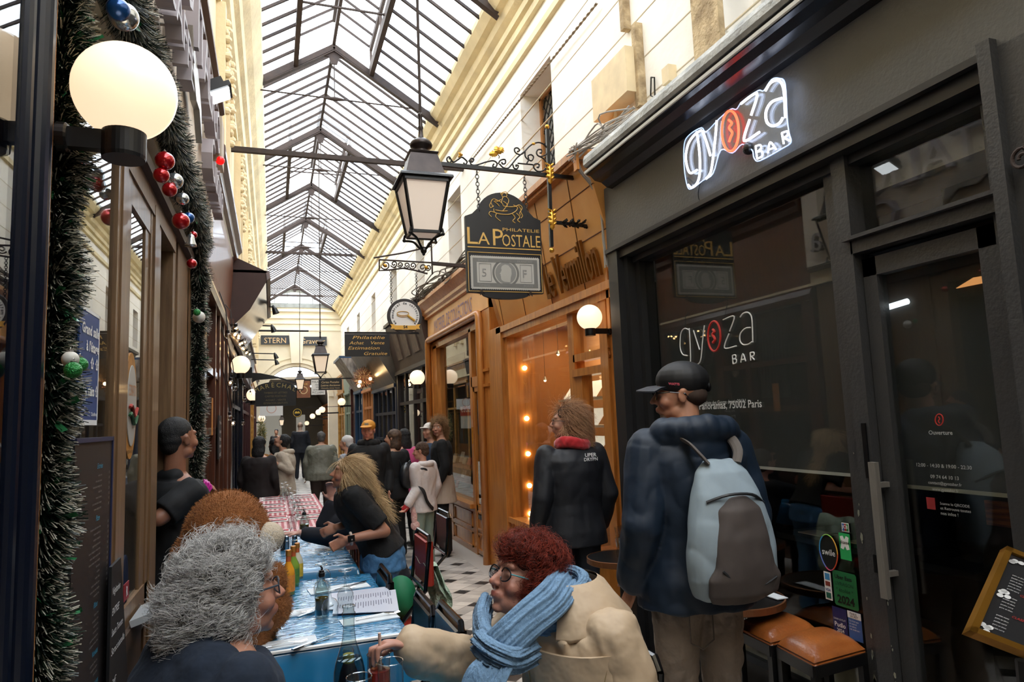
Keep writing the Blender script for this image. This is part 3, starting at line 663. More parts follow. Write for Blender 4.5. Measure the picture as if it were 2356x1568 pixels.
c0 = P(*NZ(942, 762), X=2.17); MB().sphere(c0, .03, 14, 10).build('standoff_knob', M_BLK, ns)
pc = [P(*NZ(*q), X=2.19) for q in ((700, 925), (688, 960), (684, 1000), (692, 1030), (720, 1020), (800, 985))]
MB().tube(smoothpath(pc, 5), .003, 6).build('cable', M_BLK, ns)
# iron scroll on the pier
c = P(2352, 365, X=2.17); pts = [(2.17, c[1]+u, c[2]+v) for u, v in spiral((0, 0), .01, .035, 0, 8)]+[(2.2, c[1]-.05, c[2]-.02)]
tag(MB().tube(pts, .006, 8).build('iron_scroll', M_RUST), 'small rusty iron scroll hook on the charcoal pier', 'hook')

# inside the grey restaurant: a dim room, small tables, a brick poster, a tube light
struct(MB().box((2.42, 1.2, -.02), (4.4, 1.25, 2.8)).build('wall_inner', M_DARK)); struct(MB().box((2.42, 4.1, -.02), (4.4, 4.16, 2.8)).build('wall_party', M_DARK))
it = thing('dining_table', 'small dark table with pale napkins seen inside the grey restaurant', 'table', (2.9, 2.8, 0), 'tables inside the grey restaurant')
MB().box((2.65, 2.5, .88), (3.2, 3.2, .91)).build('top', M_BLK, it); MB().box((2.9, 2.82, 0), (2.95, 2.87, .88)).build('leg', M_BLK, it)
it2 = copy_tree(it); it2.location = (2.9, 1.9, 0)
for i, (x, y) in enumerate(((2.72, 2.62), (2.72, 2.95), (2.72, 1.85))):
    tag(MB().box((x, y, .911), (x+.12, y+.16, .916)).build('napkin', mat('napkin', '#b8b0a0', .9), None, org=(x, y, .911)), 'pale folded napkin on a dark table inside the grey restaurant', 'napkin', 'napkins inside the grey restaurant')
a, c = P(2264, 1150, X=2.7), P(2335, 1215, X=2.7)
struct(MB().box((2.722, c[1]-.05, 0), (2.76, a[1]+.05, 2.9)).build('wall_inner_post', M_DARK)); tag(MB().box((2.7, c[1], c[2]), (2.72, a[1], a[2])).build('brick_poster', mat('orange_brick', '#b9622a', .8, color2='#6b2f16', vscale=14, stretch=(1, .6, 5))), 'orange brick patterned picture inside the grey restaurant', 'picture')
a, c = P(2014, 716, X=2.39), P(2092, 708, X=2.39)
tag(MB().tube([(2.385, a[1], a[2]), (2.385, c[1], a[2]+.015)], .012, 10).build('tube_lamp', emis('tube_light', '#dfeaf2', 1.2)), 'short white tube lamp behind the grey door glass', 'lamp')
a = P(2255, 652, X=2.39)
tag(MB().prism([(-.09, 0), (.09, .0), (.075, .022), (-.02, .026)], (2.386, a[1], a[2]), US, ZP, XP, .01).build('wall_lamp', emis('orange_lamp', '#c98a52', .6)), 'flat orange glowing lamp behind the grey door glass', 'lamp')

# ---------------------------------------------------------------- orange shops
M_OR = mat('varnished_orange_wood', '#c98540', .32, color2='#a8672a', vscale=5, stretch=(6, 6, .7), bump=.08, coat=.3)
M_ORB = mat('orange_board', '#e3a862', .4, color2='#d59349', vscale=3, coat=.2)
M_ORD = mat('dark_orange_wood', '#8a4a1b', .35, color2='#6f3a14', vscale=5, stretch=(6, 6, .7), coat=.3)
M_BUFF = mat('warm_interior', '#b0855c', .9)
M_LIT = emis('lit_white', '#fff1dc', 2.2); M_BULB = emis('warm_bulb', '#ffd79a', 14)
s55 = thing('shopfront', 'orange wooden shopfront with slanted lettered board next to the grey restaurant', 'shopfront', (2.3, 5.6, 0))
A, B_ = np.array([2.3, 0, 2.53]), np.array([2.08, 0, 3.37])     # bottom and top of the slanted board
mb = MB(); nn = 10
prof = [(A[0]+(B_[0]-A[0])*t-.03*math.sin(math.pi*t)*0, A[2]+(B_[2]-A[2])*t) for t in np.linspace(0, 1, nn)]
mb.sweepY(prof+[(2.45, 3.37), (2.45, 2.53)], 4.16, 6.75)
mb.build('fascia_board', M_ORB, s55)
mb = MB()                                  # joints of the board: two long, several slanting
for t in (.42, .8): 
    x, z = A[0]+(B_[0]-A[0])*t, A[2]+(B_[2]-A[2])*t; mb.box((x-.004, 4.16, z-.003), (x+.01, 6.75, z+.003))
for y in np.arange(4.62, 6.8, .66): mb.bar((A[0]-.002, y+.1, A[2]), (B_[0]-.002, y-.12, B_[2]), .005, .004)
mb.build('board_joints', mat('joint_brown', '#5a2f12', .8), s55)
mb = MB(); mb.box((2.02, 4.16, 3.37), (2.45, 6.8, 3.40)); mb.box((1.99, 4.16, 3.40), (2.45, 6.82, 3.45)); mb.box((2.25, 4.16, 2.48), (2.45, 6.85, 2.54)); mb.box((2.27, 4.16, 2.42), (2.45, 6.85, 2.48)); mb.build('mouldings', M_OR, s55)
mb = MB(); mb.prism([(2.45, 2.53), (2.3, 2.53), (2.24, 2.75), (2.1, 3.37), (2.45, 3.37)], (0, 6.75, 0), XP, ZP, YP, .10); mb.box((2.25, 6.7, 0), (2.45, 7.12, 2.55)); mb.box((2.29, 6.62, .5), (2.4, 6.7, 2.45)); mb.build('pilaster', M_OR, s55)
mb = MB(); mb.box((2.3, 4.16, 0), (2.45, 4.38, 2.53)); mb.box((2.28, 4.38, 0), (2.40, 4.5, 2.45)); 
mb.box((2.31, 5.02, .0), (2.40, 5.13, 2.42)); mb.box((2.31, 4.5, 2.02), (2.40, 5.05, 2.08)); mb.box((2.29, 4.5, 1.90), (2.40, 5.05, 1.96)); mb.box((2.31, 4.9, 0), (2.40, 5.02, 1.9)); mb.box((2.27, 4.3, 2.2), (2.31, 4.34, 2.9)) 
mb.build('frame', M_OR, s55)
mb = MB(); mb.box((2.3, 5.1, 0), (2.42, 6.7, .55)); mb.box((2.26, 5.1, .55), (2.42, 6.7, .60)); mb.build('stall_riser', M_OR, s55)
MB().box((2.368, 5.1, .58), (2.372, 6.65, 2.43)).build('window_pane', M_GLASS, s55); MB().box((2.4, 6.645, .5), (2.6, 6.7, 2.5)).build('inner_reveal', M_OR, s55)
MB().box((2.368, 4.5, 2.06), (2.372, 5.05, 2.43)).build('transom_pane', M_GLASS, s55)
MB().box((2.368, 4.5, .3), (2.372, 4.92, 1.92)).build('door_pane', M_GLASS, s55)
# script lettering on the slanted board (follows its slope)
Vs = (B_-A)/np.linalg.norm(B_-A)
def onb(px):     # pixel -> board plane point
    d = Fv+Rv*(px[0]-1178)/FPX-Uv*(px[1]-784)/FPX; nrm = np.cross(YP, Vs); t = ((A-CAM)@nrm)/(d@nrm); return CAM+d*t
o1 = onb((1268, 688)); o2 = onb((1378, 612))
mb = MB(); text(mb, 'Le Vermillon', o1+np.array([-.02, 0, 0]), US, Vs, w=1.06*(o1[1]-o2[1]), ext=.012, shear=.3, h=.33)
mb.build('letters', mat('brass_letters', '#8f5c22', .35, metal=.4), s55)
q = MB(); text(q, '55', P(1386, 828, X=2.29), US, ZP, h=.10, ext=.006, bold=.01); q.build('house_number', mat('brass_number', '#a8662c', .4, metal=.3), s55)
# warm room behind with bulbs and white tilted prints
M_SHEL = mat('shelf_cream', '#e6dcc8', .8)
struct(MB().box((3.3, 4.2, 0), (3.4, 7.0, 2.7)).build('wall_shop', M_BUFF)); struct(MB().box((2.42, 7.0, 0), (3.4, 7.05, 2.7)).build('wall_shop_side', mat('tan_panel', '#a8703f', .6)))
struct(MB().box((2.42, 4.2, 2.6), (3.4, 7.0, 2.65)).build('ceiling_shop', M_BUFF))
for k, z in enumerate((2.18, 1.66, 1.30, .98, .70)):
    q = MB().sphere((2.48, 6.63, z-.08), .024, 12, 8).build('bulb', M_BULB, None, org=(2.48, 6.63, z-.08)); 
    tag(q, 'small warm round bulb on the inner side of the orange shop window', 'bulb', 'bulbs inside the orange shop window')
for k, (y, z) in enumerate(((6.0, 1.825), (5.6, 1.825), (6.0, 1.575), (5.6, 1.575), (6.0, 1.325), (5.6, 1.325), (5.0, 1.825), (5.0, 1.575), (5.0, 1.325), (4.65, 1.825), (4.65, 1.575))):
    q = MB().obox((2.75, y, z), ((0, 1, 0), (.6, 0, .8), (-.8, 0, .6)), (.15, .09, .006))
    r = q.build('print', mat('glowing_paper', '#f4efe4', .7, emit='#fff3dd', estr=.35), None, org=(2.75, y, z)); tag(r, 'white print leaning on a lit rack inside the orange shop', 'print', 'prints on the lit racks')  # the paper emits a little, standing in for lamplight on it
mb = MB()
for z in (1.75, 1.5, 1.25): mb.box((2.7, 4.5, z-.02), (2.95, 6.3, z)); mb.box((2.93, 4.5, 0), (2.95, 4.54, z)); mb.box((2.93, 6.26, 0), (2.95, 6.3, z))
tag(mb.build('display_rack', M_SHEL), 'cream stepped display rack inside the orange shop', 'rack')
for k, (px, py) in enumerate(((1200, 832), (1225, 880), (1254, 872), (1284, 812))):
    p = P(px, py, X=2.7); q = thing('pendant_spot', 'tiny lit spot lamp hanging inside the orange shop window', 'spot lamp', tuple(p), 'spots inside the orange shop')
    MB().lathe([(.006, .03), (.02, 0), (.022, -.01)], p).build('shade', M_STEEL, q); MB().tube([p+ZP*.03, (p[0], p[1], 2.6)], .002, 5).build('cord', M_BLK, q); MB().sphere(p-ZP*.012, .014, 8, 6).build('bulb', M_BULB, q)
def area(name, loc, size, power, color, rot=(0, 0, 0)):
    l = D.lights.new(name, 'AREA'); l.energy = power; l.color = color; l.shape = 'RECTANGLE'; l.size, l.size_y = size; o = D.objects.new(name, l); COL.objects.link(o); o.location = loc; o.rotation_euler = rot; return o
area('shop_ceiling_light', (2.85, 5.6, 2.55), (.5, 2.2), 26, (1, .72, .42))
a, c = P(1172, 1145, X=2.42), P(1200, 1172, X=2.42)
q = MB().box((2.40, c[1], c[2]), (2.41, a[1], a[2])).build('orange_card', mat('orange_card', '#c9622e', .6)); tag(q, 'orange notice card low in the orange shop window', 'card')

# shop 54
s54 = thing('shopfront', 'orange wooden shopfront with flat board and thick rounded frame, glass door at its near end', 'shopfront', (2.3, 8.7, 0))
y0, y1 = 7.12, 10.2
mb = MB(); mb.box((2.26, y0, 2.82), (2.45, y1, 3.14)); mb.build('fascia_board', M_ORB, s54)
mb = MB(); mb.sweepY([(2.26, 3.13), (2.22, 3.14), (2.22, 3.17), (2.19, 3.20), (2.19, 3.24), (2.13, 3.30), (2.10, 3.33), (2.10, 3.38), (2.45, 3.40), (2.45, 3.13)], y0+.3, y1+.05); mb.build('cornice', M_OR, s54)
mb = MB(); mb.tube([(2.24, y1-.05, 0), (2.24, y1-.05, 2.74), (2.24, y1-.08, 2.79), (2.24, y1-.14, 2.80), (2.24, 7.5, 2.80), (2.24, 7.44, 2.79), (2.24, 7.42, 2.74), (2.24, 7.42, 0)], .045, 10)
mb.build('round_frame', M_OR, s54, smooth=True)
mb = MB(); mb.box((2.27, y0, 0), (2.45, 7.42, 3.14)); mb.box((2.25, y0+.05, 1.95), (2.3, 7.4, 1.98)); mb.box((2.25, y0+.05, 2.12), (2.3, 7.4, 2.15)); mb.build('pilaster', M_OR, s54); MB().box((2.28, y1-.1, 0), (2.45, y1+.1, 3.14)).build('pilaster', M_OR, s54)
mb = MB(); mb.box((2.3, 7.45, 2.66), (2.42, y1-.08, 2.76)); mb.box((2.3, 8.0, .0), (2.42, 8.10, 2.7)); mb.box((2.3, 7.45, 1.98), (2.42, 8.05, 2.10)); mb.box((2.3, 9.85, .0), (2.42, y1-.08, 2.7)); mb.box((2.3, 7.45, 0), (2.4, 7.53, 2.7)); mb.build('frame', M_OR, s54)
mb = MB(); mb.box((2.3, 8.1, 0), (2.42, 9.9, .55)); mb.box((2.24, 8.05, .53), (2.42, 9.95, .58))
for z0_, z1_ in ((.06, .24), (.29, .48)):
    for ya, yb in ((8.15, 9.0), (9.05, 9.85)):
        for a, c in (((ya, z0_), (yb, z0_+.02)), ((ya, z1_-.02), (yb, z1_)), ((ya, z0_), (ya+.02, z1_)), ((yb-.02, z0_), (yb, z1_))): mb.box((2.285, a[0], a[1]), (2.3, c[0], c[1]))
mb.build('stall_riser', M_OR, s54)
mb = MB(); mb.box((2.31, 7.55, .02), (2.36, 8.0, .58)); mb.box((2.31, 7.55, .5), (2.36, 7.60, 2.0)); mb.box((2.31, 7.95, .5), (2.36, 8.0, 2.0)); mb.box((2.31, 7.55, 1.92), (2.36, 8.0, 2.0))
for z0_, z1_ in ((.06, .26), (.30, .52)):
    for a, c in (((7.6, z0_), (7.95, z0_+.02)), ((7.6, z1_-.02), (7.95, z1_)), ((7.6, z0_), (7.62, z1_)), ((7.93, z0_), (7.95, z1_))): mb.box((2.295, a[0], a[1]), (2.31, c[0], c[1]))
dd = mb.build('door', M_OR, s54); MB().box((2.334, 7.6, .55), (2.338, 7.95, 1.93)).build('door_pane', M_GLASS, dd)
MB().box((2.29, 7.68, .43), (2.305, 7.88, .48)).build('letter_slot', M_BLK, dd)
MB().tube([(2.28, 7.98, 1.3), (2.28, 7.98, 1.5)], .008, 8).build('handle', M_GOLD, dd)
MB().box((2.358, 8.05, .56), (2.362, 9.95, 2.68)).build('window_pane', M_GLASS, s54)
MB().box((2.358, 7.5, 2.08), (2.362, 8.02, 2.68)).build('transom_pane', M_GLASS, s54)
q = MB(); a, c = P(1018, 752, X=2.255), P(1097, 712, X=2.255); text(q, 'MATERIEL DE COLLECTIONS', (2.254, 9.75, 2.87), US, ZP, w=2.0, h=.19, bold=.0); q.build('letters', mat('faded_violet', '#8f7a9a', .6), s54)
struct(MB().box((3.2, 7.1, 0), (3.3, 10.2, 2.8)).build('wall_shop_back', mat('dark_brown_room', '#2c1c12', .9)))
sg = thing('sign', 'red and white notice inside the orange shop with the rounded frame', 'sign', (2.5, 8.6, 1.6))
a, c = P(1060, 935, X=2.5), P(1088, 985, X=2.5)
MB().box((2.495, c[1], c[2]), (2.505, a[1], a[2])).build('board', M_WHITE, sg); MB().box((2.498, (a[1]+c[1])/2, a[2]), (2.502, (a[1]+c[1])/2+.004, 2.9)).build('cord', M_BLK, sg); MB().box((2.49, c[1], (a[2]+c[2])/2+.02), (2.494, a[1], a[2])).build('red_half', M_RED, sg)
q = MB(); text(q, 'VU à COL', (2.488, a[1]-.03, (a[2]+c[2])/2+.07), US, ZP, w=(a[1]-c[1])*.85, bold=.02); q.build('letters', M_WHITE, sg)
for k in range(26):     # goods low in the window
    y = random.uniform(8.2, 9.8); x = random.uniform(2.45, 2.9); z = .62+random.choice([0, .18, .36]); h_ = random.uniform(.08, .16); ww = random.uniform(.05, .1)
    q = MB().obox((x, y, z+h_/2), ((0, 1, 0), (.3, 0, .95), (-.95, 0, .3)), (ww, h_/2, .008))
    tag(q.build('collectible_card', mat('goods%d' % (k % 5), ('#b9b2a2', '#7f8f9c', '#d6d0c2', '#5d7f8f', '#a03a30')[k % 5], .6), None, org=(x, y, z)), 'small card or album displayed low in the orange window with the rounded frame', 'card', 'cards in the orange window')
mb = MB()
for z in (.6, .78, .96): mb.box((2.42, 8.12, z-.02), (2.95, 9.85, z))
tag(mb.build('display_shelves', M_ORD), 'stepped wooden display shelves inside the orange window', 'shelves')
# posters on its door
for i, (a, c, col, s_) in enumerate((((1098, 920), (1112, 1000), '#3f3a36', ''), ((1096, 1060), (1118, 1150), '#c9c6bd', ''), ((1100, 1135), (1117, 1163), '#e6e4de', ''))):
    a, c = P(*a, X=2.33), P(*c, X=2.33)
    q = MB().box((2.327, min(a[1], c[1]), min(a[2], c[2])), (2.33, max(a[1], c[1]), max(a[2], c[2]))); tag(q.build('door_poster', mat('post%d' % i, col, .7, var=.3, vscale=40)), ('uppermost dark', 'pale grey middle', 'lowest white')[i]+' notice on the orange shop door', 'poster')
area('shop54_light', (2.8, 8.8, 2.5), (.4, 1.6), 5, (1, .7, .42))

# further shops on the right -------------------------------------------------
M_BRN = mat('brown_panel', '#4d3d35', .5, color2='#3b2e28', vscale=6, stretch=(5, 5, .8))
M_BRND = mat('very_dark_brown', '#221815', .45)
M_NAVY = mat('dark_blue_paint', '#15233a', .4); M_BLUE = mat('blue_paint', '#1d4266', .4); M_BRZ = mat('bronze_board', '#6a6055', .3, color2='#4b443d', vscale=3, metal=.3)
M_PINE = mat('pale_orange_wood', '#d9955a', .5, color2='#b9713a', vscale=5, stretch=(5, 5, .8)); M_MAR = mat('marbled_ochre', '#d09a4a', .35, color2='#a06a24', vscale=9, detail=8); M_DRED = mat('dark_red_wood', '#4f1f18', .4, color2='#38120e', vscale=8)
def shop(y0, y1, m, mb_, label, z_f=2.45, tilt=.18, ztop=3.25, bays=3, rows=(1.9,), riser=.5, glassin=True, room='#15110e', x=2.3, side=1):
    t = thing('shopfront', label, 'shopfront', (x, (y0+y1)/2, 0)); S = side
    def bx(mb, x0, ya, za, x1, yb, zb): mb.box((min(x0, x1), ya, za), (max(x0, x1), yb, zb))
    mb = MB(); xb = x+.15*S
    pf = [(x, z_f), (x-tilt*S, ztop), (xb, ztop), (xb, z_f)]
    mb.sweepY(pf if S > 0 else pf[::-1], y0, y1); mb.build('fascia_board', mb_, t)
    mb = MB(); bx(mb, x-(tilt+.04)*S, y0, ztop, xb, y1, ztop+.06); bx(mb, x-.04*S, y0, z_f-.07, xb, y1, z_f); mb.build('mouldings', m, t)
    mb = MB(); bx(mb, x, y0, 0, xb, y0+.12, z_f); bx(mb, x, y1-.12, 0, xb, y1, z_f)
    for k in range(1, bays):
        y = y0+(y1-y0)*k/bays; bx(mb, x+.03*S, y-.03, 0, xb, y+.03, z_f)
    for r in rows: bx(mb, x+.03*S, y0, r, xb, y1, r+.06)
    mb.build('frame', m, t)
    mb = MB(); bx(mb, x+.01*S, y0+.1, 0, xb, y1-.1, riser); mb.build('stall_riser', m, t)
    if glassin: MB().box((min(x+.058*S, x+.06*S), y0+.1, riser), (max(x+.058*S, x+.06*S), y1-.1, z_f)).build('window_pane', M_GLASS, t)
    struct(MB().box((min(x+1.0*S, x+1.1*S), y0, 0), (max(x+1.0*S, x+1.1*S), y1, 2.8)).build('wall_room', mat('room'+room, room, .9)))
    return t
t = shop(10.3, 13.3, M_BRND, M_BRN, 'very dark brown shopfront with slanted panelled board beyond the orange shops', tilt=.2, z_f=2.55, ztop=3.4, bays=4, room='#2a3034')
mb = MB()
for y in (11.0, 11.75, 12.5): mb.obox((2.19, y, 2.98), ((0, 1, 0), (-.23, 0, .97), (.97, 0, .23)), (.22, .26, .012))
mb.build('raised_panels', mat('worn_brown_panel', '#6d5b4e', .5, color2='#4a3b32', vscale=9), t)
t = shop(13.4, 16.6, M_NAVY, M_BRZ, 'dark blue shopfront with many small panes under a big bronze slanted board', tilt=.55, z_f=2.35, ztop=3.25, bays=5, rows=(1.75, 1.2), room='#3a2a18')
mb = MB()
for k in range(5): mb.box((2.5, 13.6+k*.55, 1.4), (2.52, 13.75+k*.55, 1.75))
tag(mb.build('lit_shelf', emis('amber_glow', '#e0a050', 1.2)), 'amber lit shelf inside the dark blue shop', 'shelf')
t = shop(16.7, 18.6, M_PINE, mat('green_marble', '#7f8a7c', .5, color2='#b3aa97', vscale=5), 'pale orange wooden shopfront with lattice panes', tilt=.15, z_f=2.45, ztop=3.2, bays=4, rows=(1.2, 1.55, 1.95), room='#6b4426')
t = shop(18.7, 20.5, M_BLUE, mat('streaky_grey', '#a39d95', .5, color2='#5b5350', vscale=9, stretch=(1, 1, .3)), 'blue shopfront with a streaky grey slanted board', tilt=.55, z_f=2.5, ztop=3.35, bays=2, room='#4a3a28')
t = shop(20.6, 21.6, M_DRED, M_DRED, 'narrow dark red column-like front beyond the blue shop', tilt=.05, z_f=2.7, ztop=3.1, bays=2, room='#301512')
t = shop(21.7, 23.4, mat('pale_green_paint', '#8d9a88', .5), mat('pale_green_paint'), 'pale green front with dark panes far down the passage', tilt=.05, z_f=2.6, ztop=3.2, bays=2)
t = shop(23.5, 25.9, M_MAR, M_MAR, 'ochre marbled front at the far end on the right', tilt=.05, z_f=2.7, ztop=3.2, bays=2)
t = shop(26.4, 33.8, M_PINE, M_BRN, 'long row of dark panes and tan posts past the arch on the right', tilt=.3, z_f=2.5, ztop=3.0, bays=8)
# tangled cables along the cornice tops and down the corner of the grey shop
def cables(name, label, pts, n, spread, r, m, sag=.02):
    mb = MB()
    for k in range(n):
        o = RNG.normal(0, spread, 3); pp = [np.array(p)+o*.6+RNG.normal(0, spread, 3) for p in pts]; mb.tube(smoothpath(pp, 4), r, 5)
    tag(mb.build(name, m), label, 'cables')
M_CBL = mat('dusty_cable', '#6f665c', .8); M_CBLW = mat('grey_cable', '#a8a199', .7)
cables('cable_bundle', 'grey cables running up the corner between the orange and grey shops', [(2.21, 4.175, 2.62), (2.20, 4.175, 2.85), (2.185, 4.18, 3.05), (2.13, 4.19, 3.2), (2.05, 4.2, 3.3), (2.0, 4.15, 3.38), (1.98, 4.1, 3.45)], 6, .008, .0045, M_CBLW)
cables('cable_tangle', 'tangled dusty cables lying on the ledge above the rounded-frame shop', [(2.2, 7.2, 3.42), (2.22, 7.8, 3.47), (2.15, 8.4, 3.44), (2.2, 9.1, 3.5), (2.12, 9.7, 3.45), (2.15, 10.3, 3.47), (2.2, 10.9, 3.5)], 22, .05, .008, M_CBL)
cables('cable_tangle', 'heap of dusty cables on top of the charcoal cornice corner', [(2.0, 4.2, 3.42), (2.1, 4.0, 3.47), (2.05, 3.85, 3.45), (2.2, 3.7, 3.5)], 14, .03, .006, M_CBLW)
# ================================================================ lamps
M_MILK = mat('milk_glass_lit', '#fff0da', .25, emit='#ffdfb8', estr=.62)
M_MILKB = mat('milk_glass_warm', '#ffe9cc', .25, emit='#ffe3bd', estr=.50)
M_LANT = mat('lantern_glass', '#e8dccb', .3, emit='#ffdcb4', estr=.22)
M_LANTN = mat('near_lantern_glass', '#e2d6c8', .3, emit='#ffe3cd', estr=.12)
def wall_globe(c, r, wallx, label, m=M_MILK, cup=.40, drop=.0, group=None):
    """white globe in a black cup on a square arm from the wall"""
    c = np.array(c); t = thing('globe_lamp', label, 'lamp', tuple(c), group)
    MB().sphere(c, (r, r, r), 40, 24).build('globe', m, t, smooth=True)
    zc = c[2]-r*.80
    MB().lathe([(r*cup*1.02, -r*.68), (r*cup*1.05, -r*.60), (r*cup*1.05, .0), (r*cup*.98, .006), (r*cup*.9, 0), (r*cup*.9, -r*.3)], (c[0], c[1], zc), seg=32).build('cup', M_BLK, t, smooth=False)
    s = 1 if wallx > c[0] else -1; q = MB(); hz = r*.2
    q.box((min(c[0]+s*r*cup*.8, wallx), c[1]-r*.12, zc-r*.52), (max(c[0]+s*r*cup*.8, wallx), c[1]+r*.12, zc-r*.1)); q.build('arm', M_BLK, t)
    MB().lathe([(r*.30, 0), (r*.30, r*.16), (r*.26, r*.2)], (wallx, c[1], zc-r*.3), axis=(-s, 0, 0), seg=20).build('wall_plate', M_BLK, t)
    return t
wall_globe((-.32, 1.716, 2.385), .11, -.452, 'large lit white globe lamp on a black arm nearest the camera', m=M_MILKB)
l55 = wall_globe((2.14, 4.36, 2.285), .09, 2.30, 'lit white globe lamp on a slim black stem at the edge of the orange shop')
wall_globe((2.10, 10.31, 2.256), .115, 2.28, 'lit white globe lamp at the far corner of the rounded-frame orange shop')
wall_globe((-.38, 9.6, 2.42), .12, -.5, 'lit white globe lamp beneath the cluster of fairy lights on the left')
wall_globe((-.36, 15.0, 2.26), .125, -.5, 'second lit globe lamp on the left, partly before the arched black sign')
for k, (px, py, y, lb) in enumerate(((786, 924, 21.5, 'lit globe lamp on the right beside the dark red front'), (741, 942, 25.6, 'lit globe lamp on the ochre marbled front at the far right'), (733, 948, 28.2, 'lit globe lamp just past the arch, left of the marbled front'),
                                     (719, 957, 30.5, 'small lit globe lamp further past the arch on the right'), (706, 973, 33, 'smallest and farthest lit globe lamp on the right'))):
    p = P(px, py, Y=y); p[0] = min(p[0], 2.12); wall_globe(p, .115 if k < 4 else .1, 2.3, lb)
p = P(602, 962, Y=25); wall_globe(p, .12, XL, 'small lit globe lamp far down on the left by the ochre pillar')

def lantern(x, y, zt, k, ztop, label, gm):
    """four-sided street lantern hung on a rod; zt is the height of its eave"""
    t = thing('hanging_lantern', label, 'lantern', (x, y, zt), None); c = np.array([x, y, zt])
    def sq(h, z, r=0): return [c+np.array([a*h*k, b*h*k, z*k]) for a, b in ((-1, -1), (1, -1), (1, 1), (-1, 1))]
    def fr(mb, hb, zb, ht, zt_): mb.loft([np.array(sq(hb, zb)), np.array(sq(ht, zt_))])
    mb = MB(); fr(mb, .150, 0, .147, .012); fr(mb, .147, .012, .135, .022); mb.build('eave', M_BLK, t)
    mb = MB(); fr(mb, .112, .022, .076, .155); mb.loft([np.array(sq(.08, .155)), np.array(sq(.084, .165)), np.array(sq(.07, .172))]); mb.build('roof', mat('lantern_metal', '#3c3431', .35, metal=.6, var=.3, vscale=12), t)
    MB().lathe([(.052*k, .168*k), (.04*k, .185*k), (.038*k, .20*k), (.062*k, .215*k), (.066*k, .228*k), (.058*k, .245*k), (.034*k, .262*k), (.016*k, .27*k), (.012*k, .32*k), (.017*k, .33*k), (.012*k, .345*k), (.012*k, .40*k), (.017*k, .41*k), (.01*k, .42*k)], c, seg=24).build('finial', mat('lantern_metal'), t, smooth=True)
    mb = MB(); A_, B2 = sq(.127, 0), sq(.078, -.30)
    for i in range(4):
        mb.bar(A_[i], B2[i], .014*k, .014*k); mb.bar(B2[i], B2[(i+1) % 4], .014*k, .016*k); mb.bar(sq(.123, -.012)[i], sq(.123, -.012)[(i+1) % 4], .018*k, .02*k)
    mb.build('frame', M_BLK, t)
    for i in range(4):
        a, b_, d, e = sq(.122, -.012)[i], sq(.122, -.012)[(i+1) % 4], sq(.073, -.298)[(i+1) % 4], sq(.073, -.298)[i]
        MB().quad(a, b_, d, e).build('glass_pane', gm, t)
    MB().quad(*sq(.07, -.30)).build('floor_pane', gm, t)
    mb = MB()
    for i, (a, b_) in enumerate(((-1, -1), (1, -1), (1, 1), (-1, 1))):
        pts = [c+k*np.array([a*r, b_*r, z]) for r, z in ((.088, -.285), (.092, -.315), (.072, -.322), (.045, -.335), (.025, -.365), (.008, -.385))]
        mb.tube(smoothpath(pts, 4), .007*k, 6); mb.sphere(pts[1], .011*k, 8, 6)
    mb.sphere(c+k*np.array([0, 0, -.39]), (.018*k, .018*k, .022*k), 10, 8); mb.sphere(c+k*np.array([0, 0, -.412]), .009*k, 8, 6); mb.build('scroll_feet', M_BLK, t)
    MB().tube([(x, y, zt+.42*k), (x, y, ztop)], .0085, 8).build('rod', M_RUST, t)
    return t
lantern(.812, 3.72, 2.945, 1.0, RZ, 'large black hanging lantern with frosted glass nearest the camera', M_LANTN)
p = P(737, 817, Y=12.4); lantern(p[0], 12.4, p[2], 1.0, RZ, 'lit hanging lantern in the middle distance above the passage', M_LANT)
p = P(690, 872, Y=21.3); lantern(p[0], 21.3, p[2], 1.0, RZ, 'third hanging lantern, beside the arched black sign', M_LANT)
p = P(648, 965, Y=29.5); lantern(p[0], 29.5, p[2], .75, 3.5, 'smallest hanging lantern, far away under the low ceiling', M_LANT)

# ================================================================ hanging signs
Yn = -YP
M_SIGN = mat('sign_black', '#15120f', .45, var=.1)
def chain(mb, a, b_, n, r=.006, w=.012):
    a, b_ = np.array(a), np.array(b_); L = np.linalg.norm(b_-a)/n; d = (b_-a)/np.linalg.norm(b_-a)
    for i in range(n):
        c = a+d*(i+.5)*L; ax = XP if i % 2 else YP
        mb.tube([c+d*L*.62*math.cos(t)+ax*w*math.sin(t) for t in np.linspace(0, 2*math.pi, 11)[:-1]], r*.5, 5, closed=True)
SY = 4.4
ps = thing('hanging_sign', 'black sign with gold lettering and a grey stamp picture hanging on chains', 'sign', tuple(P(1160, 560, Y=SY)))
x0, x1, zt, zb = 1.255, 1.812, 2.985, 2.395
n = 12; bpoly = [(x0, zb+.06), (x0, zt)]
cx = (x0+x1)/2
bpoly += [(x0+.03, zt+.005)]+[(x0+.085-.05*math.cos(a), zt+.055+0*a-.05*math.sin(a)+.0) for a in np.linspace(1.4, .1, 4)] if False else [(x0+.05, zt+.02), (x0+.09, zt+.06)]
bpoly += [(cx-.19*math.cos(a), zt+.02+.165*math.sin(a)) for a in np.linspace(.22, math.pi-.22, 16)]
bpoly += [(x1-.09, zt+.06), (x1-.05, zt+.02), (x1, zt), (x1, zb+.06)]
bpoly += [(x1-.09, zb+.055)]+[(cx+.17*math.cos(a), zb+.05-.035*math.sin(a)) for a in np.linspace(0, math.pi, 10)]+[(x0+.09, zb+.055)]
MB().prism(bpoly, (0, SY, 0), XP, ZP, YP, .03).build('board', M_SIGN, ps)
YF = SY-.003
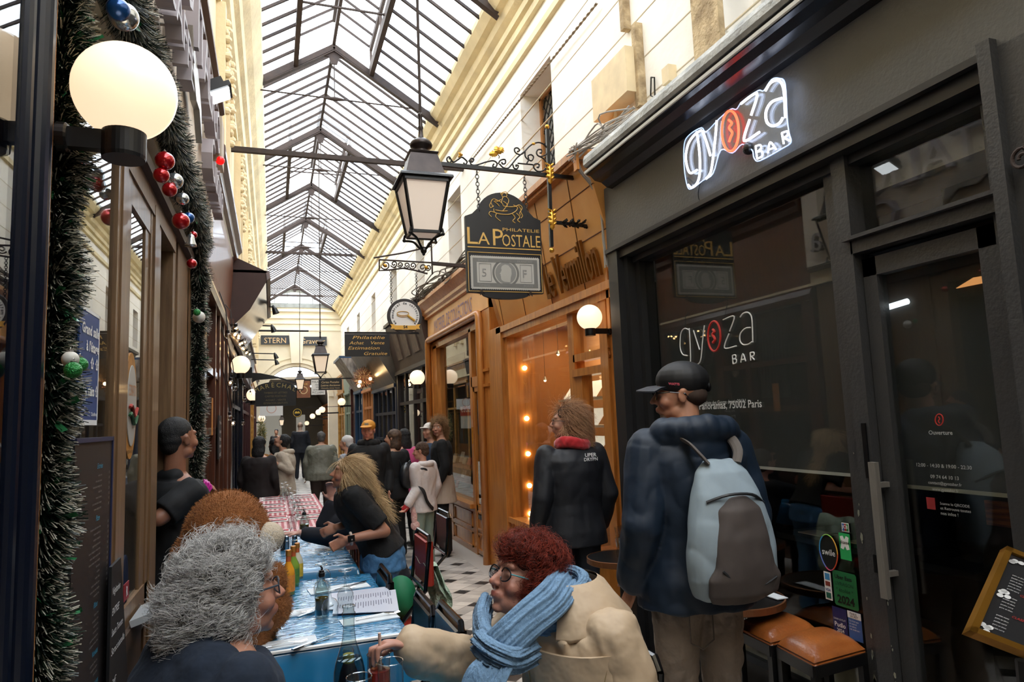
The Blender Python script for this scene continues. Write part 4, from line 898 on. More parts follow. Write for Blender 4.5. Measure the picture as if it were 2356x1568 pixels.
q = MB(); text(q, 'L', (x0+.01, YF, 2.79), XP, ZP, h=.125, w=.075); text(q, 'A', (x0+.085, YF, 2.79), XP, ZP, h=.09, w=.085); text(q, 'P', (x0+.195, YF, 2.787), XP, ZP, h=.125, w=.075); text(q, 'OSTALE', (x0+.262, YF, 2.785), XP, ZP, h=.09, w=.285)
text(q, 'PHILATELIE', (x0+.268, YF, 2.893), XP, ZP, h=.024, w=.275)
q.build('gold_lettering', M_GOLDP, ps)
mb = MB(); mb.box((x0+.01, YF-.001, 2.765), (x1-.01, YF, 2.772))
def rect(mb, a, b_, c, d, w, y): 
    for p0, p1 in (((a, b_), (c, b_+w)), ((a, d-w), (c, d)), ((a, b_+w), (a+w, d-w)), ((c-w, b_+w), (c, d-w))): mb.box((p0[0], y-.001, p0[1]), (p1[0], y, p1[1]))
rect(mb, x0+.008, zb+.065, x1-.008, 2.735, .004, YF); mb.build('gold_border', M_GOLDP, ps)
# mounted rider outline in gold line
def hz(u, v): return (x0+.13+.0+.0+u*.30, YF, 2.955+v*.19)
rider = [[(.25, .55), (.2, .72), (.26, .86), (.36, .82), (.46, .74), (.5, .62)], [(.2, .72), (.16, .6), (.19, .52), (.26, .6)], [(.26, .5), (.28, .35), (.45, .3), (.65, .32), (.8, .45), (.85, .6), (.75, .68)], [(.5, .62), (.62, .6), (.78, .62), (.9, .7), (.97, .6), (.93, .45), (.97, .3), (.93, .2)],
         [(.28, .35), (.18, .38), (.14, .28), (.2, .18)], [(.33, .32), (.3, .2), (.38, .08), (.42, .04)], [(.72, .34), (.78, .2), (.72, .08), (.78, .0)], [(.82, .38), (.9, .24), (.84, .12), (.9, .04)],
         [(.45, .72), (.5, .95), (.58, .97), (.64, .85), (.6, .68), (.52, .5), (.47, .42)], [(.5, .95), (.47, 1.04), (.53, 1.12), (.6, 1.06), (.58, .97)], [(.5, 1.05), (.44, 1.08), (.56, 1.17), (.63, 1.1)], [(.45, .86), (.36, .78), (.3, .8)], [(.5, .8), (.58, .72), (.6, .62)], [(.27, .78), (.34, .7), (.4, .6)], [(.3, .45), (.45, .42), (.6, .44)], [(.88, .66), (.94, .52), (.9, .4), (.92, .3)]]
mb = MB()
for pl in rider: mb.tube(smoothpath([hz(*q_) for q_ in pl], 4), .0028, 5)
mb.build('gold_rider', M_GOLDP, ps)
# stamp: perforated edge, borders, medallion, profile head
M_ST = mat('stamp_grey', '#a39f98', .6); M_STD = mat('stamp_dark_grey', '#77756f', .6); M_STL = mat('stamp_light_grey', '#bdb8ae', .6)
a0, a1, s0, s1 = x0+.03, x1-.03, zb+.085, 2.705; pf = []
def scal(p, q_, n, r):
    p, q_ = np.array(p), np.array(q_); d = (q_-p)/n; nn_ = np.array([d[1], -d[0]])/np.linalg.norm(d); o = []
    for i in range(n):
        for t in (0, .3, .5, .7): o.append(tuple(p+d*(i+t)+nn_*(r if t in (.3, .7) else (r*1.3 if t == .5 else 0))))
    return o
pf = scal((a0, s0), (a1, s0), 34, .005)+scal((a1, s0), (a1, s1), 22, .005)+scal((a1, s1), (a0, s1), 34, .005)+scal((a0, s1), (a0, s0), 22, .005)
MB().prism([(p_[0], p_[1]) for p_ in pf], (0, YF-.002, 0), XP, ZP, YP, .002).build('stamp', M_STL, ps)
mb = MB(); rect(mb, a0+.012, s0+.012, a1-.012, s1-.012, .028, YF-.0025); cxs, czs = (a0+a1)/2, (s0+s1)/2
for k in range(28):
    z = s0+.045+k*.0085; mb2 = None
mb.lathe([(.098, 0), (.098, .001), (.083, .001), (.083, 0)], (cxs, YF-.002, czs), axis=Yn, seg=48, cap=False)
rect(mb, a0+.055, s0+.05, cxs-.105, s1-.05, .003, YF-.0025); rect(mb, cxs+.105, s0+.05, a1-.055, s1-.05, .003, YF-.0025)
mb.build('stamp_border', M_STD, ps)
mb = MB(); mb.lathe([(.0755, 0), (.0755, .0012)], (cxs, YF-.0022, czs), axis=Yn, seg=48); mb.build('medallion', mat('medallion', '#8a8882', .6), ps)
prof = [(-.012, -.062), (.03, -.064), (.034, -.03), (.042, -.005), (.04, .03), (.02, .055), (-.005, .06), (-.026, .05), (-.034, .035), (-.031, .02), (-.038, .004), (-.046, -.006), (-.038, -.010), (-.04, -.02), (-.036, -.026), (-.038, -.034), (-.034, -.05), (-.022, -.058)]
MB().prism([(cxs+u*1.0, czs+v) for u, v in prof], (0, YF-.0045, 0), XP, ZP, YP, .001).build('profile_head', mat('head_grey', '#b4b0a6', .6), ps)
mb = MB()
for k in range(60):
    t_ = 2*math.pi*k/60; mb.sphere((cxs+.0905*math.cos(t_), YF-.004, czs+.0905*math.sin(t_)), .0022, 5, 4)
text(mb, '5', (a0+.075, YF-.004, czs-.03), XP, ZP, h=.06); text(mb, 'F', (cxs+.125, YF-.004, czs-.03), XP, ZP, h=.06)
for s_, x_, z_, al in (('EMPIRE', a0+.05, s1-.036, 'l'), ('FRANCAIS', a1-.05, s1-.036, 'r'), ('TIMBRE', a0+.05, s0+.016, 'l'), ('POSTE', a1-.05, s0+.016, 'r')): text(mb, s_, (x_, YF-.004, z_), XP, ZP, h=.018, align=al)
mb.build('stamp_print', mat('stamp_print', '#8c8984', .6), ps)
mb = MB()
for k in range(6):
    for xx in (x0+.1, x1-.1):
        a_ = k*math.pi/3; mb.prism([(xx, zb+.06), (xx+.018*math.cos(a_-.25), zb+.06+.018*math.sin(a_-.25)), (xx+.026*math.cos(a_), zb+.06+.026*math.sin(a_)), (xx+.018*math.cos(a_+.25), zb+.06+.018*math.sin(a_+.25))], (0, YF-.006, 0), XP, ZP, YP, .006)
mb.build('bolt_stars', M_RUST, ps)
mb = MB(); chain(mb, (1.353, SY+.01, 3.315), (1.36, SY+.01, 3.02), 11); chain(mb, (1.706, SY+.01, 3.30), (1.716, SY+.01, 3.01), 11); mb.build('chains', M_IRON, ps)

# the wrought iron bracket carrying it
BRK = thing('sign_bracket', 'wrought iron bracket with scrolls and gilded leaves above the stamp sign', 'bracket', (2.2, SY, 3.3)); YB2 = SY+.015
mb = MB(); mb.bar((1.10, YB2, 3.345), (2.22, YB2, 3.325), .022, .028); mb.bar((1.905, YB2, 3.68), (1.895, YB2, 2.80), .024, .024)
mb.bar((1.9, YB2, 2.985), (2.26, YB2, 2.965), .018, .022); mb.box((2.2, YB2-.04, 3.28), (2.215, YB2+.04, 3.38)); mb.box((2.24, YB2-.03, 2.91), (2.26, YB2+.03, 3.02))
mb.build('bars', M_BLK, BRK)
def sc(mb, c, r0, r1, a0, a1, tail=None, r=.006, y=YB2):
    pts = [(c[0]+u, y, c[1]+v) for u, v in spiral((0, 0), r0, r1, a0, a1)]
    if tail: pts += [(t_[0], y, t_[1]) for t_ in tail]
    mb.tube(smoothpath(pts, 2), r, 7)
mb = MB()
S_ = lambda x, y: tuple(P(x, y, Y=SY+.015)[[0, 2]])
def cpx(u, v): return (860+u*.2806, 280+v*.2806)
def pl2(mb, L, r=.0055, y=SY+.015):
    mb.tube(smoothpath([P(*cpx(*q_), Y=y) for q_ in L], 4), r, 7)
for L in ([(615, 300), (635, 310), (625, 335), (605, 325), (600, 300), (620, 288), (650, 330), (690, 310), (720, 290), (750, 310), (765, 330), (750, 350), (735, 335)],
          [(780, 325), (800, 300), (820, 310), (805, 330), (790, 322), (800, 350), (840, 355), (920, 330), (980, 320), (1010, 340), (1000, 370), (975, 365), (985, 345)],
          [(1020, 345), (1040, 315), (1075, 310), (1078, 340), (1055, 345), (1050, 330)], [(1030, 345), (1060, 375), (1100, 380), (1130, 350), (1180, 290), (1240, 240)], [(1140, 350), (1150, 380), (1175, 385), (1185, 360), (1165, 355), (1170, 370)],
          [(1240, 245), (1200, 270), (1160, 250), (1155, 220), (1180, 215), (1195, 235), (1175, 245)], [(1240, 240), (1290, 190), (1350, 170), (1400, 190), (1425, 230), (1410, 270), (1360, 285), (1335, 260), (1345, 230), (1375, 230), (1375, 255), (1360, 255)],
          [(1240, 245), (1245, 290), (1290, 320), (1310, 290), (1290, 270), (1265, 280), (1270, 310), (1255, 340)], [(1350, 280), (1400, 310), (1415, 360), (1390, 400), (1340, 405), (1310, 370), (1325, 345), (1355, 350), (1350, 375), (1335, 370)], [(1180, 340), (1230, 345), (1290, 350), (1310, 355)]): pl2(mb, L)
mb.build('scrolls', M_IRON, BRK)
def leaf(mb, base, tip, w, nrm=(0, -1, 0), n=8, serr=.25):
    base, tip, nrm = [np.array(q_, float) for q_ in (base, tip, nrm)]; d = tip-base; L = np.linalg.norm(d); d /= L; s_ = np.cross(d, nrm); s_ /= np.linalg.norm(s_); pts = []
    for i in range(n+1):
        t_ = i/n; ww = w*math.sin(math.pi*min(1, t_*.92+.04))**.8*(1+(serr if i % 2 else -serr)); pts.append((t_*L, ww, -ww))
    v = []; f = []
    for (l, a_, b2) in pts:
        c_ = base+d*l+nrm*.012*math.sin(math.pi*l/L); v += [c_+s_*a_, c_+nrm*.006, c_+s_*b2]
    for i in range(n): f += [(i*3, i*3+1, i*3+4, i*3+3), (i*3+1, i*3+2, i*3+5, i*3+4)]
    k0 = len(v); v += [q_-nrm*.004 for q_ in v]; f += [tuple(i+k0 for i in reversed(q_)) for q_ in f]; mb.add(v, f)
mb = MB()
bp = P(*cpx(1020, 300), Y=SY)
for (u, v) in ((945, 265), (1000, 200), (1055, 210)): leaf(mb, P(*cpx(1015, 268), Y=SY) if u != 1055 else P(*cpx(1025, 262), Y=SY), P(*cpx(u, v), Y=SY), .022)
for (u, v) in ((690, 290), (695, 250), (720, 262)): leaf(mb, P(*cpx(712, 285), Y=SY), P(*cpx(u, v), Y=SY), .009)
mb.sphere((1.905, YB2, 3.70), .017, 12, 8); mb.sphere((1.895, YB2, 2.775), .019, 12, 8); mb.sphere(P(*cpx(1310, 180), Y=SY), (.014, .01, .01), 8, 6)
for zz, hgt in ((3.335, .15), (2.995, .15)):
    leaf(mb, (1.90, YB2-.018, zz-hgt/2), (1.90, YB2-.018, zz+hgt/2), .026); 
    for s_ in (-1, 1):
        for j in range(4): leaf(mb, (1.90, YB2-.018, zz-hgt*.3+j*.032), (1.90+s_*.034, YB2-.024, zz-hgt*.3+j*.032+.03), .008)
mb.build('gilded_leaves', M_GOLD, BRK)
mb = MB()
for k in range(16):
    x = 1.97+k*.012; a_ = k*2.4; leaf(mb, (x, YB2, 2.985), (x+.035, YB2+.035*math.cos(a_), 2.985+.035*math.sin(a_)), .010, nrm=(0, -math.sin(a_), math.cos(a_)))
mb.build('iron_garland', M_IRON, BRK)
MB().tube([P(*cpx(1025, 300), Y=SY+.01), P(*cpx(1030, 285), Y=SY), P(*cpx(1018, 268), Y=SY)], .003, 5).build('leaf_stem', M_IRON, BRK)
mb = MB(); mb.bar(P(*cpx(1650, 210), X=2.0), P(*cpx(1665, 400), X=2.0), .05, .02); tag(mb.build('wood_bracket', M_OR), 'short orange wooden upright at the top corner of the slanted board', 'bracket')

# round sign 54
RY = 6.2
rs = thing('round_sign', 'round white sign with dark rim, magnifying glass and the number 54', 'sign', tuple(P(931, 727, Y=RY)))
c = P(931, 727, Y=RY); R_ = (P(971, 727, Y=RY)[0]-P(891, 727, Y=RY)[0])/2
MB().lathe([(R_, -.015), (R_, .015), (R_*.99, .018)], c, axis=Yn, seg=48).build('rim', mat('rim_brown', '#2f2925', .5), rs)
MB().lathe([(R_*.83, 0), (R_*.83, .003)], c-YP*.016, axis=Yn, seg=48).build('face', mat('sign_white', '#e9e6e1', .5), rs)
mb = MB(); s_ = 'au matériel de collections'
for i, ch in enumerate(s_):
    if ch == ' ': continue
    a_ = math.radians(218-i*(256/(len(s_)-1))); rr = R_*.66
    Uu = np.array([math.sin(a_), 0, -math.cos(a_)]); Vv = np.array([math.cos(a_), 0, math.sin(a_)])
    text(mb, ch, c-YP*.021+Vv*rr, Uu, Vv, h=R_*.15, align='c', bold=.02)
text(mb, '54', c-YP*.030+ZP*(-R_*.72), XP, ZP, h=R_*.17, align='c', bold=.03)
mb.build('lettering', M_K, rs)
mb = MB(); mb.prism([(-.62*R_, -.50*R_), (-.86*R_, -.48*R_), (-.78*R_, -.62*R_), (-.84*R_, -.76*R_), (-.62*R_, -.74*R_), (-.62*R_, -.80*R_), (.62*R_, -.80*R_), (.62*R_, -.74*R_), (.84*R_, -.76*R_), (.78*R_, -.62*R_), (.86*R_, -.48*R_), (.62*R_, -.50*R_), (.62*R_, -.56*R_), (-.62*R_, -.56*R_)], c-YP*.028, XP, ZP, YP, .006); mb.build('ribbon', mat('ribbon_gold', '#e2ab45', .5), rs)
mb = MB(); mb.tube([c-YP*.022+R_*np.array([-.12+.34*math.cos(t_), 0, .14+.12*math.sin(t_)]) for t_ in np.linspace(0, 6.283, 25)[:-1]], R_*.02, 6, closed=True); mb.tube([c-YP*.022+R_*np.array([-.12+.34*math.cos(t_), 0, .06+.12*math.sin(t_)]) for t_ in np.linspace(3.14, 6.283, 14)], R_*.02, 6)
mb.tube([c-YP*.022+R_*np.array(q_) for q_ in ((.14, 0, .02), (.55, 0, -.28))], R_*.07, 8); mb.build('magnifier', mat('magnifier_gold', '#c79a3c', .5), rs)
mb = MB(); chain(mb, c+np.array([-R_*.75, 0, R_*.7]), P(899, 622, Y=RY), 18, .005, .010); chain(mb, c+np.array([R_*.75, 0, R_*.7]), P(957, 628, Y=RY), 18, .005, .010); mb.build('chains', M_IRON, rs)
br = thing('sign_bracket', 'flat scrollwork iron bracket holding the round sign', 'bracket', tuple(P(990, 610, Y=RY)))
mb = MB()
def cq(u, v): return P(860+u*.2806, 280+v*.2806, Y=RY)
for L in ([(45, 1130), (480, 1155)], [(45, 1130), (45, 1220), (120, 1215), (240, 1200), (330, 1215), (440, 1245)], [(0, 1115), (240, 1075), (470, 1020)], [(470, 960), (480, 1250)]): mb.tube([cq(*q_) for q_ in L], .008, 6)
for cxp, czp, rp in ((95, 1175, 38), (165, 1165, 30), (215, 1170, 24), (270, 1175, 26), (320, 1178, 30), (400, 1195, 38), (445, 1195, 26)):
    mb.tube([cq(cxp+u, czp+v) for u, v in spiral((0, 0), 6, rp, 0, 9)], .006, 5)
pe = cq(480, 1160); mb.bar((pe[0], RY, pe[2]), (2.45, RY, pe[2]-.05), .03, .03)
mb.build('scrollwork', M_RUST, br)
for (u, v) in ((85, 1190), (420, 1205)): leaf_ = MB(); leaf(leaf_, cq(u, v), cq(u+18, v-22), .02); leaf_.build('gilded_leaf', M_GOLD, br)
# rectangular signs
def boardsign(name, label, px, Y, m, lines, tm, th=.03, hang=None, bracket=None, extra=None):
    (xa, ya), (xb, yb) = px; a_, c_ = P(xa, ya, Y=Y), P(xb, yb, Y=Y); t = thing(name, label, 'sign', ((a_[0]+c_[0])/2, Y, c_[2]))
    MB().box((a_[0], Y, c_[2]), (c_[0], Y+th, a_[2])).build('board', m, t); W, H = c_[0]-a_[0], a_[2]-c_[2]; q = MB()
    for s_, u, v, w_, h_, sh in lines: text(q, s_, (a_[0]+u*W, Y-.003, c_[2]+v*H), XP, ZP, w=w_*W, h=h_*H if h_ else None, shear=sh)
    if q.n: q.build('lettering', tm, t)
    if bracket:
        q = MB(); x2 = bracket; q.bar((a_[0], Y+th/2, a_[2]+.02), (x2, Y+th/2, a_[2]+.02), .03, .03) if x2 > a_[0] else q.bar((x2, Y+th/2, a_[2]+.02), (c_[0], Y+th/2, a_[2]+.02), .03, .03); q.build('bracket', M_IRON, t)
    return t, a_, c_, W, H
boardsign('hanging_sign', 'dark square sign with slanted gold words Philatélie and Achat Vente', ((793, 768), (897, 819)), 10.6, M_SIGN, [('Philatélie', .17, .78, .72, .15, .25), ('Achat', .1, .54, .32, .15, .25), ('Vente', .58, .54, .3, .15, .25), ('Estimation', .07, .31, .7, .15, .25), ('Gratuite', .42, .06, .52, .15, .25)], M_GOLDP, bracket=2.3)
boardsign('hanging_sign', 'small dark sign with cream slanted words about postcards and old letters', ((733, 873), (787, 896)), 17.0, M_SIGN, [('Cartes Postales', .12, .66, .76, .2, .25), ('Lettres Anciennes', .1, .36, .82, .2, .25), ('Philatélie Achat Vente', .12, .14, .78, .1, 0)], mat('cream_paint', '#d8b98a', .6), bracket=2.2)
boardsign('hanging_sign', 'white sign with black capitals partly behind the small dark postcard sign', ((716, 873), (748, 907)), 20.5, mat('sign_white'), [('PHILATELIE', .06, .78, .88, .15, 0), ('PIECES', .3, .6, .4, .1, 0), ('VENTE', .32, .45, .36, .1, 0), ('ESTIMATION', .15, .28, .7, .09, 0), ('M.C.LABRE', .08, .08, .84, .14, 0)], M_K, bracket=2.2)
t, a_, c_, W, H = boardsign('hanging_sign', 'reddish brown sign with a pale medallion behind the third lantern', ((683, 876), (714, 914)), 24, mat('red_brown_sign', '#8f5b3c', .6, color2='#6b3c26', vscale=4), [('RT DE', .2, .75, .6, .12, 0)], M_GOLDP, bracket=2.25)
MB().lathe([(W*.3, 0), (W*.3, .004), (W*.24, .004), (W*.24, 0)], ((a_[0]+c_[0])/2, 24-.001, (a_[2]+c_[2])/2-.03), axis=Yn, seg=32, cap=False).build('medallion', mat('cream_paint'), t)
boardsign('wall_sign', 'left black sign with cream capitals high on the far end wall', ((600, 771), (666, 792)), YE-.1, mat('slate_sign', '#363a40', .6), [('STERN', .12, .16, .76, .62, 0)], mat('cream_paint'))
boardsign('wall_sign', 'right black sign with the cream word Graveur high on the end wall', ((688, 774), (752, 794)), YE-.1, mat('slate_sign'), [('Graveur', .06, .2, .88, .6, 0)], mat('cream_paint'))
# arched black sign
AY = 13.4
ms = thing('hanging_sign', 'arched black sign with faded gold name and lines, held by a curved iron arm', 'sign', tuple(P(634, 932, Y=AY)))
a_, c_ = P(587, 895, Y=AY), P(681, 932, Y=AY); W = c_[0]-a_[0]; H = a_[2]-c_[2]
poly = [(a_[0], c_[2]), (c_[0], c_[2]), (c_[0], a_[2])]+[((a_[0]+c_[0])/2+W/2*math.cos(t_), a_[2]+.13*math.sin(t_)) for t_ in np.linspace(.15, math.pi-.15, 14)]+[(a_[0], a_[2])]
MB().prism(poly, (0, AY, 0), XP, ZP, YP, .03).build('board', M_SIGN, ms); mb = MB()
for i, ch in enumerate('MARÉCHAL'):
    t_ = math.radians(118-i*8.0); rr = W*.98; cc = np.array([(a_[0]+c_[0])/2, AY-.003, a_[2]+.06-rr]); Vv = np.array([math.cos(t_), 0, math.sin(t_)]); Uu = np.array([math.sin(t_), 0, -math.cos(t_)]); text(mb, ch, cc+Vv*(rr-.03), Uu, Vv, h=.085, align='c')
mb.build('name', mat('olive_gold', '#a08a50', .6), ms); mb = MB()
for s_, v in (('TIMBRES ET LETTRES', .72), ('CARTES POSTALES', .52), ('ACHAT - VENTE', .3), ('ESTIMATION GRATUITE', .12)): text(mb, s_, ((a_[0]+c_[0])/2, AY-.003, c_[2]+v*H), XP, ZP, w=W*(.3+.015*len(s_)), h=.034, align='c')
mb.build('small_lines', mat('dull_gold', '#6b5a38', .6), ms)
mb = MB(); pts = [P(580, 857, Y=AY), P(600, 858, Y=AY), P(640, 866, Y=AY), P(683, 880, Y=AY)]; lo = [P(580, 880, Y=AY), P(590, 874, Y=AY), P(640, 870, Y=AY), P(683, 883, Y=AY)]
v = []; n_ = len(pts); v = pts+lo; v = v+[q_+YP*.02 for q_ in v]
mb.add(v, [(0, 4, 5, 1), (1, 5, 6, 2), (2, 6, 7, 3), (8, 9, 13, 12), (9, 10, 14, 13), (10, 11, 15, 14), (0, 1, 9, 8), (1, 2, 10, 9), (2, 3, 11, 10), (4, 12, 13, 5), (5, 13, 14, 6), (6, 14, 15, 7)]); mb.bar(pts[0]-XP*.25, pts[0], .03, .2)
mb.build('curved_arm', M_BLK, ms)
# white square sign under it and small round lit sign
t, a_, c_, W, H = boardsign('hanging_sign', 'white square sign with a faint pink ring below the arched black sign', ((598, 931), (651, 955)), 17, mat('sign_white'), [], M_RED, bracket=-.5)
MB().lathe([(.11, 0), (.11, .003), (.095, .003), (.095, 0)], ((a_[0]+c_[0])/2, 16.998, (a_[2]+c_[2])/2+.04), axis=Yn, seg=32, cap=False).build('pink_ring', mat('faint_pink', '#d9a794', .6), t)
c = P(684, 949, Y=22); t = thing('round_sign', 'small round black and yellow sign far down the passage', 'sign', tuple(c))
MB().lathe([(.14, 0), (.14, .02)], c, axis=Yn, seg=32).build('disc', M_BLK, t); MB().lathe([(.125, .02), (.125, .024), (.11, .024), (.11, .02)], c, axis=Yn, seg=32, cap=False).build('ring', mat('yellow_print', '#d9b23f', .5), t); MB().prism([(-.08, -.02), (.08, -.02), (.07, .02), (.03, .05), (0, .02), (-.03, .05), (-.07, .02)], c-YP*.022, XP, ZP, Yn, .004).build('emblem', mat('yellow_print'), t); MB().bar(c+ZP*.14, (2.3, 22, c[2]+.16), .015, .015).build('bracket', M_IRON, t)
# iron spouts (small hanging pennant hooks) on the left far signs
for k, (px, py, Y) in enumerate(((632, 712, 10.5), (628, 755, 12), (634, 818, 15), (636, 832, 16))):
    p = P(px, py, Y=Y); q = thing('spot_lamp', ('upper', 'second', 'third', 'lowest')[k]+' small black spot lamp on a thin arm along the left wall', 'spot lamp', tuple(p))
    MB().bar((XL, Y, p[2]+.06), (p[0], Y, p[2]+.04), .02, .02).build('arm', M_BLK, q); MB().lathe([(.012, .07), (.035, .02), (.05, -.06), (.045, -.065)], p, axis=(-.35, 0, 1), seg=14).build('head', M_BLK, q)
p0, p1 = P(590, 760, Y=14), P(710, 761, Y=14); tag(MB().tube([(XL, 14, p0[2]), (p1[0], 14, p1[2])], .018, 8).build('iron_rod', M_IRON), 'plain iron rod reaching out from the left wall below the gable', 'rod')
# ================================================================ left-hand shops
M_OAK = mat('worn_tan_wood', '#7d5f3f', .5, color2='#654a2f', vscale=6, stretch=(9, 9, .6), bump=.12, coat=.15)
M_OAKD = mat('dark_tan_wood', '#4a3523', .55, color2='#38271a', vscale=6, stretch=(9, 9, .6))
M_NAVYP = mat('navy_black_gloss', '#0c1220', .25)
M_CRM = mat('cream_board', '#e2d3bf', .6, var=.08, vscale=3)
M_LET = mat('mauve_grey_letters', '#9c9294', .5)
M_MAHO = mat('mahogany', '#5a2e18', .35, color2='#3a1c0f', vscale=5, stretch=(8, 8, .6), coat=.3)
M_MAHOL = mat('mahogany_light', '#7d4523', .4, color2='#5e3119', vscale=5, stretch=(8, 8, .6), coat=.2)
UL = YP
rf = thing('shopfront', 'tan wooden restaurant front with cream lettered board above the garland', 'shopfront', (-.5, 3.2, 0))
mb = MB(); mb.box((-.56, -1.5, 0), (-.45, 1.48, .5)); mb.box((-.56, -1.5, 2.64), (-.45, 1.6, 2.95)); mb.box((-.58, 1.82, .0), (-.5, 3.5, .86)); mb.box((-.58, 1.82, .84), (-.475, 3.3, .90)); mb.build('stall_riser', M_OAKD, rf)
mb = MB(); mb.box((-.56, 1.605, 0), (-.452, 1.685, 2.75)); mb.build('wood_strip', mat('orange_tan_wood', '#9a6530', .5, color2='#7a4c22', vscale=6, stretch=(9, 9, .6)), rf)
mb = MB(); mb.tube([(-.452, 1.565, 0), (-.452, 1.565, 2.9)], .030, 20); mb.tube([(-.455, 1.505, 0), (-.455, 1.505, 2.9)], .016, 12); mb.box((-.56, 1.475, 0), (-.455, 1.605, 2.9)); mb.build('round_post', M_NAVYP, rf)
mb = MB()
mb.box((-.56, 2.57, .9), (-.492, 2.80, 2.6)); mb.box((-.56, 2.62, .9), (-.486, 2.70, 2.6)); mb.box((-.56, 1.82, 2.55), (-.486, 4.0, 2.66)); mb.box((-.55, 3.24, 0), (-.492, 3.52, 2.6)); mb.box((-.55, 3.30, 0), (-.484, 3.42, 2.6)); mb.box((-.55, 3.14, .9), (-.498, 3.24, 2.55)); mb.box((-.56, 2.78, 2.45), (-.494, 3.26, 2.55)); mb.box((-.56, 2.78, .88), (-.492, 3.3, .98)); mb.box((-.56, 1.82, .88), (-.494, 2.62, .95))
mb.build('window_frame', M_OAK, rf)
mb = MB(); mb.box((-.6, 3.97, 0), (-.496, 4.06, 2.62)); mb.box((-.6, 4.06, 0), (-.5, 4.12, 2.62)); mb.box((-.6, 4.12, 0), (-.49, 4.64, 2.75)); mb.box((-.57, 4.60, 0), (-.49, 5.38, 3.0)); mb.build('jamb', M_OAK, rf)
mb = MB(); mb.box((-.60, -1.5, 2.66), (-.5, 5.4, 2.98)); mb.box((-.6, -1.5, 2.93), (-.41, 5.4, 2.98)); mb.box((-.53, 1.9, 2.64), (-.455, 4.6, 2.69)); mb.build('soffit_panel', mat('brown_soffit', '#3d2c20', .6, var=.15), rf)
mb = MB(); mb.box((-.5, -1.5, 2.96), (-.41, 5.4, 3.84)); mb.build('cream_board', M_CRM, rf)
mb = MB(); mb.sweepY([(-.5, 3.84), (-.39, 3.84), (-.39, 3.86), (-.36, 3.87), (-.36, 3.91), (-.33, 3.93), (-.33, 3.97), (-.5, 3.98)][::-1], -1.5, 5.3); mb.build('board_cornice', mat('brown_moulding', '#5f4636', .5), rf)
MB().box((-.457, -.5, .5), (-.453, 1.48, 2.66)).build('near_window_pane', M_GLASS, rf)
MB().box((-.507, 1.82, .92), (-.504, 2.6, 2.56)).build('window_pane', M_GLASS, rf)
MB().box((-.507, 2.76, .95), (-.504, 3.16, 2.46)).build('window_pane', M_GLASS, rf)
# stand-off letters: two big rows and a smaller row near the far end
for s_, y_, w_ in (('RISTORO', 1.6, 1.6), ('ITALICO', 3.4, 1.5)): q = MB(); text(q, s_, (-.36, y_, 3.42), UL, ZP, w=w_, h=.30, ext=.030); q.build('large_letters', M_LET, rf)
q = MB(); text(q, 'PASTA CAFFE', (-.36, 1.5, 3.12), UL, ZP, w=1.75, h=.17, ext=.03); q.build('middle_letters', M_LET, rf)
q = MB(); text(q, 'Cucina', (-.36, 4.25, 3.10), UL, ZP, w=1.0, h=.28, ext=.03); q.build('small_letters', M_LET, rf)
mb = MB()
for k in range(24): y = 1.5+k*.135; mb.tube([(-.41, y, 3.5), (-.38, y, 3.5)], .008, 6)
for k in range(10): y = 4.25+k*.1; mb.tube([(-.41, y, 3.16), (-.38, y, 3.16)], .007, 6)
for k in range(12): y = 1.55+k*.14; mb.tube([(-.41, y, 3.18), (-.38, y, 3.18)], .007, 6)
mb.build('letter_studs', M_STEEL, rf)
c0 = (-.35, 3.4, 3.2); mb = MB()
pts = [(-.355, 3.35, 3.50), (-.355, 3.42, 3.44), (-.355, 3.62, 3.40), (-.355, 3.8, 3.28), (-.355, 3.85, 3.12), (-.355, 3.7, 3.24), (-.355, 3.55, 3.22), (-.355, 3.42, 3.30)]
mb.prism([(p_[1], p_[2]) for p_ in pts], (-.38, 0, 0), YP, ZP, XP, .03); mb.build('boot_emblem', M_STEEL, rf)
# dark rooms behind
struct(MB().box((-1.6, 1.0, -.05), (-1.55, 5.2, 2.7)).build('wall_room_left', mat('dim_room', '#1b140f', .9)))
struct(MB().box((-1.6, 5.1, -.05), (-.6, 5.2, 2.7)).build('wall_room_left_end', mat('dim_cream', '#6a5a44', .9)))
# door leaf folded inside with a brass hinge
dl = MB().box((-1.0, 4.05, .05), (-.62, 4.09, 2.45)).build('inner_door', M_OAKD); tag(dl, 'dark inner door leaf standing open behind the waiter', 'door')
# floodlight, alarm box
fl = thing('floodlight', 'small black floodlight with lit glass above the cream lettered board', 'lamp', tuple(P(503, 213, X=-.3)))
c = P(503, 213, X=-.3); MB().obox(c, ((0, 1, 0), (.9, 0, .45), (-.45, 0, .9)), (.09, .075, .015)).build('body', M_BLK, fl); MB().obox(c+np.array([.012, 0, -.018]), ((0, 1, 0), (.9, 0, .45), (-.45, 0, .9)), (.075, .055, .004)).build('glass', emis('flood_glass', '#f4fbff', 3), fl)
mb = MB(); mb.bar(c+np.array([-.16, 0, .02]), c, .03, .02)
for k in range(7): mb.obox(c+np.array([-.02, -.075+k*.025, .03]), ((0, 1, 0), (.9, 0, .45), (-.45, 0, .9)), (.004, .05, .02))
mb.build('fins', M_BLK, fl)
c = P(499, 335, X=-.36); al = thing('alarm_box', 'cream alarm box with a red light at the end of the lettered board', 'alarm', tuple(c)); MB().box((-.41, c[1]-.14, c[2]-.16), (-.32, c[1]+.1, c[2]+.16)).build('case', mat('alarm_cream', '#b5a58f', .6), al); MB().sphere((-.33, c[1]-.12, c[2]-.15), .03, 12, 8).build('red_light', mat('alarm_red', '#d01010', .3, emit='#ff1010', estr=.5), al)

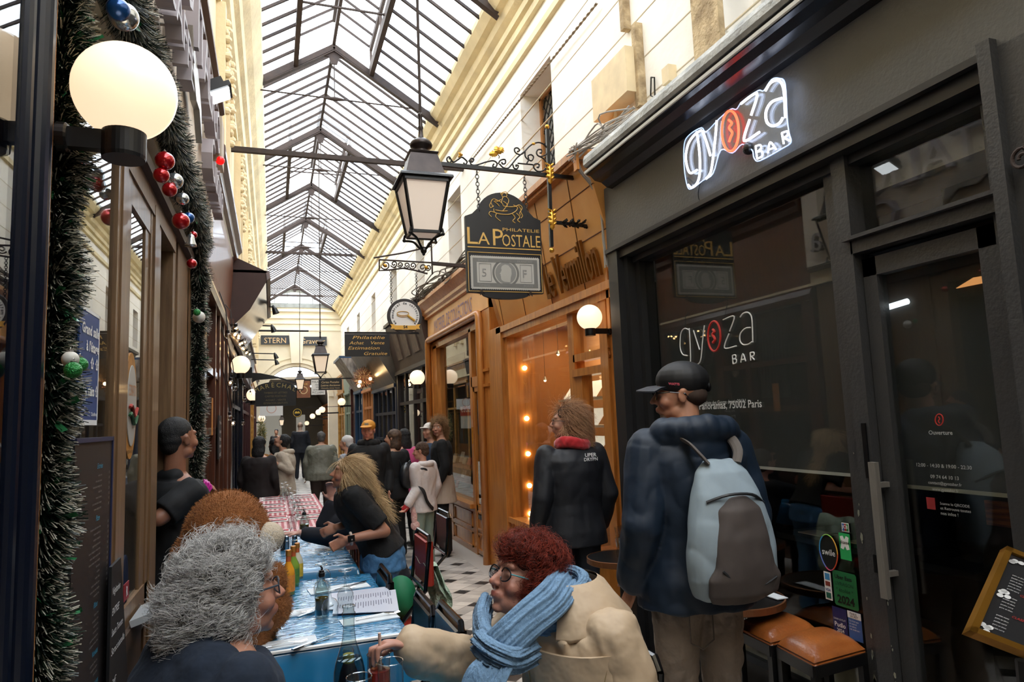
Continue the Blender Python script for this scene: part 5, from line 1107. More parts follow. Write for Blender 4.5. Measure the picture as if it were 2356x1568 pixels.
# posters and boards in the window
t = thing('poster', 'blue poster about the upstairs room hanging in the left window', 'poster', (-.50, 2.28, 1.6))
MB().box((-.503, 2.15, 1.625), (-.498, 2.378, 1.957)).build('sheet', mat('poster_blue', '#17407c', .5), t)
mb = MB(); mb.box((-.498, 2.15, 1.625), (-.497, 2.378, 1.640)); mb.box((-.498, 2.15, 1.948), (-.497, 2.378, 1.957)); mb.box((-.498, 2.372, 1.625), (-.497, 2.378, 1.957)); mb.build('border', M_WHITE, t)
q = MB()
for s_, z, w_ in (('Grand salle', 1.885, .20), ("à l'étage", 1.838, .15), ('⇧ ⇧', 1.79, .1), ('Up stairs ⇧', 1.71, .17)): text(q, s_, (-.4965, 2.372, z), UL, ZP, h=.030, w=w_, align='r', bold=.03)
text(q, 'ChezMarco', (-.4965, 2.368, 1.652), UL, ZP, w=.07, align='r', bold=.02); q.build('lettering', M_WHITE, t)
t = thing('oval_sign', 'tall oval restaurant sign with orange rim and red and green wave on the glass', 'sign', (-.505, 2.92, 1.7))
def ov(r): return [(r*.115*math.cos(a), r*.20*math.sin(a)) for a in np.linspace(0, 2*math.pi, 32, endpoint=False)]
MB().prism(ov(1), (-.508, 2.915, 1.70), UL, ZP, XP, .008).build('rim', mat('ochre_rim', '#b87f33', .5, color2='#94601f', vscale=30), t)
MB().prism(ov(.76), (-.499, 2.915, 1.70), UL, ZP, XP, .003).build('face', mat('oval_face', '#a9a79f', .4), t)
q = MB(); text(q, 'CORATO', (-.4955, 2.915, 1.735), UL, ZP, w=.13, h=.045, align='c'); q.build('name', mat('oval_orange', '#c9854a', .5), t)
q = MB(); text(q, 'PIZZA - PASTA', (-.499, 2.915, 1.522), UL, ZP, w=.11, h=.012, align='c'); q.build('foot_text', M_K, t)
for dz, cc in ((.01, '#9c2f26'), (-.02, '#2f5a3a')):
    q = MB(); pts = [(-.49, 2.915-.07+.14*k/12, 1.67+dz+.02*math.sin(k/12*6.28+.6)) for k in range(13)]; q.tube(pts, .006, 6); q.build('wave', mat('wave'+cc, cc, .5), t)
# menu board (leaning against the sill)
t = thing('menu_board', 'tall dark restaurant menu board with blue edge leaning behind the near garland', 'menu', (-.47, 2.25, .9))
y0, y1, z0, z1 = 2.02, 2.455, .5, 1.585
MB().box((-.485, y0, z0), (-.470, y1, z1)).build('board', mat('menu_brown', '#1d1614', .55), t)
mb = MB(); mb.box((-.487, y1-.008, z0), (-.466, y1+.004, z1)); mb.box((-.487, y0, z1-.008), (-.466, y1+.004, z1+.004)); mb.build('blue_edge', mat('blue_edge', '#1c2547', .5), t)
q = MB(); hq = MB(); z = 1.50; k = 0; random.seed(3)
words = 'tomate mozzarella basilic jambon cru roquette parmesan burrata aubergine crème huile ail persil champignons olives speck gorgonzola noix saumon citron ricotta'.split()
for head, n in (('Entrées', 7), ('Pizze', 13), ('Pâtes', 6), ('Viandes', 3), ('Poissons', 3), ('Salades', 5), ('Desserts', 5)):
    text(hq, head, (-.469, y0+.24, z), UL, ZP, h=.016, shear=.4); z -= .022
    for i in range(n):
        s_ = ', '.join(random.sample(words, random.randint(2, 4)))
        text(q, s_, (-.469, y0+.30, z), UL, ZP, h=.0062, align='r'); text(q, '%d€' % random.randint(8, 24), (-.469, y1-.03, z), UL, ZP, h=.008, align='r'); z -= .0155
    z -= .016
q.build('menu_lines', mat('menu_text', '#8d8a86', .6), t); hq.build('headings', mat('menu_turquoise', '#2f95b5', .6), t)
t = thing('chalkboard', 'small black chalkboard with handwritten white words beside the menu board', 'chalkboard', (-.44, 2.5, .9))
pl_ = [(2.375, .86), (2.665, .86), (2.50, 1.21), (2.375, 1.205)]
MB().prism([(u, v) for u, v in ((2.37, .70), (2.68, .74), (2.50, 1.21), (2.37, 1.205))], (-.455, 0, 0), YP, ZP, XP, .008).build('board', mat('slate_black', '#0e0e0f', .6), t)
q = MB()
for s_, z, w_ in (('Végétarien', 1.12, .11), ('ENTREE', 1.06, .10), ('Sauce Tomate', 1.0, .16), ('Stracciatella', .945, .19), ('13€', .85, .08)): text(q, s_, (-.446, 2.385, z), UL, ZP, h=.022, w=w_, shear=.2)
q.build('chalk_words', M_WHITE, t)
t = thing('badge_board', 'small round-topped blue and red badge low on the left window', 'badge', (-.505, 2.82, 1.1))
c = P(288, 1340, X=-.505); MB().prism([(.05*math.cos(a), .10*math.sin(a)) for a in np.linspace(0, 6.28, 24, endpoint=False)], (-.51, c[1], c[2]), UL, ZP, XP, .006).build('disc', mat('badge_blue', '#243258', .5), t)
MB().box((-.503, c[1]-.045, c[2]-.06), (-.500, c[1]+.045, c[2]+.0)).build('red_band', mat('badge_red', '#8a1f24', .5), t); q = MB(); text(q, 'R', (-.498, c[1], c[2]-.045), UL, ZP, h=.035, align='c', bold=.03); q.build('letter', M_WHITE, t)
tag(MB().obox((-.43, 2.98, .93), ((0, 1, 0), (1, 0, .3), (-.3, 0, 1)), (.12, .05, .012)).build('card_holder', mat('holder_grey', '#a4a8aa', .4), None, org=(-.43, 2.98, .92)), 'pale grey wedge-shaped card holder on the left window sill', 'card holder')

# ---------------------------------------------------------------- tinsel garlands
M_TG = mat('tinsel_dark_green', '#0d1f14', .35, attr='tint', var=.3, vscale=3); M_TW = mat('tinsel_frosted', '#aaa593', .5); M_TL = mat('tinsel_wide_green', '#2a6a40', .2, metal=.2)
def garland(name, label, path, rad, n, seed, nw=60, L=.055):
    rng = np.random.default_rng(seed); path = np.array(smoothpath(path, 10)); seg = np.diff(path, axis=0); ln = np.linalg.norm(seg, axis=1); cum = np.concatenate([[0], np.cumsum(ln)]); T = cum[-1]
    t = thing(name, label, 'garland', tuple(path[0])); 
    mb = MB(); mb.tube(list(path[::3]), rad*.28, 8); mb.build('core', mat('tinsel_core', '#070d09', .9), t)
    def strands(n, L0, L1, w0, w1, spread):
        s = rng.uniform(0, T, n); i = np.clip(np.searchsorted(cum, s)-1, 0, len(seg)-1); p = path[i]+seg[i]*((s-cum[i])/ln[i])[:, None]; tan = seg[i]/ln[i][:, None]
        r = rng.normal(size=(n, 3)); r -= (r*tan).sum(1)[:, None]*tan; r /= np.linalg.norm(r, axis=1)[:, None]
        rr = rad*(1+.18*np.sin(s*23+seed)); LL = rng.uniform(L0, L1, n)*rr/rad; d = r+tan*rng.normal(0, spread, n)[:, None]-np.array([0, 0, .25]); d /= np.linalg.norm(d, axis=1)[:, None]
        a = p+r*(rr*.22)[:, None]; b = a+d*LL[:, None]; w = np.cross(d, rng.normal(size=(n, 3))); w /= np.linalg.norm(w, axis=1)[:, None]; w *= rng.uniform(w0, w1, n)[:, None]
        return a, b, w, d
    def quads(a, b, w): 
        n = len(a); v = np.stack([a-w, a+w, b+w, b-w], 1).reshape(-1, 3); f = np.arange(4*n).reshape(-1, 4); return v, f.tolist()
    a, b, w, d = strands(n, rad*.7, rad*1.05, .0008, .0016, .35); v, f = quads(a, b, w)
    # green blades with frosted tips
    m0 = a+(b-a)*.62; v1, f1 = quads(a, m0, w); v2, f2 = quads(m0, b, w*.8)
    k = rng.random(n) < .42
    mb = MB(); mb.add(v1, f1, 0); sel = np.where(k)[0]; v2s = v2.reshape(-1, 4, 3); 
    mb.add(v2s[sel].reshape(-1, 3), np.arange(4*len(sel)).reshape(-1, 4).tolist(), 1); sel = np.where(~k)[0]; mb.add(v2s[sel].reshape(-1, 3), np.arange(4*len(sel)).reshape(-1, 4).tolist(), 0)
    o = mb.build('tinsel', [M_TG, M_TW], t); 
    at = o.data.color_attributes.new('tint', 'FLOAT_COLOR', 'POINT'); c = np.ones((len(o.data.vertices), 4)); c[:, :3] = np.repeat(rng.uniform(.4, 1.9, len(c)//4+1), 4)[:len(c), None]; at.data.foreach_set('color', c.ravel())
    a, b, w, d = strands(nw, rad*.6, rad*1.1, .004, .008, .9); v, f = quads(a, b, w); mb = MB(); mb.add(v, f); mb.build('wide_ribbons', M_TL, t)
    return t
garland('tinsel_garland', 'long frosted tinsel garland hanging straight down beside the nearest window', [(-.475, 1.81, 3.0), (-.475, 1.81, 2.5), (-.48, 1.80, 2.0), (-.48, 1.79, 1.6), (-.485, 1.80, 1.2), (-.48, 1.81, .8)], .066, 30000, 3, 420)
g2 = [(-.40, 1.5, 2.92), (-.41, 2.05, 2.86), (-.41, 2.6, 2.87), (-.41, 3.2, 2.87), (-.415, 3.75, 2.84), (-.42, 4.35, 2.84), (-.44, 4.72, 2.70), (-.455, 4.84, 2.4), (-.46, 4.84, 1.8), (-.46, 4.82, 1.2), (-.46, 4.8, .8)]
garland('tinsel_garland', 'tinsel garland arching over the doorway and down its far side', g2, .068, 36000, 5, 160)
M_BR = mat('bauble_red', '#b3141a', .18, metal=.5, coat=.6); M_BS = mat('bauble_silver', '#c9ced0', .15, metal=.9); M_BB = mat('bauble_blue', '#1d4f8f', .2, metal=.5, coat=.5); M_BW = mat('bauble_white', '#c9c5ba', .5); M_BG = mat('bauble_green', '#1d7a32', .35, metal=.3, bump=.5, bscale=200)
def bauble(px, X, r, m, lb, kind='ball'):
    p = P(*px, X=X); t = thing('bauble', lb, 'bauble', tuple(p), 'ornaments on the garlands')
    if kind == 'bell': MB().lathe([(.004, .03), (.014, .022), (.018, 0), (.026, -.022), (.028, -.03), (.0, -.03)], p, seg=18).build('bell', m, t, smooth=True)
    else: MB().sphere(p, r, 24, 16).build('ball', m, t, smooth=True)
    mb = MB().lathe([(.005, r*.95), (.006, r*1.1), (.004, r*1.15)], p, seg=8); mb.tube([p+ZP*(r*1.1+.006*math.sin(a)) +YP*.006*math.cos(a) for a in np.linspace(0, 6.28, 9)[:-1]], .001, 4, closed=True); mb.build('cap', M_STEEL, t)
for px, X, r, m, lb in (((379, 370), -.37, .034, M_BR, 'large glossy red bauble just below the big globe lamp'), ((371, 403), -.38, .028, M_BR, 'red bauble half hidden behind a larger red one on the arch garland'), ((402, 416), -.365, .032, M_BS, 'silver mirrored bauble on the arch garland between red ones'),
        ((390, 436), -.38, .028, M_BR, 'dark red bauble under the silver one on the arch garland'), ((420, 457), -.36, .026, M_BS, 'small frosted silver bauble on the arch garland'), ((416, 508), -.37, .036, M_BR, 'ribbed red bauble beside a blue one on the arch garland'), ((434, 501), -.365, .026, M_BB, 'blue bauble beside the ribbed red one'),
        ((445, 540), -.36, .018, M_BR, 'small red bow-like bauble above the silver bell'), ((441, 606), -.40, .026, M_BR, 'red bauble low on the bend of the far garland'), ((458, 729), -.395, .034, M_BW, 'matt white bauble on the far vertical garland'), ((453, 718), -.40, .02, M_BG, 'green bauble behind the matt white one'),
        ((285, 38), -.36, .036, M_BS, 'clear silver ball hanging above the big globe lamp'), ((272, 22), -.365, .028, M_BB, 'dark blue bauble above the big globe lamp'), ((162, 826), -.395, .0165, M_BW, 'small matt white ball in the near garland'), ((184, 838), -.39, .016, M_BG, 'upper of two glitter green balls in the near garland'), ((168, 851), -.385, .017, M_BG, 'lower of two glitter green balls in the near garland')):
    bauble(px, X, r, m, lb)
bauble((439, 552), -.36, .03, M_BS, 'silver bell ornament hanging from the arch garland', 'bell')

# ---------------------------------------------------------------- brown shop on the left and beyond
t = thing('shopfront', 'mahogany shopfront with a tall moulding beyond the arch garland', 'shopfront', (-.5, 7, 0)); y0, y1 = 5.42, 8.4
mb = MB(); mb.sweepY([(-.56, 2.75), (-.47, 2.75), (-.45, 2.9), (-.42, 3.4), (-.42, 3.55), (-.56, 3.55)][::-1], y0, y1); mb.build('fascia_board', M_MAHOL, t)
mb = MB(); mb.sweepY([(-.56, 3.5), (-.43, 3.5), (-.41, 3.55), (-.38, 3.58), (-.37, 3.64), (-.33, 3.68), (-.33, 3.74), (-.36, 3.78), (-.56, 3.8)][::-1], y0, y1+.2); mb.sweepY([(-.56, 2.66), (-.44, 2.66), (-.43, 2.72), (-.46, 2.78), (-.56, 2.78)][::-1], y0, y1); mb.build('cornice', M_MAHO, t)
mb = MB()
for y, w_ in ((5.42, .16), (6.45, .08), (6.95, .14), (7.55, .1), (8.2, .22)): mb.box((-.56, y, 0), (-.46, y+w_, 2.68))
for z in (2.05, 1.55): mb.box((-.55, 5.5, z), (-.47, 7.0, z+.06))
mb.box((-.56, 5.42, 0), (-.46, 8.4, .6)); mb.build('frame', M_MAHO, t)
MB().box((-.532, 5.5, .6), (-.528, 8.3, 2.66)).build('window_pane', M_GLASS, t)
mb = MB()
for k in range(9): mb.tube([(-.56-.01*(k % 2), 5.95+k*.05, 2.6), (-.55, 5.97+k*.05, 1.7)], .022, 6)
tag(mb.build('curtain', mat('grey_curtain', '#4a4f4c', .8)), 'grey curtain hanging inside the mahogany shop window', 'curtain')
struct(MB().box((-1.6, 5.25, -.05), (-1.5, 26, 2.7)).build('wall_room_left_far', mat('dim_room')))
q = thing('chalkboard', 'narrow black board with white handwriting on the mahogany post', 'chalkboard', (-.45, 7.7, 1.7)); c = P(505, 995, X=-.45)
MB().box((-.455, c[1]-.17, 1.33), (-.445, c[1]+.17, 1.72)).build('board', mat('slate_black'), q); w_ = MB()
for s_, z in (('Menu', 1.64), ('du jour', 1.56), ('Plats', 1.49), ('maison', 1.43), ('6€', 1.35)): text(w_, s_, (-.442, c[1], z), UL, ZP, h=.035, w=.2, align='c')
w_.build('chalk_words', M_WHITE, q)
q = MB().box((-.455, 6.0, 1.55), (-.45, 6.1, 1.85)); tag(q.build('orange_notice', mat('orange_notice', '#b0702a', .6)), 'small orange notice on the mahogany frame behind the garland', 'notice')
# boxed slanted sign: brown end board and mirror-like face
bx = thing('slanted_sign', 'brown boxed sign tilting out over the passage with a glossy mirrored face', 'sign', (-.45, 9, 3.2)); ya, yb = 8.5, 11.6
tri = [(-.47, 3.58), (-.40, 3.60), (-.035, 3.43), (-.045, 3.34), (-.24, 2.98), (-.49, 2.72), (-.5, 3.5)]
MB().prism(tri[::-1], (0, ya, 0), XP, ZP, YP, .03).build('end_board', mat('chocolate_board', '#3a2018', .6, var=.1), bx)
mb = MB(); mb.sweepY([(-.06, 3.42), (-.02, 3.44), (-.01, 3.36), (-.05, 3.33)][::-1], ya-.02, yb); mb.sweepY([(-.5, 2.78), (-.46, 2.70), (-.42, 2.73), (-.46, 2.80)][::-1], ya-.02, yb); mb.box((-.5, ya, 3.42), (-.03, yb, 3.45)); mb.build('frame', M_MAHO, bx)
mb = MB().quad((-.045, ya+.03, 3.35), (-.045, yb, 3.35), (-.46, yb, 2.76), (-.46, ya+.03, 2.76)); mb.build('mirror_face', mat('dusky_mirror', '#b9b4ad', .12, metal=1, bump=.05, bscale=3), bx)
# dark navy pilaster, red and further fronts
struct_ = None
def lshop(*a, **k): return shop(*a, side=-1, x=-.5, **k)
lshop(8.45, 9.9, M_MAHO, M_MAHO, 'dark mahogany bay under the boxed mirrored sign', z_f=2.6, ztop=2.8, tilt=.05, bays=2, room='#1c120c')
lshop(10.0, 13.6, M_NAVYP, M_NAVYP, 'navy painted front under the fairy lights on the left', z_f=2.6, ztop=3.2, tilt=.1, bays=3, room='#20160f')
lshop(13.7, 18.5, mat('burgundy_paint', '#3a0f12', .4), M_BRND, 'burgundy painted front behind the arched black sign', z_f=2.6, ztop=3.2, tilt=.1, bays=4, room='#201510')
lshop(18.6, 22, M_MAR, M_MAR, 'ochre marbled front far down on the left', z_f=2.7, ztop=3.2, tilt=.06, bays=2, room='#4a3520')
lshop(22.1, 25.9, M_DRED, M_BRN, 'last brown front on the left before the end wall', z_f=2.7, ztop=3.2, tilt=.06, bays=3, room='#3a2a1a')
# fairy-light cluster: bulbs on tangled dark wire
M_FB = emis('fairy_bulb', '#ffcf90', 9); M_CLR = glass('clear_bulb', '#fff7ea', gain=2)
lc = []
for k in range(16): lc.append(P(535+k*2.2+random.uniform(-9, 9), 760+k*3.2+random.uniform(-9, 9), X=-.33))
for px in ((535, 770), (524, 772), (530, 880), (540, 893), (528, 960), (536, 973), (562, 920), (559, 973), (576, 905), (561, 890)): lc.append(P(*px, X=-.38))
for k, p in enumerate(lc):
    lit = k < 16 or k in (18, 21, 24); tt = thing('fairy_bulb', ('lit' if lit else 'unlit clear')+' bulb of the string lights hanging around the left globe lamp', 'bulb', tuple(p), 'lit string light bulbs' if lit else 'unlit string light bulbs')
    MB().sphere(p, .028, 12, 8).build('glass', M_CLR, tt, smooth=True)
    if lit: MB().sphere(p, .012, 8, 6).build('filament', M_FB, tt)
    MB().lathe([(.014, .024), (.015, .05), (.006, .055)], p, seg=10).build('socket', M_BLK, tt)
mb = MB(); mb.tube(smoothpath([p+ZP*.05 for p in lc[:16]], 4), .006, 5)
for p in lc[16:]: mb.tube([p+ZP*.05, p+ZP*.25+XP*-.02, (XL+.03, p[1], min(2.9, p[2]+.6))], .005, 5)
tag(mb.build('light_string', M_BLK), 'dark wiring of the string lights along the mahogany and navy fronts', 'cable')
# dried flower bunch with lamps on the right, and the hanging plants far left
def tuft(name, label, cat, c, r, n, cols, L=.12, seed=1, w=.006):
    rng = np.random.default_rng(seed); t = thing(name, label, cat, tuple(c)); c = np.array(c); k = n//len(cols)
    for ci, m in enumerate(cols):
        d = rng.normal(size=(k, 3)); d /= np.linalg.norm(d, axis=1)[:, None]; a = c+d*np.array(r)*rng.uniform(.1, .8, k)[:, None]; e = d+rng.normal(0, .4, (k, 3)); e /= np.linalg.norm(e, axis=1)[:, None]; b_ = a+e*rng.uniform(L*.4, L, k)[:, None]
        s_ = np.cross(e, rng.normal(size=(k, 3))); s_ /= np.linalg.norm(s_, axis=1)[:, None]; s_ *= w; v = np.stack([a-s_*.3, (a+b_)/2-s_, b_, (a+b_)/2+s_], 1).reshape(-1, 3); mb = MB(); mb.add(v, np.arange(4*k).reshape(-1, 4).tolist()); mb.build('sprigs', m, t)
    return t
c = P(838, 868, Y=15.5); tuft('dried_flowers', 'bunch of dusky pink dried flowers with small warm lamps over the lattice shop', 'flowers', c, (.26, .3, .24), 2600, [mat('dry_pink', '#b07a66', .8), mat('dry_brown', '#6b4a3c', .8), mat('dry_cream', '#cdb79a', .8)], .12, 2)
for k, px in enumerate(((852, 871), (828, 878), (826, 887))):
    p = P(*px, Y=15.2); tt = tag(MB().sphere(p, .035, 12, 8).build('small_lamp', M_BULB, None, org=tuple(p)), ('rightmost', 'upper left', 'lowest')[k]+' small warm lamp among the dried flowers', 'lamp')
tuft('hanging_plant', 'green plant with small lights beside the far left ochre pillar', 'plant', P(602, 1000, Y=20), (.12, .2, .6), 1500, [mat('plant_green', '#5f6b3a', .7), mat('plant_yellow', '#a8975a', .7)], .1, 4)
# ================================================================ terrace: tables, chairs, things on them
M_BLUC = mat('blue_oilcloth', '#2277a6', .3, var=.12, vscale=2.5, coat=.6)
M_SHEET = None
def plastic():
    m = D.materials.new('clear_plastic_cover'); m.use_nodes = True; N = m.node_tree.nodes; L = m.node_tree.links; p = N['Principled BSDF']
    p.inputs['Base Color'].default_value = lin('#3a86b4'); p.inputs['Roughness'].default_value = .16; p.inputs['Coat Weight'].default_value = .8; p.inputs['Coat Roughness'].default_value = .04
    t = N.new('ShaderNodeTexCoord'); n = N.new('ShaderNodeTexNoise'); n.inputs['Scale'].default_value = 7; n.inputs['Detail'].default_value = 3; n.inputs['Distortion'].default_value = 2.2
    mp = N.new('ShaderNodeMapping'); mp.inputs['Scale'].default_value = (1, 2.2, 1); L.new(t.outputs['Object'], mp.inputs[0]); L.new(mp.outputs[0], n.inputs[0])
    b_ = N.new('ShaderNodeBump'); b_.inputs['Strength'].default_value = .55; b_.inputs['Distance'].default_value = .02; L.new(n.outputs['Fac'], b_.inputs['Height']); L.new(b_.outputs[0], p.inputs['Normal']); L.new(b_.outputs[0], p.inputs['Coat Normal'])
    return m
M_SHEET = plastic()
def gingham():
    m = D.materials.new('red_gingham'); m.use_nodes = True; N = m.node_tree.nodes; L = m.node_tree.links; p = N['Principled BSDF']; p.inputs['Roughness'].default_value = .7
    t = N.new('ShaderNodeTexCoord'); s = N.new('ShaderNodeSeparateXYZ'); L.new(t.outputs['Object'], s.inputs[0]); o = []
    def mth(op, a, b=None):
        n = N.new('ShaderNodeMath'); n.operation = op
        for i, q in enumerate((a, b)):
            if q is None: continue
            if isinstance(q, (int, float)): n.inputs[i].default_value = q
            else: L.new(q, n.inputs[i])
        return n.outputs[0]
    zx = mth('ADD', s.outputs['Y'], s.outputs['Z'])
    a = mth('GREATER_THAN', mth('FRACT', mth('MULTIPLY', s.outputs['X'], 22)), .5); b = mth('GREATER_THAN', mth('FRACT', mth('MULTIPLY', zx, 22)), .5)
    f = mth('MULTIPLY', mth('ADD', a, b), .5); r = N.new('ShaderNodeValToRGB'); r.color_ramp.interpolation = 'CONSTANT'; e = r.color_ramp.elements; e[0].color = lin('#e6ddd8'); e[1].position = .75; e[1].color = lin('#8f1420'); x = e.new(.25); x.color = lin('#c4757a')
    L.new(f, r.inputs[0]); L.new(r.outputs[0], p.inputs['Base Color']); return m
M_GING = gingham()
TZ = .76
def table(name, label, x0, x1, y0, y1, legs=True):
    t = thing(name, label, 'table', ((x0+x1)/2, (y0+y1)/2, 0), 'tables set in a row along the passage')
    MB().box((x0+.01, y0+.01, TZ-.035), (x1-.01, y1-.01, TZ-.006)).build('tabletop', M_OAKD, t)
    cx, cy = (x0+x1)/2, (y0+y1)/2
    MB().tube([(cx, cy, .03), (cx, cy, TZ-.03)], .028, 10).build('column', M_BLK, t)
    mb = MB(); mb.bar((cx-.24, cy, .02), (cx+.24, cy, .02), .05, .03); mb.bar((cx, cy-.24, .02), (cx, cy+.24, .02), .05, .03); mb.build('foot', M_BLK, t)
    return t
def cloth(name, label, x0, x1, y0, y1, drop, m, top=None, seed=0, group=None, flare=.02):
    """draped cloth: top sheet and four hanging skirts with soft folds"""
    rng = np.random.default_rng(seed); nx, ny, nd = 26, 26, 10; v = []; idx = {}; f = []
    def pt(i, j):   # i, j run past the table edge by nd for the skirts
        a = min(max(i, 0), nx); b_ = min(max(j, 0), ny); x = x0+(x1-x0)*a/nx; y = y0+(y1-y0)*b_/ny
        ox = (i-a); oy = (j-b_); d = max(abs(ox), abs(oy))/nd
        fold = .012*math.sin(a*.9+seed)*d+.012*math.sin(b_*1.1+seed*2)*d
        if ox: x += math.copysign(flare*d+.012*(1-math.exp(-6*d))+abs(fold), ox)
        if oy: y += math.copysign(flare*d+.012*(1-math.exp(-6*d))+abs(fold), oy)
        z = TZ-drop*d+.004*0
        return (x, y, z+(.0008*math.sin(a*2.1+b_*1.3) if d == 0 else 0))
    R1 = range(-nd, nx+nd+1); R2 = range(-nd, ny+nd+1)
    for i in R1:
        for j in R2:
            if (i < 0 or i > nx) and (j < 0 or j > ny):
                # corner: only the diagonal fan
                ii = abs(min(i, 0) or max(i-nx, 0)); jj = abs(min(j, 0) or max(j-ny, 0))
            idx[i, j] = len(v); v.append(pt(i, j))
    mi = []
    for i in list(R1)[:-1]:
        for j in list(R2)[:-1]:
            f.append((idx[i, j], idx[i+1, j], idx[i+1, j+1], idx[i, j+1])); mi.append(1 if (0 <= i < nx and 0 <= j < ny and top) else 0)
    o = addobj(name, v, f, [m, top or m], None, True, mi, org=((x0+x1)/2, (y0+y1)/2, TZ)); tag(o, label, 'tablecloth', group)
    return o
xa, xb = -.055, .52
table('cafe_table', 'table nearest the camera where the two seated women face each other', xa, xb, 1.55, 2.25)
cloth('blue_tablecloth', 'blue cloth on the nearest table under the drinks', xa, xb, 1.55, 2.25, .14, M_BLUC, M_SHEET, 1)
table('cafe_table', 'blue clothed table with the open paper menu', xa, xb, 2.83, 4.02)
cloth('blue_tablecloth', 'blue cloth under clear plastic on the table with the paper menu', xa, xb, 2.83, 4.02, .17, M_BLUC, M_SHEET, 2)
table('cafe_table', 'blue clothed table where the fair-haired woman leans', xa-.02, xb-.04, 4.30, 5.62)
cloth('blue_tablecloth', 'blue cloth on the table under the forearms of the fair-haired woman', xa-.02, xb-.04, 4.30, 5.62, .17, M_BLUC, M_SHEET, 3)
table('cafe_table', 'checked cloth table just behind the blue ones', xa-.06, xb-.02, 5.75, 6.9)
cloth('checked_tablecloth', 'red and white checked cloth nearest the blue tables', xa-.06, xb-.02, 5.75, 6.9, .32, M_GING, None, 4)
table('cafe_table', 'farther checked cloth table set with pink napkins', xa-.08, xb-.02, 7.1, 8.9)
cloth('checked_tablecloth', 'red and white checked cloth on the farther laid table', xa-.08, xb-.02, 7.1, 8.9, .32, M_GING, None, 5)
# centre seam between the two tables pushed together
tag(MB().box((xa+.01, 3.36, TZ+.001), (xb-.01, 3.37, TZ+.004)).build('table_edging', M_WHITE), 'white edging strip across the blue cloth halfway along the menu table', 'strip')
tag(MB().box((xa-.005, 2.815, TZ-.004), (xb+.005, 2.835, TZ+.004)).build('table_edging', M_WHITE), 'white edging strip at the near end of the blue menu table', 'strip')
M_NAP = mat('paper_napkin', '#d9dfe4', .7); M_NAPR = mat('red_napkin', '#c7404f', .8); M_CUT = mat('cutlery_steel', '#b9bcc0', .18, metal=1); M_PLM = mat('white_placemat', '#ddd6d2', .7)
def fork(name, x, y, z, a, label, knife=False, group=None):
    t = thing(name, label, 'cutlery', (x, y, z), group); ca, sa = math.cos(a), math.sin(a); U = np.array([ca, sa, 0]); V = np.array([-sa, ca, 0]); O = np.array([x, y, z])
    if knife:
        MB().prism([(-.10, -.007), (-.0, -.006), (0, .006), (-.10, .008)], O, U, V, ZP, .005).build('handle', M_CUT, t); MB().prism([(0, -.006), (.10, -.009), (.115, .0), (.10, .007), (0, .006)], O+ZP*.0015, U, V, ZP, .002).build('blade', M_CUT, t)
    else:
        mb = MB(); mb.tube([O+U*s+ZP*h for s, h in ((-.10, .003), (-.04, .004), (.02, .012), (.045, .006))], [.006, .004, .003, .007], 6, ry=.4); mb.build('handle', M_CUT, t); mb = MB()
        for k in range(4): mb.tube([O+U*.045+V*(k-1.5)*.005+ZP*.006, O+U*.07+V*(k-1.5)*.0065+ZP*.004, O+U*.092+V*(k-1.5)*.006+ZP*.008], .0014, 5)
        mb.build('tines', M_CUT, t)
    return t
def napkin(px, a, label, sz=.2):
    p = P(*px, Z=TZ+.003); ca, sa = math.cos(a), math.sin(a)
    mb = MB(); mb.obox(p, ((ca, sa, 0), (-sa, ca, 0), (0, 0, 1)), (sz*.5, sz*.22, .0015)); mb.prism([(-sz*.5, -sz*.22), (sz*.5, -sz*.22), (sz*.3, sz*.22)], p+ZP*.002, (ca, sa, 0), (-sa, ca, 0), ZP, .0015)
    return tag(mb.build('napkin', M_NAP, None, org=tuple(p)), label, 'napkin')
napkin((655, 1480), .05, 'white paper napkin at the near left corner of the blue menu table', .24); fork('fork', *P(650, 1484, Z=TZ+.008)[:2], TZ+.008, .1, 'fork on the napkin at the near left corner of the blue table'); fork('knife', *P(722, 1478, Z=TZ+.006)[:2], TZ+.008, .65, 'knife beside the near left napkin on the blue table', True)
napkin((690, 1408), .1, 'white paper napkin on the left of the blue table behind the white edging', .24); fork('fork', *P(670, 1414, Z=TZ+.008)[:2], TZ+.008, .15, 'fork on the left napkin behind the white edging of the blue table'); fork('knife', *P(725, 1407, Z=TZ+.006)[:2], TZ+.008, .7, 'knife beside the left napkin behind the white edging', True)
napkin((850, 1423), .1, 'white paper napkin on the right of the blue menu table', .24); fork('fork', *P(872, 1417, Z=TZ+.008)[:2], TZ+.008, .1, 'fork on the right napkin of the blue menu table')
napkin((780, 1352), .1, 'white paper napkin at the far end of the blue menu table', .3); fork('knife', *P(805, 1348, Z=TZ+.006)[:2], TZ+.008, .6, 'knife at the far end of the blue menu table', True); fork('fork', *P(775, 1357, Z=TZ+.008)[:2], TZ+.008, .1, 'fork at the far end of the blue menu table')
fork('fork', *P(702, 1254, Z=TZ+.004)[:2], TZ+.004, 1.1, 'fork lying before the wrist of the seated person on the second blue table')
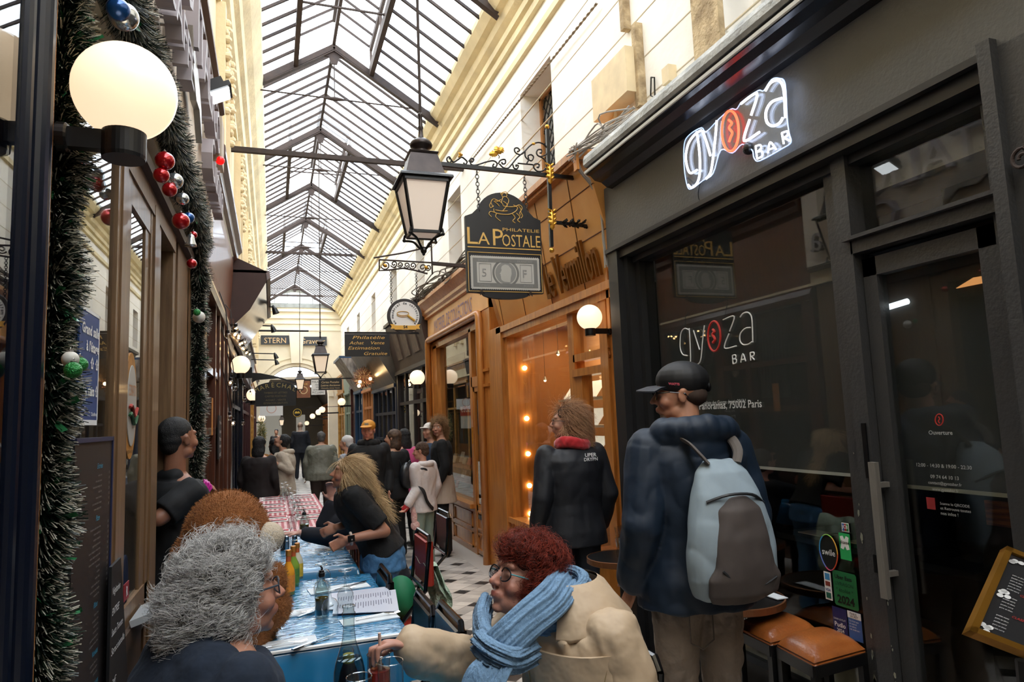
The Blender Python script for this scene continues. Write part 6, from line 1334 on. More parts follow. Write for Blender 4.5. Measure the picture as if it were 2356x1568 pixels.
# paper menu
t = thing('paper_menu', 'open white paper menu with rows of print on the blue table', 'menu', tuple(P(850, 1385, Z=TZ+.01)))
c4 = [P(x, y, Z=TZ+.012) for x, y in ((772, 1372), (910, 1355), (918, 1404), (765, 1411))]
mb = MB(); mb.add(c4+[q_-ZP*.002 for q_ in c4], [(0, 3, 2, 1), (4, 5, 6, 7), (0, 1, 5, 4), (1, 2, 6, 5), (2, 3, 7, 6), (3, 0, 4, 7)]); mb.build('sheet', mat('menu_paper', '#cfd3e2', .35, coat=.5), t)
mb = MB(); e1 = (c4[1]-c4[0]); e2 = (c4[3]-c4[0])
for i in range(44):
    u = .06+.88*(i % 22)/22; v0 = .08 if i < 22 else .55; L_ = random.uniform(.2, .36)
    a_ = c4[0]+e1*u+e2*v0+ZP*.001; b_ = a_+e2*L_; w2 = e1/np.linalg.norm(e1)*.0016; mb.add([a_-w2, a_+w2, b_+w2, b_-w2], [(0, 1, 2, 3)])
mb.build('print_rows', mat('print_ink', '#5a5d70', .7), t)
c5 = [q_+np.array([-.02, .10, -.004]) for q_ in c4]; mb = MB(); mb.add(c5+[q_-ZP*.002 for q_ in c5], [(0, 3, 2, 1), (4, 5, 6, 7), (0, 1, 5, 4), (1, 2, 6, 5), (2, 3, 7, 6), (3, 0, 4, 7)]); tag(mb.build('paper_menu', mat('menu_paper')), 'second paper menu half under the open one', 'menu')

# glassware
M_GL = glass('drinking_glass', '#eef3f3', gain=2.0, ior=1.45); M_BOT = glass('bottle_glass', '#e2ebea', gain=2.2, ior=1.5)
def liq(name, color, haze=.75): return glass(name, color, gain=.6, haze=haze, hazecol=color)
def vessel(name, label, cat, c, prof, m, liquid=None, ins=None, parts=(), flip=False, group=None, up=(0, 0, 1)):
    t = thing(name, label, cat, tuple(c), group); MB().lathe(prof, c, seg=36, axis=up, cap=False).build('glass', m, t, smooth=True)
    if liquid:
        for nm, pr, mm in liquid: MB().lathe(pr, c, seg=32, axis=up).build(nm, mm, t, smooth=False)
    return t
# swing-top water bottle
c = P(805, 1640, Y=2.06); c[2] = TZ+.002; Hh = P(803, 1392, Y=2.06)[2]-c[2]; 
bp_ = [(0, 0), (.040, 0), (.044, .01), (.044, .40), (.043, .46), (.038, .53), (.028, .62), (.020, .70), (.0165, .78), (.0155, .86), (.0165, .90), (.019, .91), (.019, .94), (.0155, .95), (.0155, .985), (.018, .99), (.018, 1.0), (.013, 1.0)]
t = thing('water_bottle', 'tall clear glass water bottle on the nearest table', 'bottle', tuple(c)); MB().lathe([(r_, z_*Hh if i > 2 else z_) for i, (r_, z_) in enumerate(bp_)], c, seg=40, cap=False).build('glass', M_BOT, t, smooth=True)
MB().lathe([(.0, .004), (.041, .006), (.042, .4*Hh), (.041, .46*Hh), (.0365, .53*Hh), (.034, .56*Hh), (0, .56*Hh)], c, seg=32, cap=False).build('water', glass('water', '#c6d2d4', gain=.9), t, smooth=False)
# juice bottle seen through / behind the water bottle
c2 = P(803, 1620, Y=2.2); c2[2] = TZ+.002; H2 = P(803, 1490, Y=2.2)[2]-c2[2]
t = thing('juice_bottle', 'small bottle with a yellow neck label and brown drink behind the water bottle', 'bottle', tuple(c2)); MB().lathe([(0, 0), (.03, .002), (.031, .45*H2), (.026, .6*H2), (.0165, .75*H2), (.015, .92*H2), (.017, .93*H2), (.017, .96*H2), (.014, H2)], c2, seg=32, cap=False).build('glass', M_BOT, t, smooth=True)
MB().lathe([(.0285, .004), (.0295, .44*H2), (.0245, .6*H2), (.0155, .74*H2)], c2, seg=28).build('drink', mat('cola_brown', '#4a2413', .3), t); MB().lathe([(.0168, .76*H2), (.0162, .90*H2)], c2, seg=28).build('neck_label', mat('yellow_label', '#d9b21f', .5), t)
# drinks
def tumbler(px, Y, r, h, label, liquids, top, straw=False, stem=False):
    pt_ = P(*px, Y=Y); c = np.array([pt_[0], Y, TZ+.002 if not stem else TZ+.002]); H = pt_[2]-c[2]
    pr = [(0, .004), (r*.86, .004), (r*.9, .0), (r, .05), (r, H)] if not stem else [(0, .0), (r*.8, .002), (.006, .012), (.005, H*.42), (r*.5, H*.46), (r*.95, H*.62), (r, H*.75), (r*.88, H)]
    t = thing('drinking_glass' if not stem else 'wine_glass', label, 'glass', tuple(c)); MB().lathe(pr, c, seg=36, cap=False).build('bowl', M_GL, t, smooth=True)
    mb = MB(); mb.tube([(c[0]+pr[-1][0]*math.cos(a), c[1]+pr[-1][0]*math.sin(a), c[2]+H) for a in np.linspace(0, 6.283, 33)[:-1]], .0013, 5, closed=True); mb.build('rim', glass('rim_glass', '#ffffff', gain=5), t)
    for nm, z0_, z1_, mm in liquids: MB().lathe([(r*.93, z0_*H), (r*.95, z1_*H)], c, seg=28).build(nm, mm, t)
    return t, c, H
M_APE = mat('orange_red_drink', '#c2331a', .15, coat=.5, var=.2, vscale=40)
t, c, H = tumbler((871, 1503), 1.98, .031, .16, 'tall glass of orange-red iced drink with a paper straw', [('drink', .10, .80, M_APE)], 0)
for k in range(4): MB().obox(c+np.array([random.uniform(-.012, .012), random.uniform(-.012, .012), H*(.78+.05*(k % 2))]), ((1, .3*k, 0), (-.3*k, 1, 0), (0, 0, 1)), (.009, .009, .008)).build('ice_cube', glass('ice', '#f3d9cf', gain=2, haze=.25, hazecol='#e8a08a'), t)
st = tag(MB().tube([c+np.array([.008, 0, .01]), P(873, 1455, Y=1.96)], .0042, 12).build('paper_straw', mat('straw_paper', '#d9b9a8', .7)), 'pale paper straw held between fingers in the red drink', 'straw')
tumbler((898, 1520), 1.88, .033, .13, 'clear glass of water with a red drink seen through it', [('water', .05, .62, glass('water2', '#dfe6e6', gain=1.2))], 0)
tumbler((826, 1556), 1.80, .031, .12, 'empty clear glass at the bottom edge beside the water bottle', [], 0)
# oil cruet with pourer
def cruet(px_base, Y, px_top, label, s=1.0, oil='#8a6a14', vin='#150a07'):
    b_ = P(*px_base, Y=Y); c = np.array([b_[0], Y, TZ+.003]); H = P(*px_top, Y=Y)[2]-c[2]; t = thing('oil_cruet', label, 'cruet', tuple(c)); r = .030*s
    MB().lathe([(0, .002), (r, .002), (r, .40*H), (r*.93, .5*H), (r*.45, .72*H), (r*.38, .80*H)], c, seg=32, cap=False).build('glass', M_BOT, t, smooth=True)
    MB().lathe([(r*.9, .012), (r*.92, .16*H)], c, seg=24).build('vinegar', mat('vinegar'+vin, vin, .15), t); MB().lathe([(r*.92, .161*H), (r*.92, .38*H)], c, seg=24).build('oil', liq('oil'+oil, oil, .8), t)
    mb = MB(); mb.lathe([(r*.42, .78*H), (r*.46, .80*H), (r*.46, .86*H), (r*.36, .87*H), (r*.36, .9*H), (r*.3, .91*H)], c, seg=18); mb.tube([c+ZP*.9*H, c+ZP*.95*H+XP*.002, c+ZP*H+XP*-.006], [.005, .004, .003], 8); mb.build('pourer', M_BLK, t)
cruet((741, 1430), 3.22, (741, 1300), 'oil and vinegar bottle with black pourer on the blue menu table')
cruet((700, 1226), 5.72, (700, 1172), 'smaller oil bottle standing where the blue and checked tables meet', s=1.25)
# upside-down wine glasses
def wineglass_up(x, y, label, group, H=.17, r=.036, flip=True):
    t = thing('wine_glass', label, 'glass', (x, y, TZ+.004), group); z = lambda q: (H-q) if flip else q
    pr = [(r*.82, 0), (r*.98, .25), (r, .40), (r*.7, .52), (.006, .58), (.004, .8), (.005, .96), (r*.75, .985), (r*.8, 1)]
    MB().lathe([(a_, b_*H if flip else H-b_*H) for a_, b_ in pr], (x, y, TZ+.004), seg=30, cap=False).build('bowl', M_GL, t, smooth=True)
    mb = MB(); mb.tube([(x+r*.8*math.cos(a), y+r*.8*math.sin(a), TZ+.004+H) for a in np.linspace(0, 6.283, 25)[:-1]], .0014, 5, closed=True); mb.tube([(x+r*.82*math.cos(a), y+r*.82*math.sin(a), TZ+.006) for a in np.linspace(0, 6.283, 25)[:-1]], .0012, 5, closed=True); mb.build('rims', glass('rim_glass'), t)
    return t
for px, lb in (((760, 1428), 'upturned wine glass in front of the oil cruet on the blue table'), ((795, 1400), 'upturned wine glass between the water bottle and the paper menu'), ((740, 1382), 'upturned wine glass just behind the oil cruet'), ((745, 1352), 'upturned wine glass with a pale foot at the far end of the menu table')):
    p = P(*px, Z=TZ+.004); wineglass_up(p[0], p[1], lb, None)
k = 0
for y, x in ((6.0, .16), (6.0, .26), (6.45, .19), (6.75, .25), (7.3, .19), (7.55, .24), (7.9, .19), (8.1, .12), (8.35, .17), (8.6, .12), (8.75, .16)):
    k += 1; wineglass_up(x, y, 'upturned wine glass in the middle of the checked tables', 'wine glasses on the checked tables', flip=True)
# sauce bottles, label fronts
def sauce(px, Y, top, label, col, lab, cap='#b5562a', s=1.0):
    b_ = P(*px, Y=Y); c = np.array([b_[0], Y, TZ+.003]); H = P(*top, Y=Y)[2]-c[2]; r = .031*s; t = thing('sauce_bottle', label, 'bottle', tuple(c))
    MB().lathe([(0, .001), (r, .002), (r, .48*H), (r*.9, .56*H), (r*.42, .72*H), (r*.36, .86*H)], c, seg=28).build('body', mat('body'+col, col, .15, coat=.6), t, smooth=True)
    MB().lathe([(r*1.015, .08*H), (r*1.015, .44*H)], c, seg=28, cap=False).build('label_band', mat('lab'+lab, lab, .5, var=.25, vscale=50), t); MB().lathe([(r*.42, .74*H), (r*.4, .86*H)], c, seg=20, cap=False).build('neck_foil', mat('foil'+cap, cap, .4), t)
    MB().lathe([(r*.42, .86*H), (r*.46, .88*H), (r*.46, .985*H), (r*.4, H)], c, seg=20).build('cap', mat('cap_gold', '#c0803a', .35, metal=.6), t)
sauce((664, 1362), 3.72, (664, 1264), 'nearest juice bottle, orange-yellow with an orange label', '#e0962a', '#d9822a')
sauce((675, 1350), 3.90, (675, 1255), 'middle bottle, green label, between the orange and yellow ones', '#7a9a3a', '#4f7a33')
sauce((684, 1342), 4.06, (684, 1248), 'farthest of three bottles, pale with a yellow label', '#cfc8b0', '#d6b23a')
# condiment jars and card holder on the second blue table
p = P(668, 1262, Z=TZ+.004); t = thing('condiment_set', 'metal rack with salt and pepper jars on the second blue table', 'condiments', tuple(p))
for dx in (-.025, .028): MB().lathe([(.018, 0), (.02, .01), (.02, .055), (.017, .06), (.018, .065), (.018, .085), (.008, .092)], p+XP*dx, seg=20).build('jar', M_CUT, t)
MB().tube([p+ZP*.01, p+ZP*.12, p+ZP*.14+XP*.012, p+ZP*.155, p+ZP*.14-XP*.012, p+ZP*.12], .002, 6).build('handle', M_CUT, t)
p = P(650, 1262, Z=TZ+.004); tag(MB().box((p[0]-.012, p[1]-.05, TZ+.003), (p[0]+.012, p[1]+.05, TZ+.10)).build('card_stand', M_BLK), 'black upright card stand on the second blue table', 'stand')
# place settings on the checked tables
k = 0
for y in (5.95, 6.6, 6.85, 7.3, 7.65, 8.0, 8.5, 8.75):
    for sx, x in ((0, .01), (1, .33)):
        k += 1; t = thing('place_setting', 'white paper mat with red napkin and dark knife on a checked cloth', 'place setting', (x, y, TZ+.003), 'place settings on the checked tables')
        if y == 5.95 and sx: pass
        MB().box((x-.12, y-.09, TZ+.003), (x+.13, y+.09, TZ+.005)).build('paper_mat', M_PLM, t); MB().box((x-.08, y-.03, TZ+.005), (x+.12, y+.03, TZ+.009)).build('napkin', M_NAPR, t)
        MB().box((x-.10, y-.045, TZ+.009), (x+.0, y-.028, TZ+.013)).build('knife_handle', mat('dark_red_handle', '#3a0f12', .4), t); MB().box((x, y-.043, TZ+.009), (x+.10, y-.030, TZ+.011)).build('knife_blade', M_CUT, t)
# ---------------------------------------------------------------- chairs
M_CHB = mat('black_tube', '#0a0a0b', .2, coat=.4); M_LEAT = mat('black_vinyl', '#0c0c0d', .3, coat=.3); M_RVIN = mat('red_vinyl_pad', '#9c2a1c', .5)
def cafe_chair(name, label, x, y, a, pad=M_LEAT, h=.90, group=None):
    """folding cafe chair: tube frame, framed back pad; faces local +Y"""
    t = thing(name, label, 'chair', (0, 0, 0), group)
    mb = MB()
    for s_ in (-1, 1): mb.tube([(s_*.19, .20, 0), (s_*.19, 0, .45), (s_*.185, -.20, h-.28), (s_*.18, -.23, h-.03)], .012, 8)
    mb.tube([(-.18, -.23, h-.03), (-.15, -.235, h), (.15, -.235, h), (.18, -.23, h-.03)], .012, 8); mb.tube([(-.185, -.20, h-.28), (.185, -.20, h-.28)], .01, 8); mb.tube([(-.19, .05, .34), (.19, .05, .34)], .01, 8); mb.build('frame', M_CHB, t)
    for s_ in (-1, 1): MB().tube([(s_*.17, -.24, 0), (s_*.17, .16, .44)], .012, 8).build('leg', M_CHB, t)
    q = MB(); q.loft([np.array([(sx*.165*k, -.232+dy, h-.265+(.24)*(.5+sz*.5*k)) for sx, sz in ((-1, -1), (1, -1), (1, 1), (-1, 1))]) for k, dy in ((.96, -.022), (1, -.012), (1, .010), (.96, .020))]); q.build('backrest', pad, t)
    q = MB(); q.loft([np.array([(sx*.19*k, sy*.18*k, z) for sx, sy in ((-1, -1), (1, -1), (1, 1), (-1, 1))]) for k, z in ((1, .44), (1.02, .46), (.95, .485))]); q.build('seat', pad, t)
    t.location = (x, y, 0); t.rotation_euler = (0, 0, a); return t
cafe_chair('cafe_chair', 'black cafe chair with a bright red back pad and a mint coat over it', .59, 3.98, math.pi/2, M_RVIN, .96)
for px, Y, lb in (((876, 1335), 3.75, 'black vinyl cafe chair nearest the jeans of the leaning woman'), ((966, 1400), 3.05, 'black vinyl cafe chair in front of the red-backed one'), ((1022, 1430), 2.62, 'black vinyl cafe chair just behind the outstretched sleeve')):
    p = P(*px, Y=Y); cafe_chair('cafe_chair', lb, p[0]-.21, Y, math.pi/2, M_LEAT, P(px[0], px[1]-22, Y=Y)[2])
cafe_chair('cafe_chair', 'black cafe chair behind the seated person in navy', .98, 5.1, math.pi/2, M_LEAT, .92)
# tables' far side: varnished bentwood chairs
M_BENT = mat('dark_red_varnish', '#3d140e', .15, coat=.8)
def bentwood(x, y, a, label, group):
    t = thing('wooden_chair', label, 'chair', (0, 0, 0), group); mb = MB()
    q = MB(); q.loft([np.array([(u*.20, -.2+.05*math.cos(u*1.2)+dy, z) for u in np.linspace(-1, 1, 7)]+[(u*.20, -.2+.05*math.cos(u*1.2)+dy+.02, z) for u in np.linspace(1, -1, 7)]) for z, dy in ((.74, 0), (.80, -.02), (.84, -.03))]); q.build('backrest', M_BENT, t)
    for s_ in (-1, 1): 
        for v_ in (-1, 1): MB().tube([(s_*.19, v_*.18, 0), (s_*.17, v_*.17, .45)]+([(s_*.18, -.18, .8)] if v_ < 0 else []), .016, 8).build('leg', M_BENT, t)
    MB().box((-.2, -.19, .43), (.2, .2, .47)).build('seat', M_BENT, t); t.location = (x, y, 0); t.rotation_euler = (0, 0, a); return t
for i, y in enumerate((6.9, 7.3, 7.75, 8.2, 8.6)):
    bentwood(.66+.02*i, y, math.pi/2, 'dark red varnished wooden chair on the passage side of the checked tables', 'varnished chairs right of the checked tables')
    if i > 1: bentwood(-.2, y, -math.pi/2, 'dark red varnished wooden chair on the wall side of the checked tables', 'varnished chairs left of the checked tables')
for lb, x, y, a in (('chair under the grey-haired woman', -.28, 1.78, -math.pi/2), ('chair under the red-haired woman', .80, 1.95, math.pi/2)): cafe_chair('cafe_chair', 'black cafe '+lb, x, y, a)
# mint knitted coat over the red chair
def blanket():
    mb = MB(); n = 18; v = []; rows = 16
    for i in range(rows+1):
        t_ = i/rows; 
        for j in range(n+1):
            u = j/n; y = 3.82+.32*u
            x = .86+.06*math.sin(min(1, t_*2)*math.pi/2)+.02*math.sin(u*14+t_*3)+.012*math.sin(t_*20+u*6); z = .80-.50*t_+.03*math.sin(u*9)
            if t_ < .15: x = .83+t_*.3; z = .80+.01*math.sin(u*9)
            v.append((x, y, z))
    f = [(i*(n+1)+j, i*(n+1)+j+1, (i+1)*(n+1)+j+1, (i+1)*(n+1)+j) for i in range(rows) for j in range(n)]
    k0 = len(v); v += [(a-.03, b_, c) for a, b_, c in v]; f += [tuple(q_+k0 for q_ in reversed(w_)) for w_ in f]
    mb.add(v, f); return mb
o = blanket().build('knitted_coat', mat('mint_knit', '#cfe0c9', .9, color2='#9fb8a0', vscale=30, bump=1, bscale=60), None, smooth=True, org=(.86, 3.98, .3)); tag(o, 'pale mint knitted coat hanging over the red-backed chair', 'coat')
q = MB(); q.sphere((.70, 4.05, .60), (.09, .11, .12), 20, 14); tag(q.build('green_bag', mat('green_cloth', '#14754a', .7, var=.2, vscale=6), None, smooth=True, org=(.70, 4.05, .48)), 'bright green cloth bundle on the seat of the red-backed chair', 'bag')

# ---------------------------------------------------------------- grey restaurant's terrace
M_TAN = mat('tan_leather', '#b0652f', .3, color2='#8a4a20', vscale=9, bump=.15, bscale=90, coat=.3)
M_BM = mat('black_metal', '#131314', .3)
def stool(c4, z, label, h):
    """c4: corners of the cushion on its base plane"""
    c = np.mean(c4, axis=0); t = thing('stool', label, 'stool', (c[0], c[1], 0)); U = (c4[1]-c4[0])/2; V = (c4[3]-c4[0])/2; n = 14; v = []; 
    def hgt(a, b_): return .055*((1-abs(a)**3.2)*(1-abs(b_)**3.2))**.5
    for i in range(n+1):
        for j in range(n+1):
            a, b_ = -1+2*i/n, -1+2*j/n; v.append(c+U*a+V*b_+ZP*hgt(a, b_))
    f = [(i*(n+1)+j, (i+1)*(n+1)+j, (i+1)*(n+1)+j+1, i*(n+1)+j+1) for i in range(n) for j in range(n)]; k0 = len(v)
    for i in range(n+1):
        for j in range(n+1): v.append(c+U*(-1+2*i/n)+V*(-1+2*j/n)-ZP*.012)
    f += [tuple(q_+k0 for q_ in reversed(w_)) for w_ in f]
    for i in range(n):
        for a, b_ in ((i*(n+1), (i+1)*(n+1)), ((i+1)*(n+1)+n, i*(n+1)+n), (i+1, i), (n*(n+1)+i, n*(n+1)+i+1)): f.append((a, b_, b_+k0, a+k0))
    mb = MB(); mb.add(v, f); mb.build('cushion', M_TAN, t, smooth=True)
    for sg1, sg2 in ((-1, -1), (1, -1), (1, 1), (-1, 1)):
        p = c+U*sg1*.92+V*sg2*.92; MB().box((p[0]-.014, p[1]-.014, 0), (p[0]+.014, p[1]+.014, z-.012)).build('leg', M_BM, t)
    mb = MB()
    cs = [c+U*a*.97+V*b_*.97-ZP*.035 for a, b_ in ((-1, -1), (1, -1), (1, 1), (-1, 1))]
    for i in range(4): mb.bar(cs[i], cs[(i+1) % 4], .02, .045)
    mb.build('frame', M_BM, t)
zs = .60
A4 = [P(x, y, Z=zs) for x, y in ((1788, 1480), (1873, 1525), (2002, 1506), (1900, 1452))]
B4 = [P(x, y, Z=zs) for x, y in ((1694, 1440), (1773, 1478), (1880, 1450), (1800, 1416))]
def par(c): c = [np.array(q_) for q_ in c]; c[2] = c[1]+c[3]-c[0]; return c
def ax(c, w, d): m_ = np.mean(c, axis=0); return [m_+np.array([-w, d, 0]), m_+np.array([-w, -d, 0]), m_+np.array([w, -d, 0]), m_+np.array([w, d, 0])]
stool(par(A4), zs, 'square tan leather stool nearest the glass door', zs); stool(par(B4), zs, 'square tan leather stool behind the nearer one, by the round table', zs)
# round bistro table behind the backpack, marble strip on it
def bistro(x, y, z, r, label):
    t = thing('bistro_table', label, 'table', (x, y, 0)); MB().lathe([(0, 0), (r*.97, 0), (r*.97, .028), (0, .028)], (x, y, z-.03), seg=48).build('top', M_BLK, t); mb = MB(); mb.lathe([(r*.97, 0), (r, .004), (r, .032), (r*.97, .034), (r*.97, 0)], (x, y, z-.032), seg=48, cap=False); mb.build('edge_band', mat('copper_band', '#8a5a3a', .35, metal=.6), t)
    MB().lathe([(.05, 0), (.028, .03), (.022, .08), (.03, .1), (.02, .12), (.018, .3), (.026, .33), (.018, .36), (.018, z-.1), (.04, z-.04)], (x, y, .0), seg=16).build('column', M_IRON, t)
    mb = MB()
    for k in range(3):
        a = k*2.094+.5; d = np.array([math.cos(a), math.sin(a), 0]); o = np.array([x, y, 0]); mb.tube(smoothpath([o+ZP*.12, o+d*.08+ZP*.13, o+d*.17+ZP*.09, o+d*.24+ZP*.03, o+d*.28+ZP*.02], 4), [.016]*17, 8); mb.sphere(o+d*.28+ZP*.02, (.03, .03, .018), 10, 6)
    mb.build('claw_feet', M_IRON, t); return t
p = P(1750, 1360, Z=.72); bistro(2.05, 2.82, .72, .24, 'round black bistro table with copper rim behind the backpack')
tag(MB().box((2.18, 2.66, .723), (2.24, 2.86, .727)).build('napkin', M_NAP), 'pale folded napkin on the round bistro table by the stools', 'napkin')
q = P(1445, 1545, Z=.05); bistro(1.90, 3.62, .78, .20, 'tall cast iron bistro table between the navy woman and the man with the cap')
t = thing('wooden_planter', 'dark tan wooden stand at the foot of the orange shop corner', 'stand', (2.12, 4.25, 0)); MB().box((2.02, 4.3, 0), (2.28, 4.5, .62)).build('body', M_OR, t); MB().box((2.0, 4.28, .62), (2.3, 4.52, .66)).build('ledge', M_ORD, t)
for k in range(3):
    x_, y_ = 1.90+(k-1)*.03, 3.56+k*.02; t = thing('stacked_glass', ('left', 'middle', 'right')[k]+' tumbler of the clear glasses stacked on the tall bistro table', 'glass', (x_, y_, .785))
    for j in range(2): MB().lathe([(.025, 0), (.03, .03), (.026, .05), (.034, .11)], (x_, y_, .785+j*.06), seg=14, cap=False).build('tumbler', M_GL, t)
tag(MB().box((1.78, 3.25, .0165), (2.28, 4.0, .024)).build('door_mat', mat('grey_mat', '#39342f', .9)), 'dark grey doormat on the buff tiles behind the man with the cap', 'mat')
t = thing('menu_stand', 'gold framed menu board on a stand at the lower right', 'menu stand', (1.8, 1.3, 0))
BL, TL_ = P(2225, 1452, Y=1.20), P(2312, 1258, Y=1.34); U_ = P(2420, 1528, Y=1.16)-BL; U_ /= np.linalg.norm(U_); V_ = TL_-BL; hh = np.linalg.norm(V_); V_ /= hh; Nn = np.cross(U_, V_)
MB().prism([(0.015, 0.015), (.33, .015), (.33, hh-.015), (.015, hh-.015)], BL-Nn*.0, U_, V_, -Nn, .012).build('board', mat('menu_black', '#2a2a2c', .3, coat=.5), t)
mb = MB()
for a_, b_ in (((0, 0), (.345, .020)), ((0, hh-.02), (.345, hh)), ((0, 0), (.02, hh)), ((.325, 0), (.345, hh))): mb.prism([(a_[0], a_[1]), (b_[0], a_[1]), (b_[0], b_[1]), (a_[0], b_[1])], BL+Nn*.010, U_, V_, -Nn, .03)
mb.build('gold_frame', mat('brushed_gold', '#a9772a', .3, metal=.7, var=.2), t)
q = MB(); O_ = BL+Nn*.003
text(q, 'gyoza', O_+U_*.10+V_*(hh-.055), U_, V_, w=.16, h=.03); text(q, 'Les recettes', O_+U_*.10+V_*(hh-.085), U_, V_, h=.012, shear=.3)
for r_ in range(16):
    for cc in range(3): text(q, ('porc et chou', 'crevettes', 'légumes', 'poulet curry', 'boeuf', 'sauce maison')[(r_*3+cc) % 6], O_+U_*(.05+cc*.095)+V_*(hh-.115-r_*.013-(.02 if r_ > 5 else 0)-(.02 if r_ > 10 else 0)), U_, V_, h=.0052)
q.build('menu_text', M_WHITE, t); q = MB()
for z_ in (.19, .285): text(q, 'CLASSIQUES', O_+U_*.09+V_*(hh-z_), U_, V_, h=.009, shear=.2)
q.build('red_headings', M_RED, t); q = MB()
for (u, v) in ((.045, hh-.045), (.04, .035), (.30, .03), (.05, hh*.48)):
    for k in range(5): q.prism([(.010*math.cos(a), .008*math.sin(a)) for a in np.linspace(0, 6.28, 10, endpoint=False)], O_+U_*(u+random.uniform(-.015, .015))+V_*(v+random.uniform(-.012, .012)), U_, V_, Nn, .001)
q.build('cloud_print', M_WHITE, t); mb = MB(); mb.tube([BL+U_*.17-V_*.0-Nn*.03, (BL[0]+.17, BL[1]+.02, .0)], .014, 8); mb.lathe([(.13, 0), (.13, .012), (0, .014)], (BL[0]+.17, BL[1]+.02, 0), seg=24); mb.build('post', M_BM, t)
# ================================================================ people
def skinm(n, c): return mat(n, c, .5, var=.07, vscale=14, attr='tint', bump=.05, bscale=200)
def cap_(mb, a, b, r0, r1, seg=14):
    a, b = np.array(a, float), np.array(b, float); d = b-a; L = np.linalg.norm(d)+1e-9; pr = [(r0*math.sin(t), -r0*math.cos(t)) for t in np.linspace(0.05, 1.57, 5)]+[(r1*math.cos(t), L+r1*math.sin(t)) for t in np.linspace(0, 1.52, 5)]
    mb.lathe(pr, a, d, seg)
def ell_(mb, c, r, M=np.eye(3), seg=18, rg=12):
    k = len(mb.v); mb.sphere((0, 0, 0), r, seg, rg); mb.v[k] = mb.v[k]@np.array(M).T+np.array(c)
def blob(name, mb, vox, m, parent, sm=3, wr=0, wf=9, tint=None, label=None, stretch=(1, 1, 1)):
    me0 = D.meshes.new('t'); me0.from_pydata(np.vstack(mb.v).tolist(), [], mb.f); o = D.objects.new('t', me0); COL.objects.link(o)
    r = o.modifiers.new('r', 'REMESH'); r.mode = 'VOXEL'; r.voxel_size = vox; r.use_smooth_shade = True
    if sm: q = o.modifiers.new('s', 'SMOOTH'); q.factor = .5; q.iterations = sm
    me = D.meshes.new_from_object(o.evaluated_get(bpy.context.evaluated_depsgraph_get())); D.objects.remove(o); D.meshes.remove(me0)
    n = len(me.vertices); v = np.empty(n*3); me.vertices.foreach_get('co', v); v = v.reshape(-1, 3)
    if wr:
        nr = np.empty(n*3); me.vertices.foreach_get('normal', nr); nr = nr.reshape(-1, 3); nf = mnoise.noise
        d = np.array([abs(nf(Vector((p[0]*wf*stretch[0], p[1]*wf*stretch[1], p[2]*wf*stretch[2]))))*1.6-.4+.5*nf(Vector((p[0]*wf*2.3, p[1]*wf*2.3, p[2]*wf*1.6+7))) for p in v]); v = v+nr*(d*wr)[:, None]
    if tint is not None:
        c = np.ones((n, 4)); c[:, :3] = tint(v); at = me.color_attributes.new('tint', 'FLOAT_COLOR', 'POINT'); at.data.foreach_set('color', c.ravel())
    og = np.array(ORG.get(parent.name, Vector())); me.vertices.foreach_set('co', (v-og).ravel()); me.materials.clear(); me.materials.append(m); me.polygons.foreach_set('use_smooth', [True]*len(me.polygons)); me.update()
    me.name = name; ob = D.objects.new(name, me); place(ob, name, parent)
    if label: ob['label'] = label
    return ob
def hairmat(n, c1, c2, rough=.45):
    if n in MATS: return MATS[n]
    m = D.materials.new(n); m.use_nodes = True; N = m.node_tree.nodes; L = m.node_tree.links; p = N['Principled BSDF']; h = N.new('ShaderNodeHairInfo'); r = N.new('ShaderNodeValToRGB'); r.color_ramp.elements[0].color = lin(c1); r.color_ramp.elements[1].color = lin(c2)
    L.new(h.outputs['Random'], r.inputs[0]); L.new(r.outputs[0], p.inputs['Base Color']); p.inputs['Roughness'].default_value = rough; p.inputs['Specular IOR Level'].default_value = .35; MATS[n] = m; return m
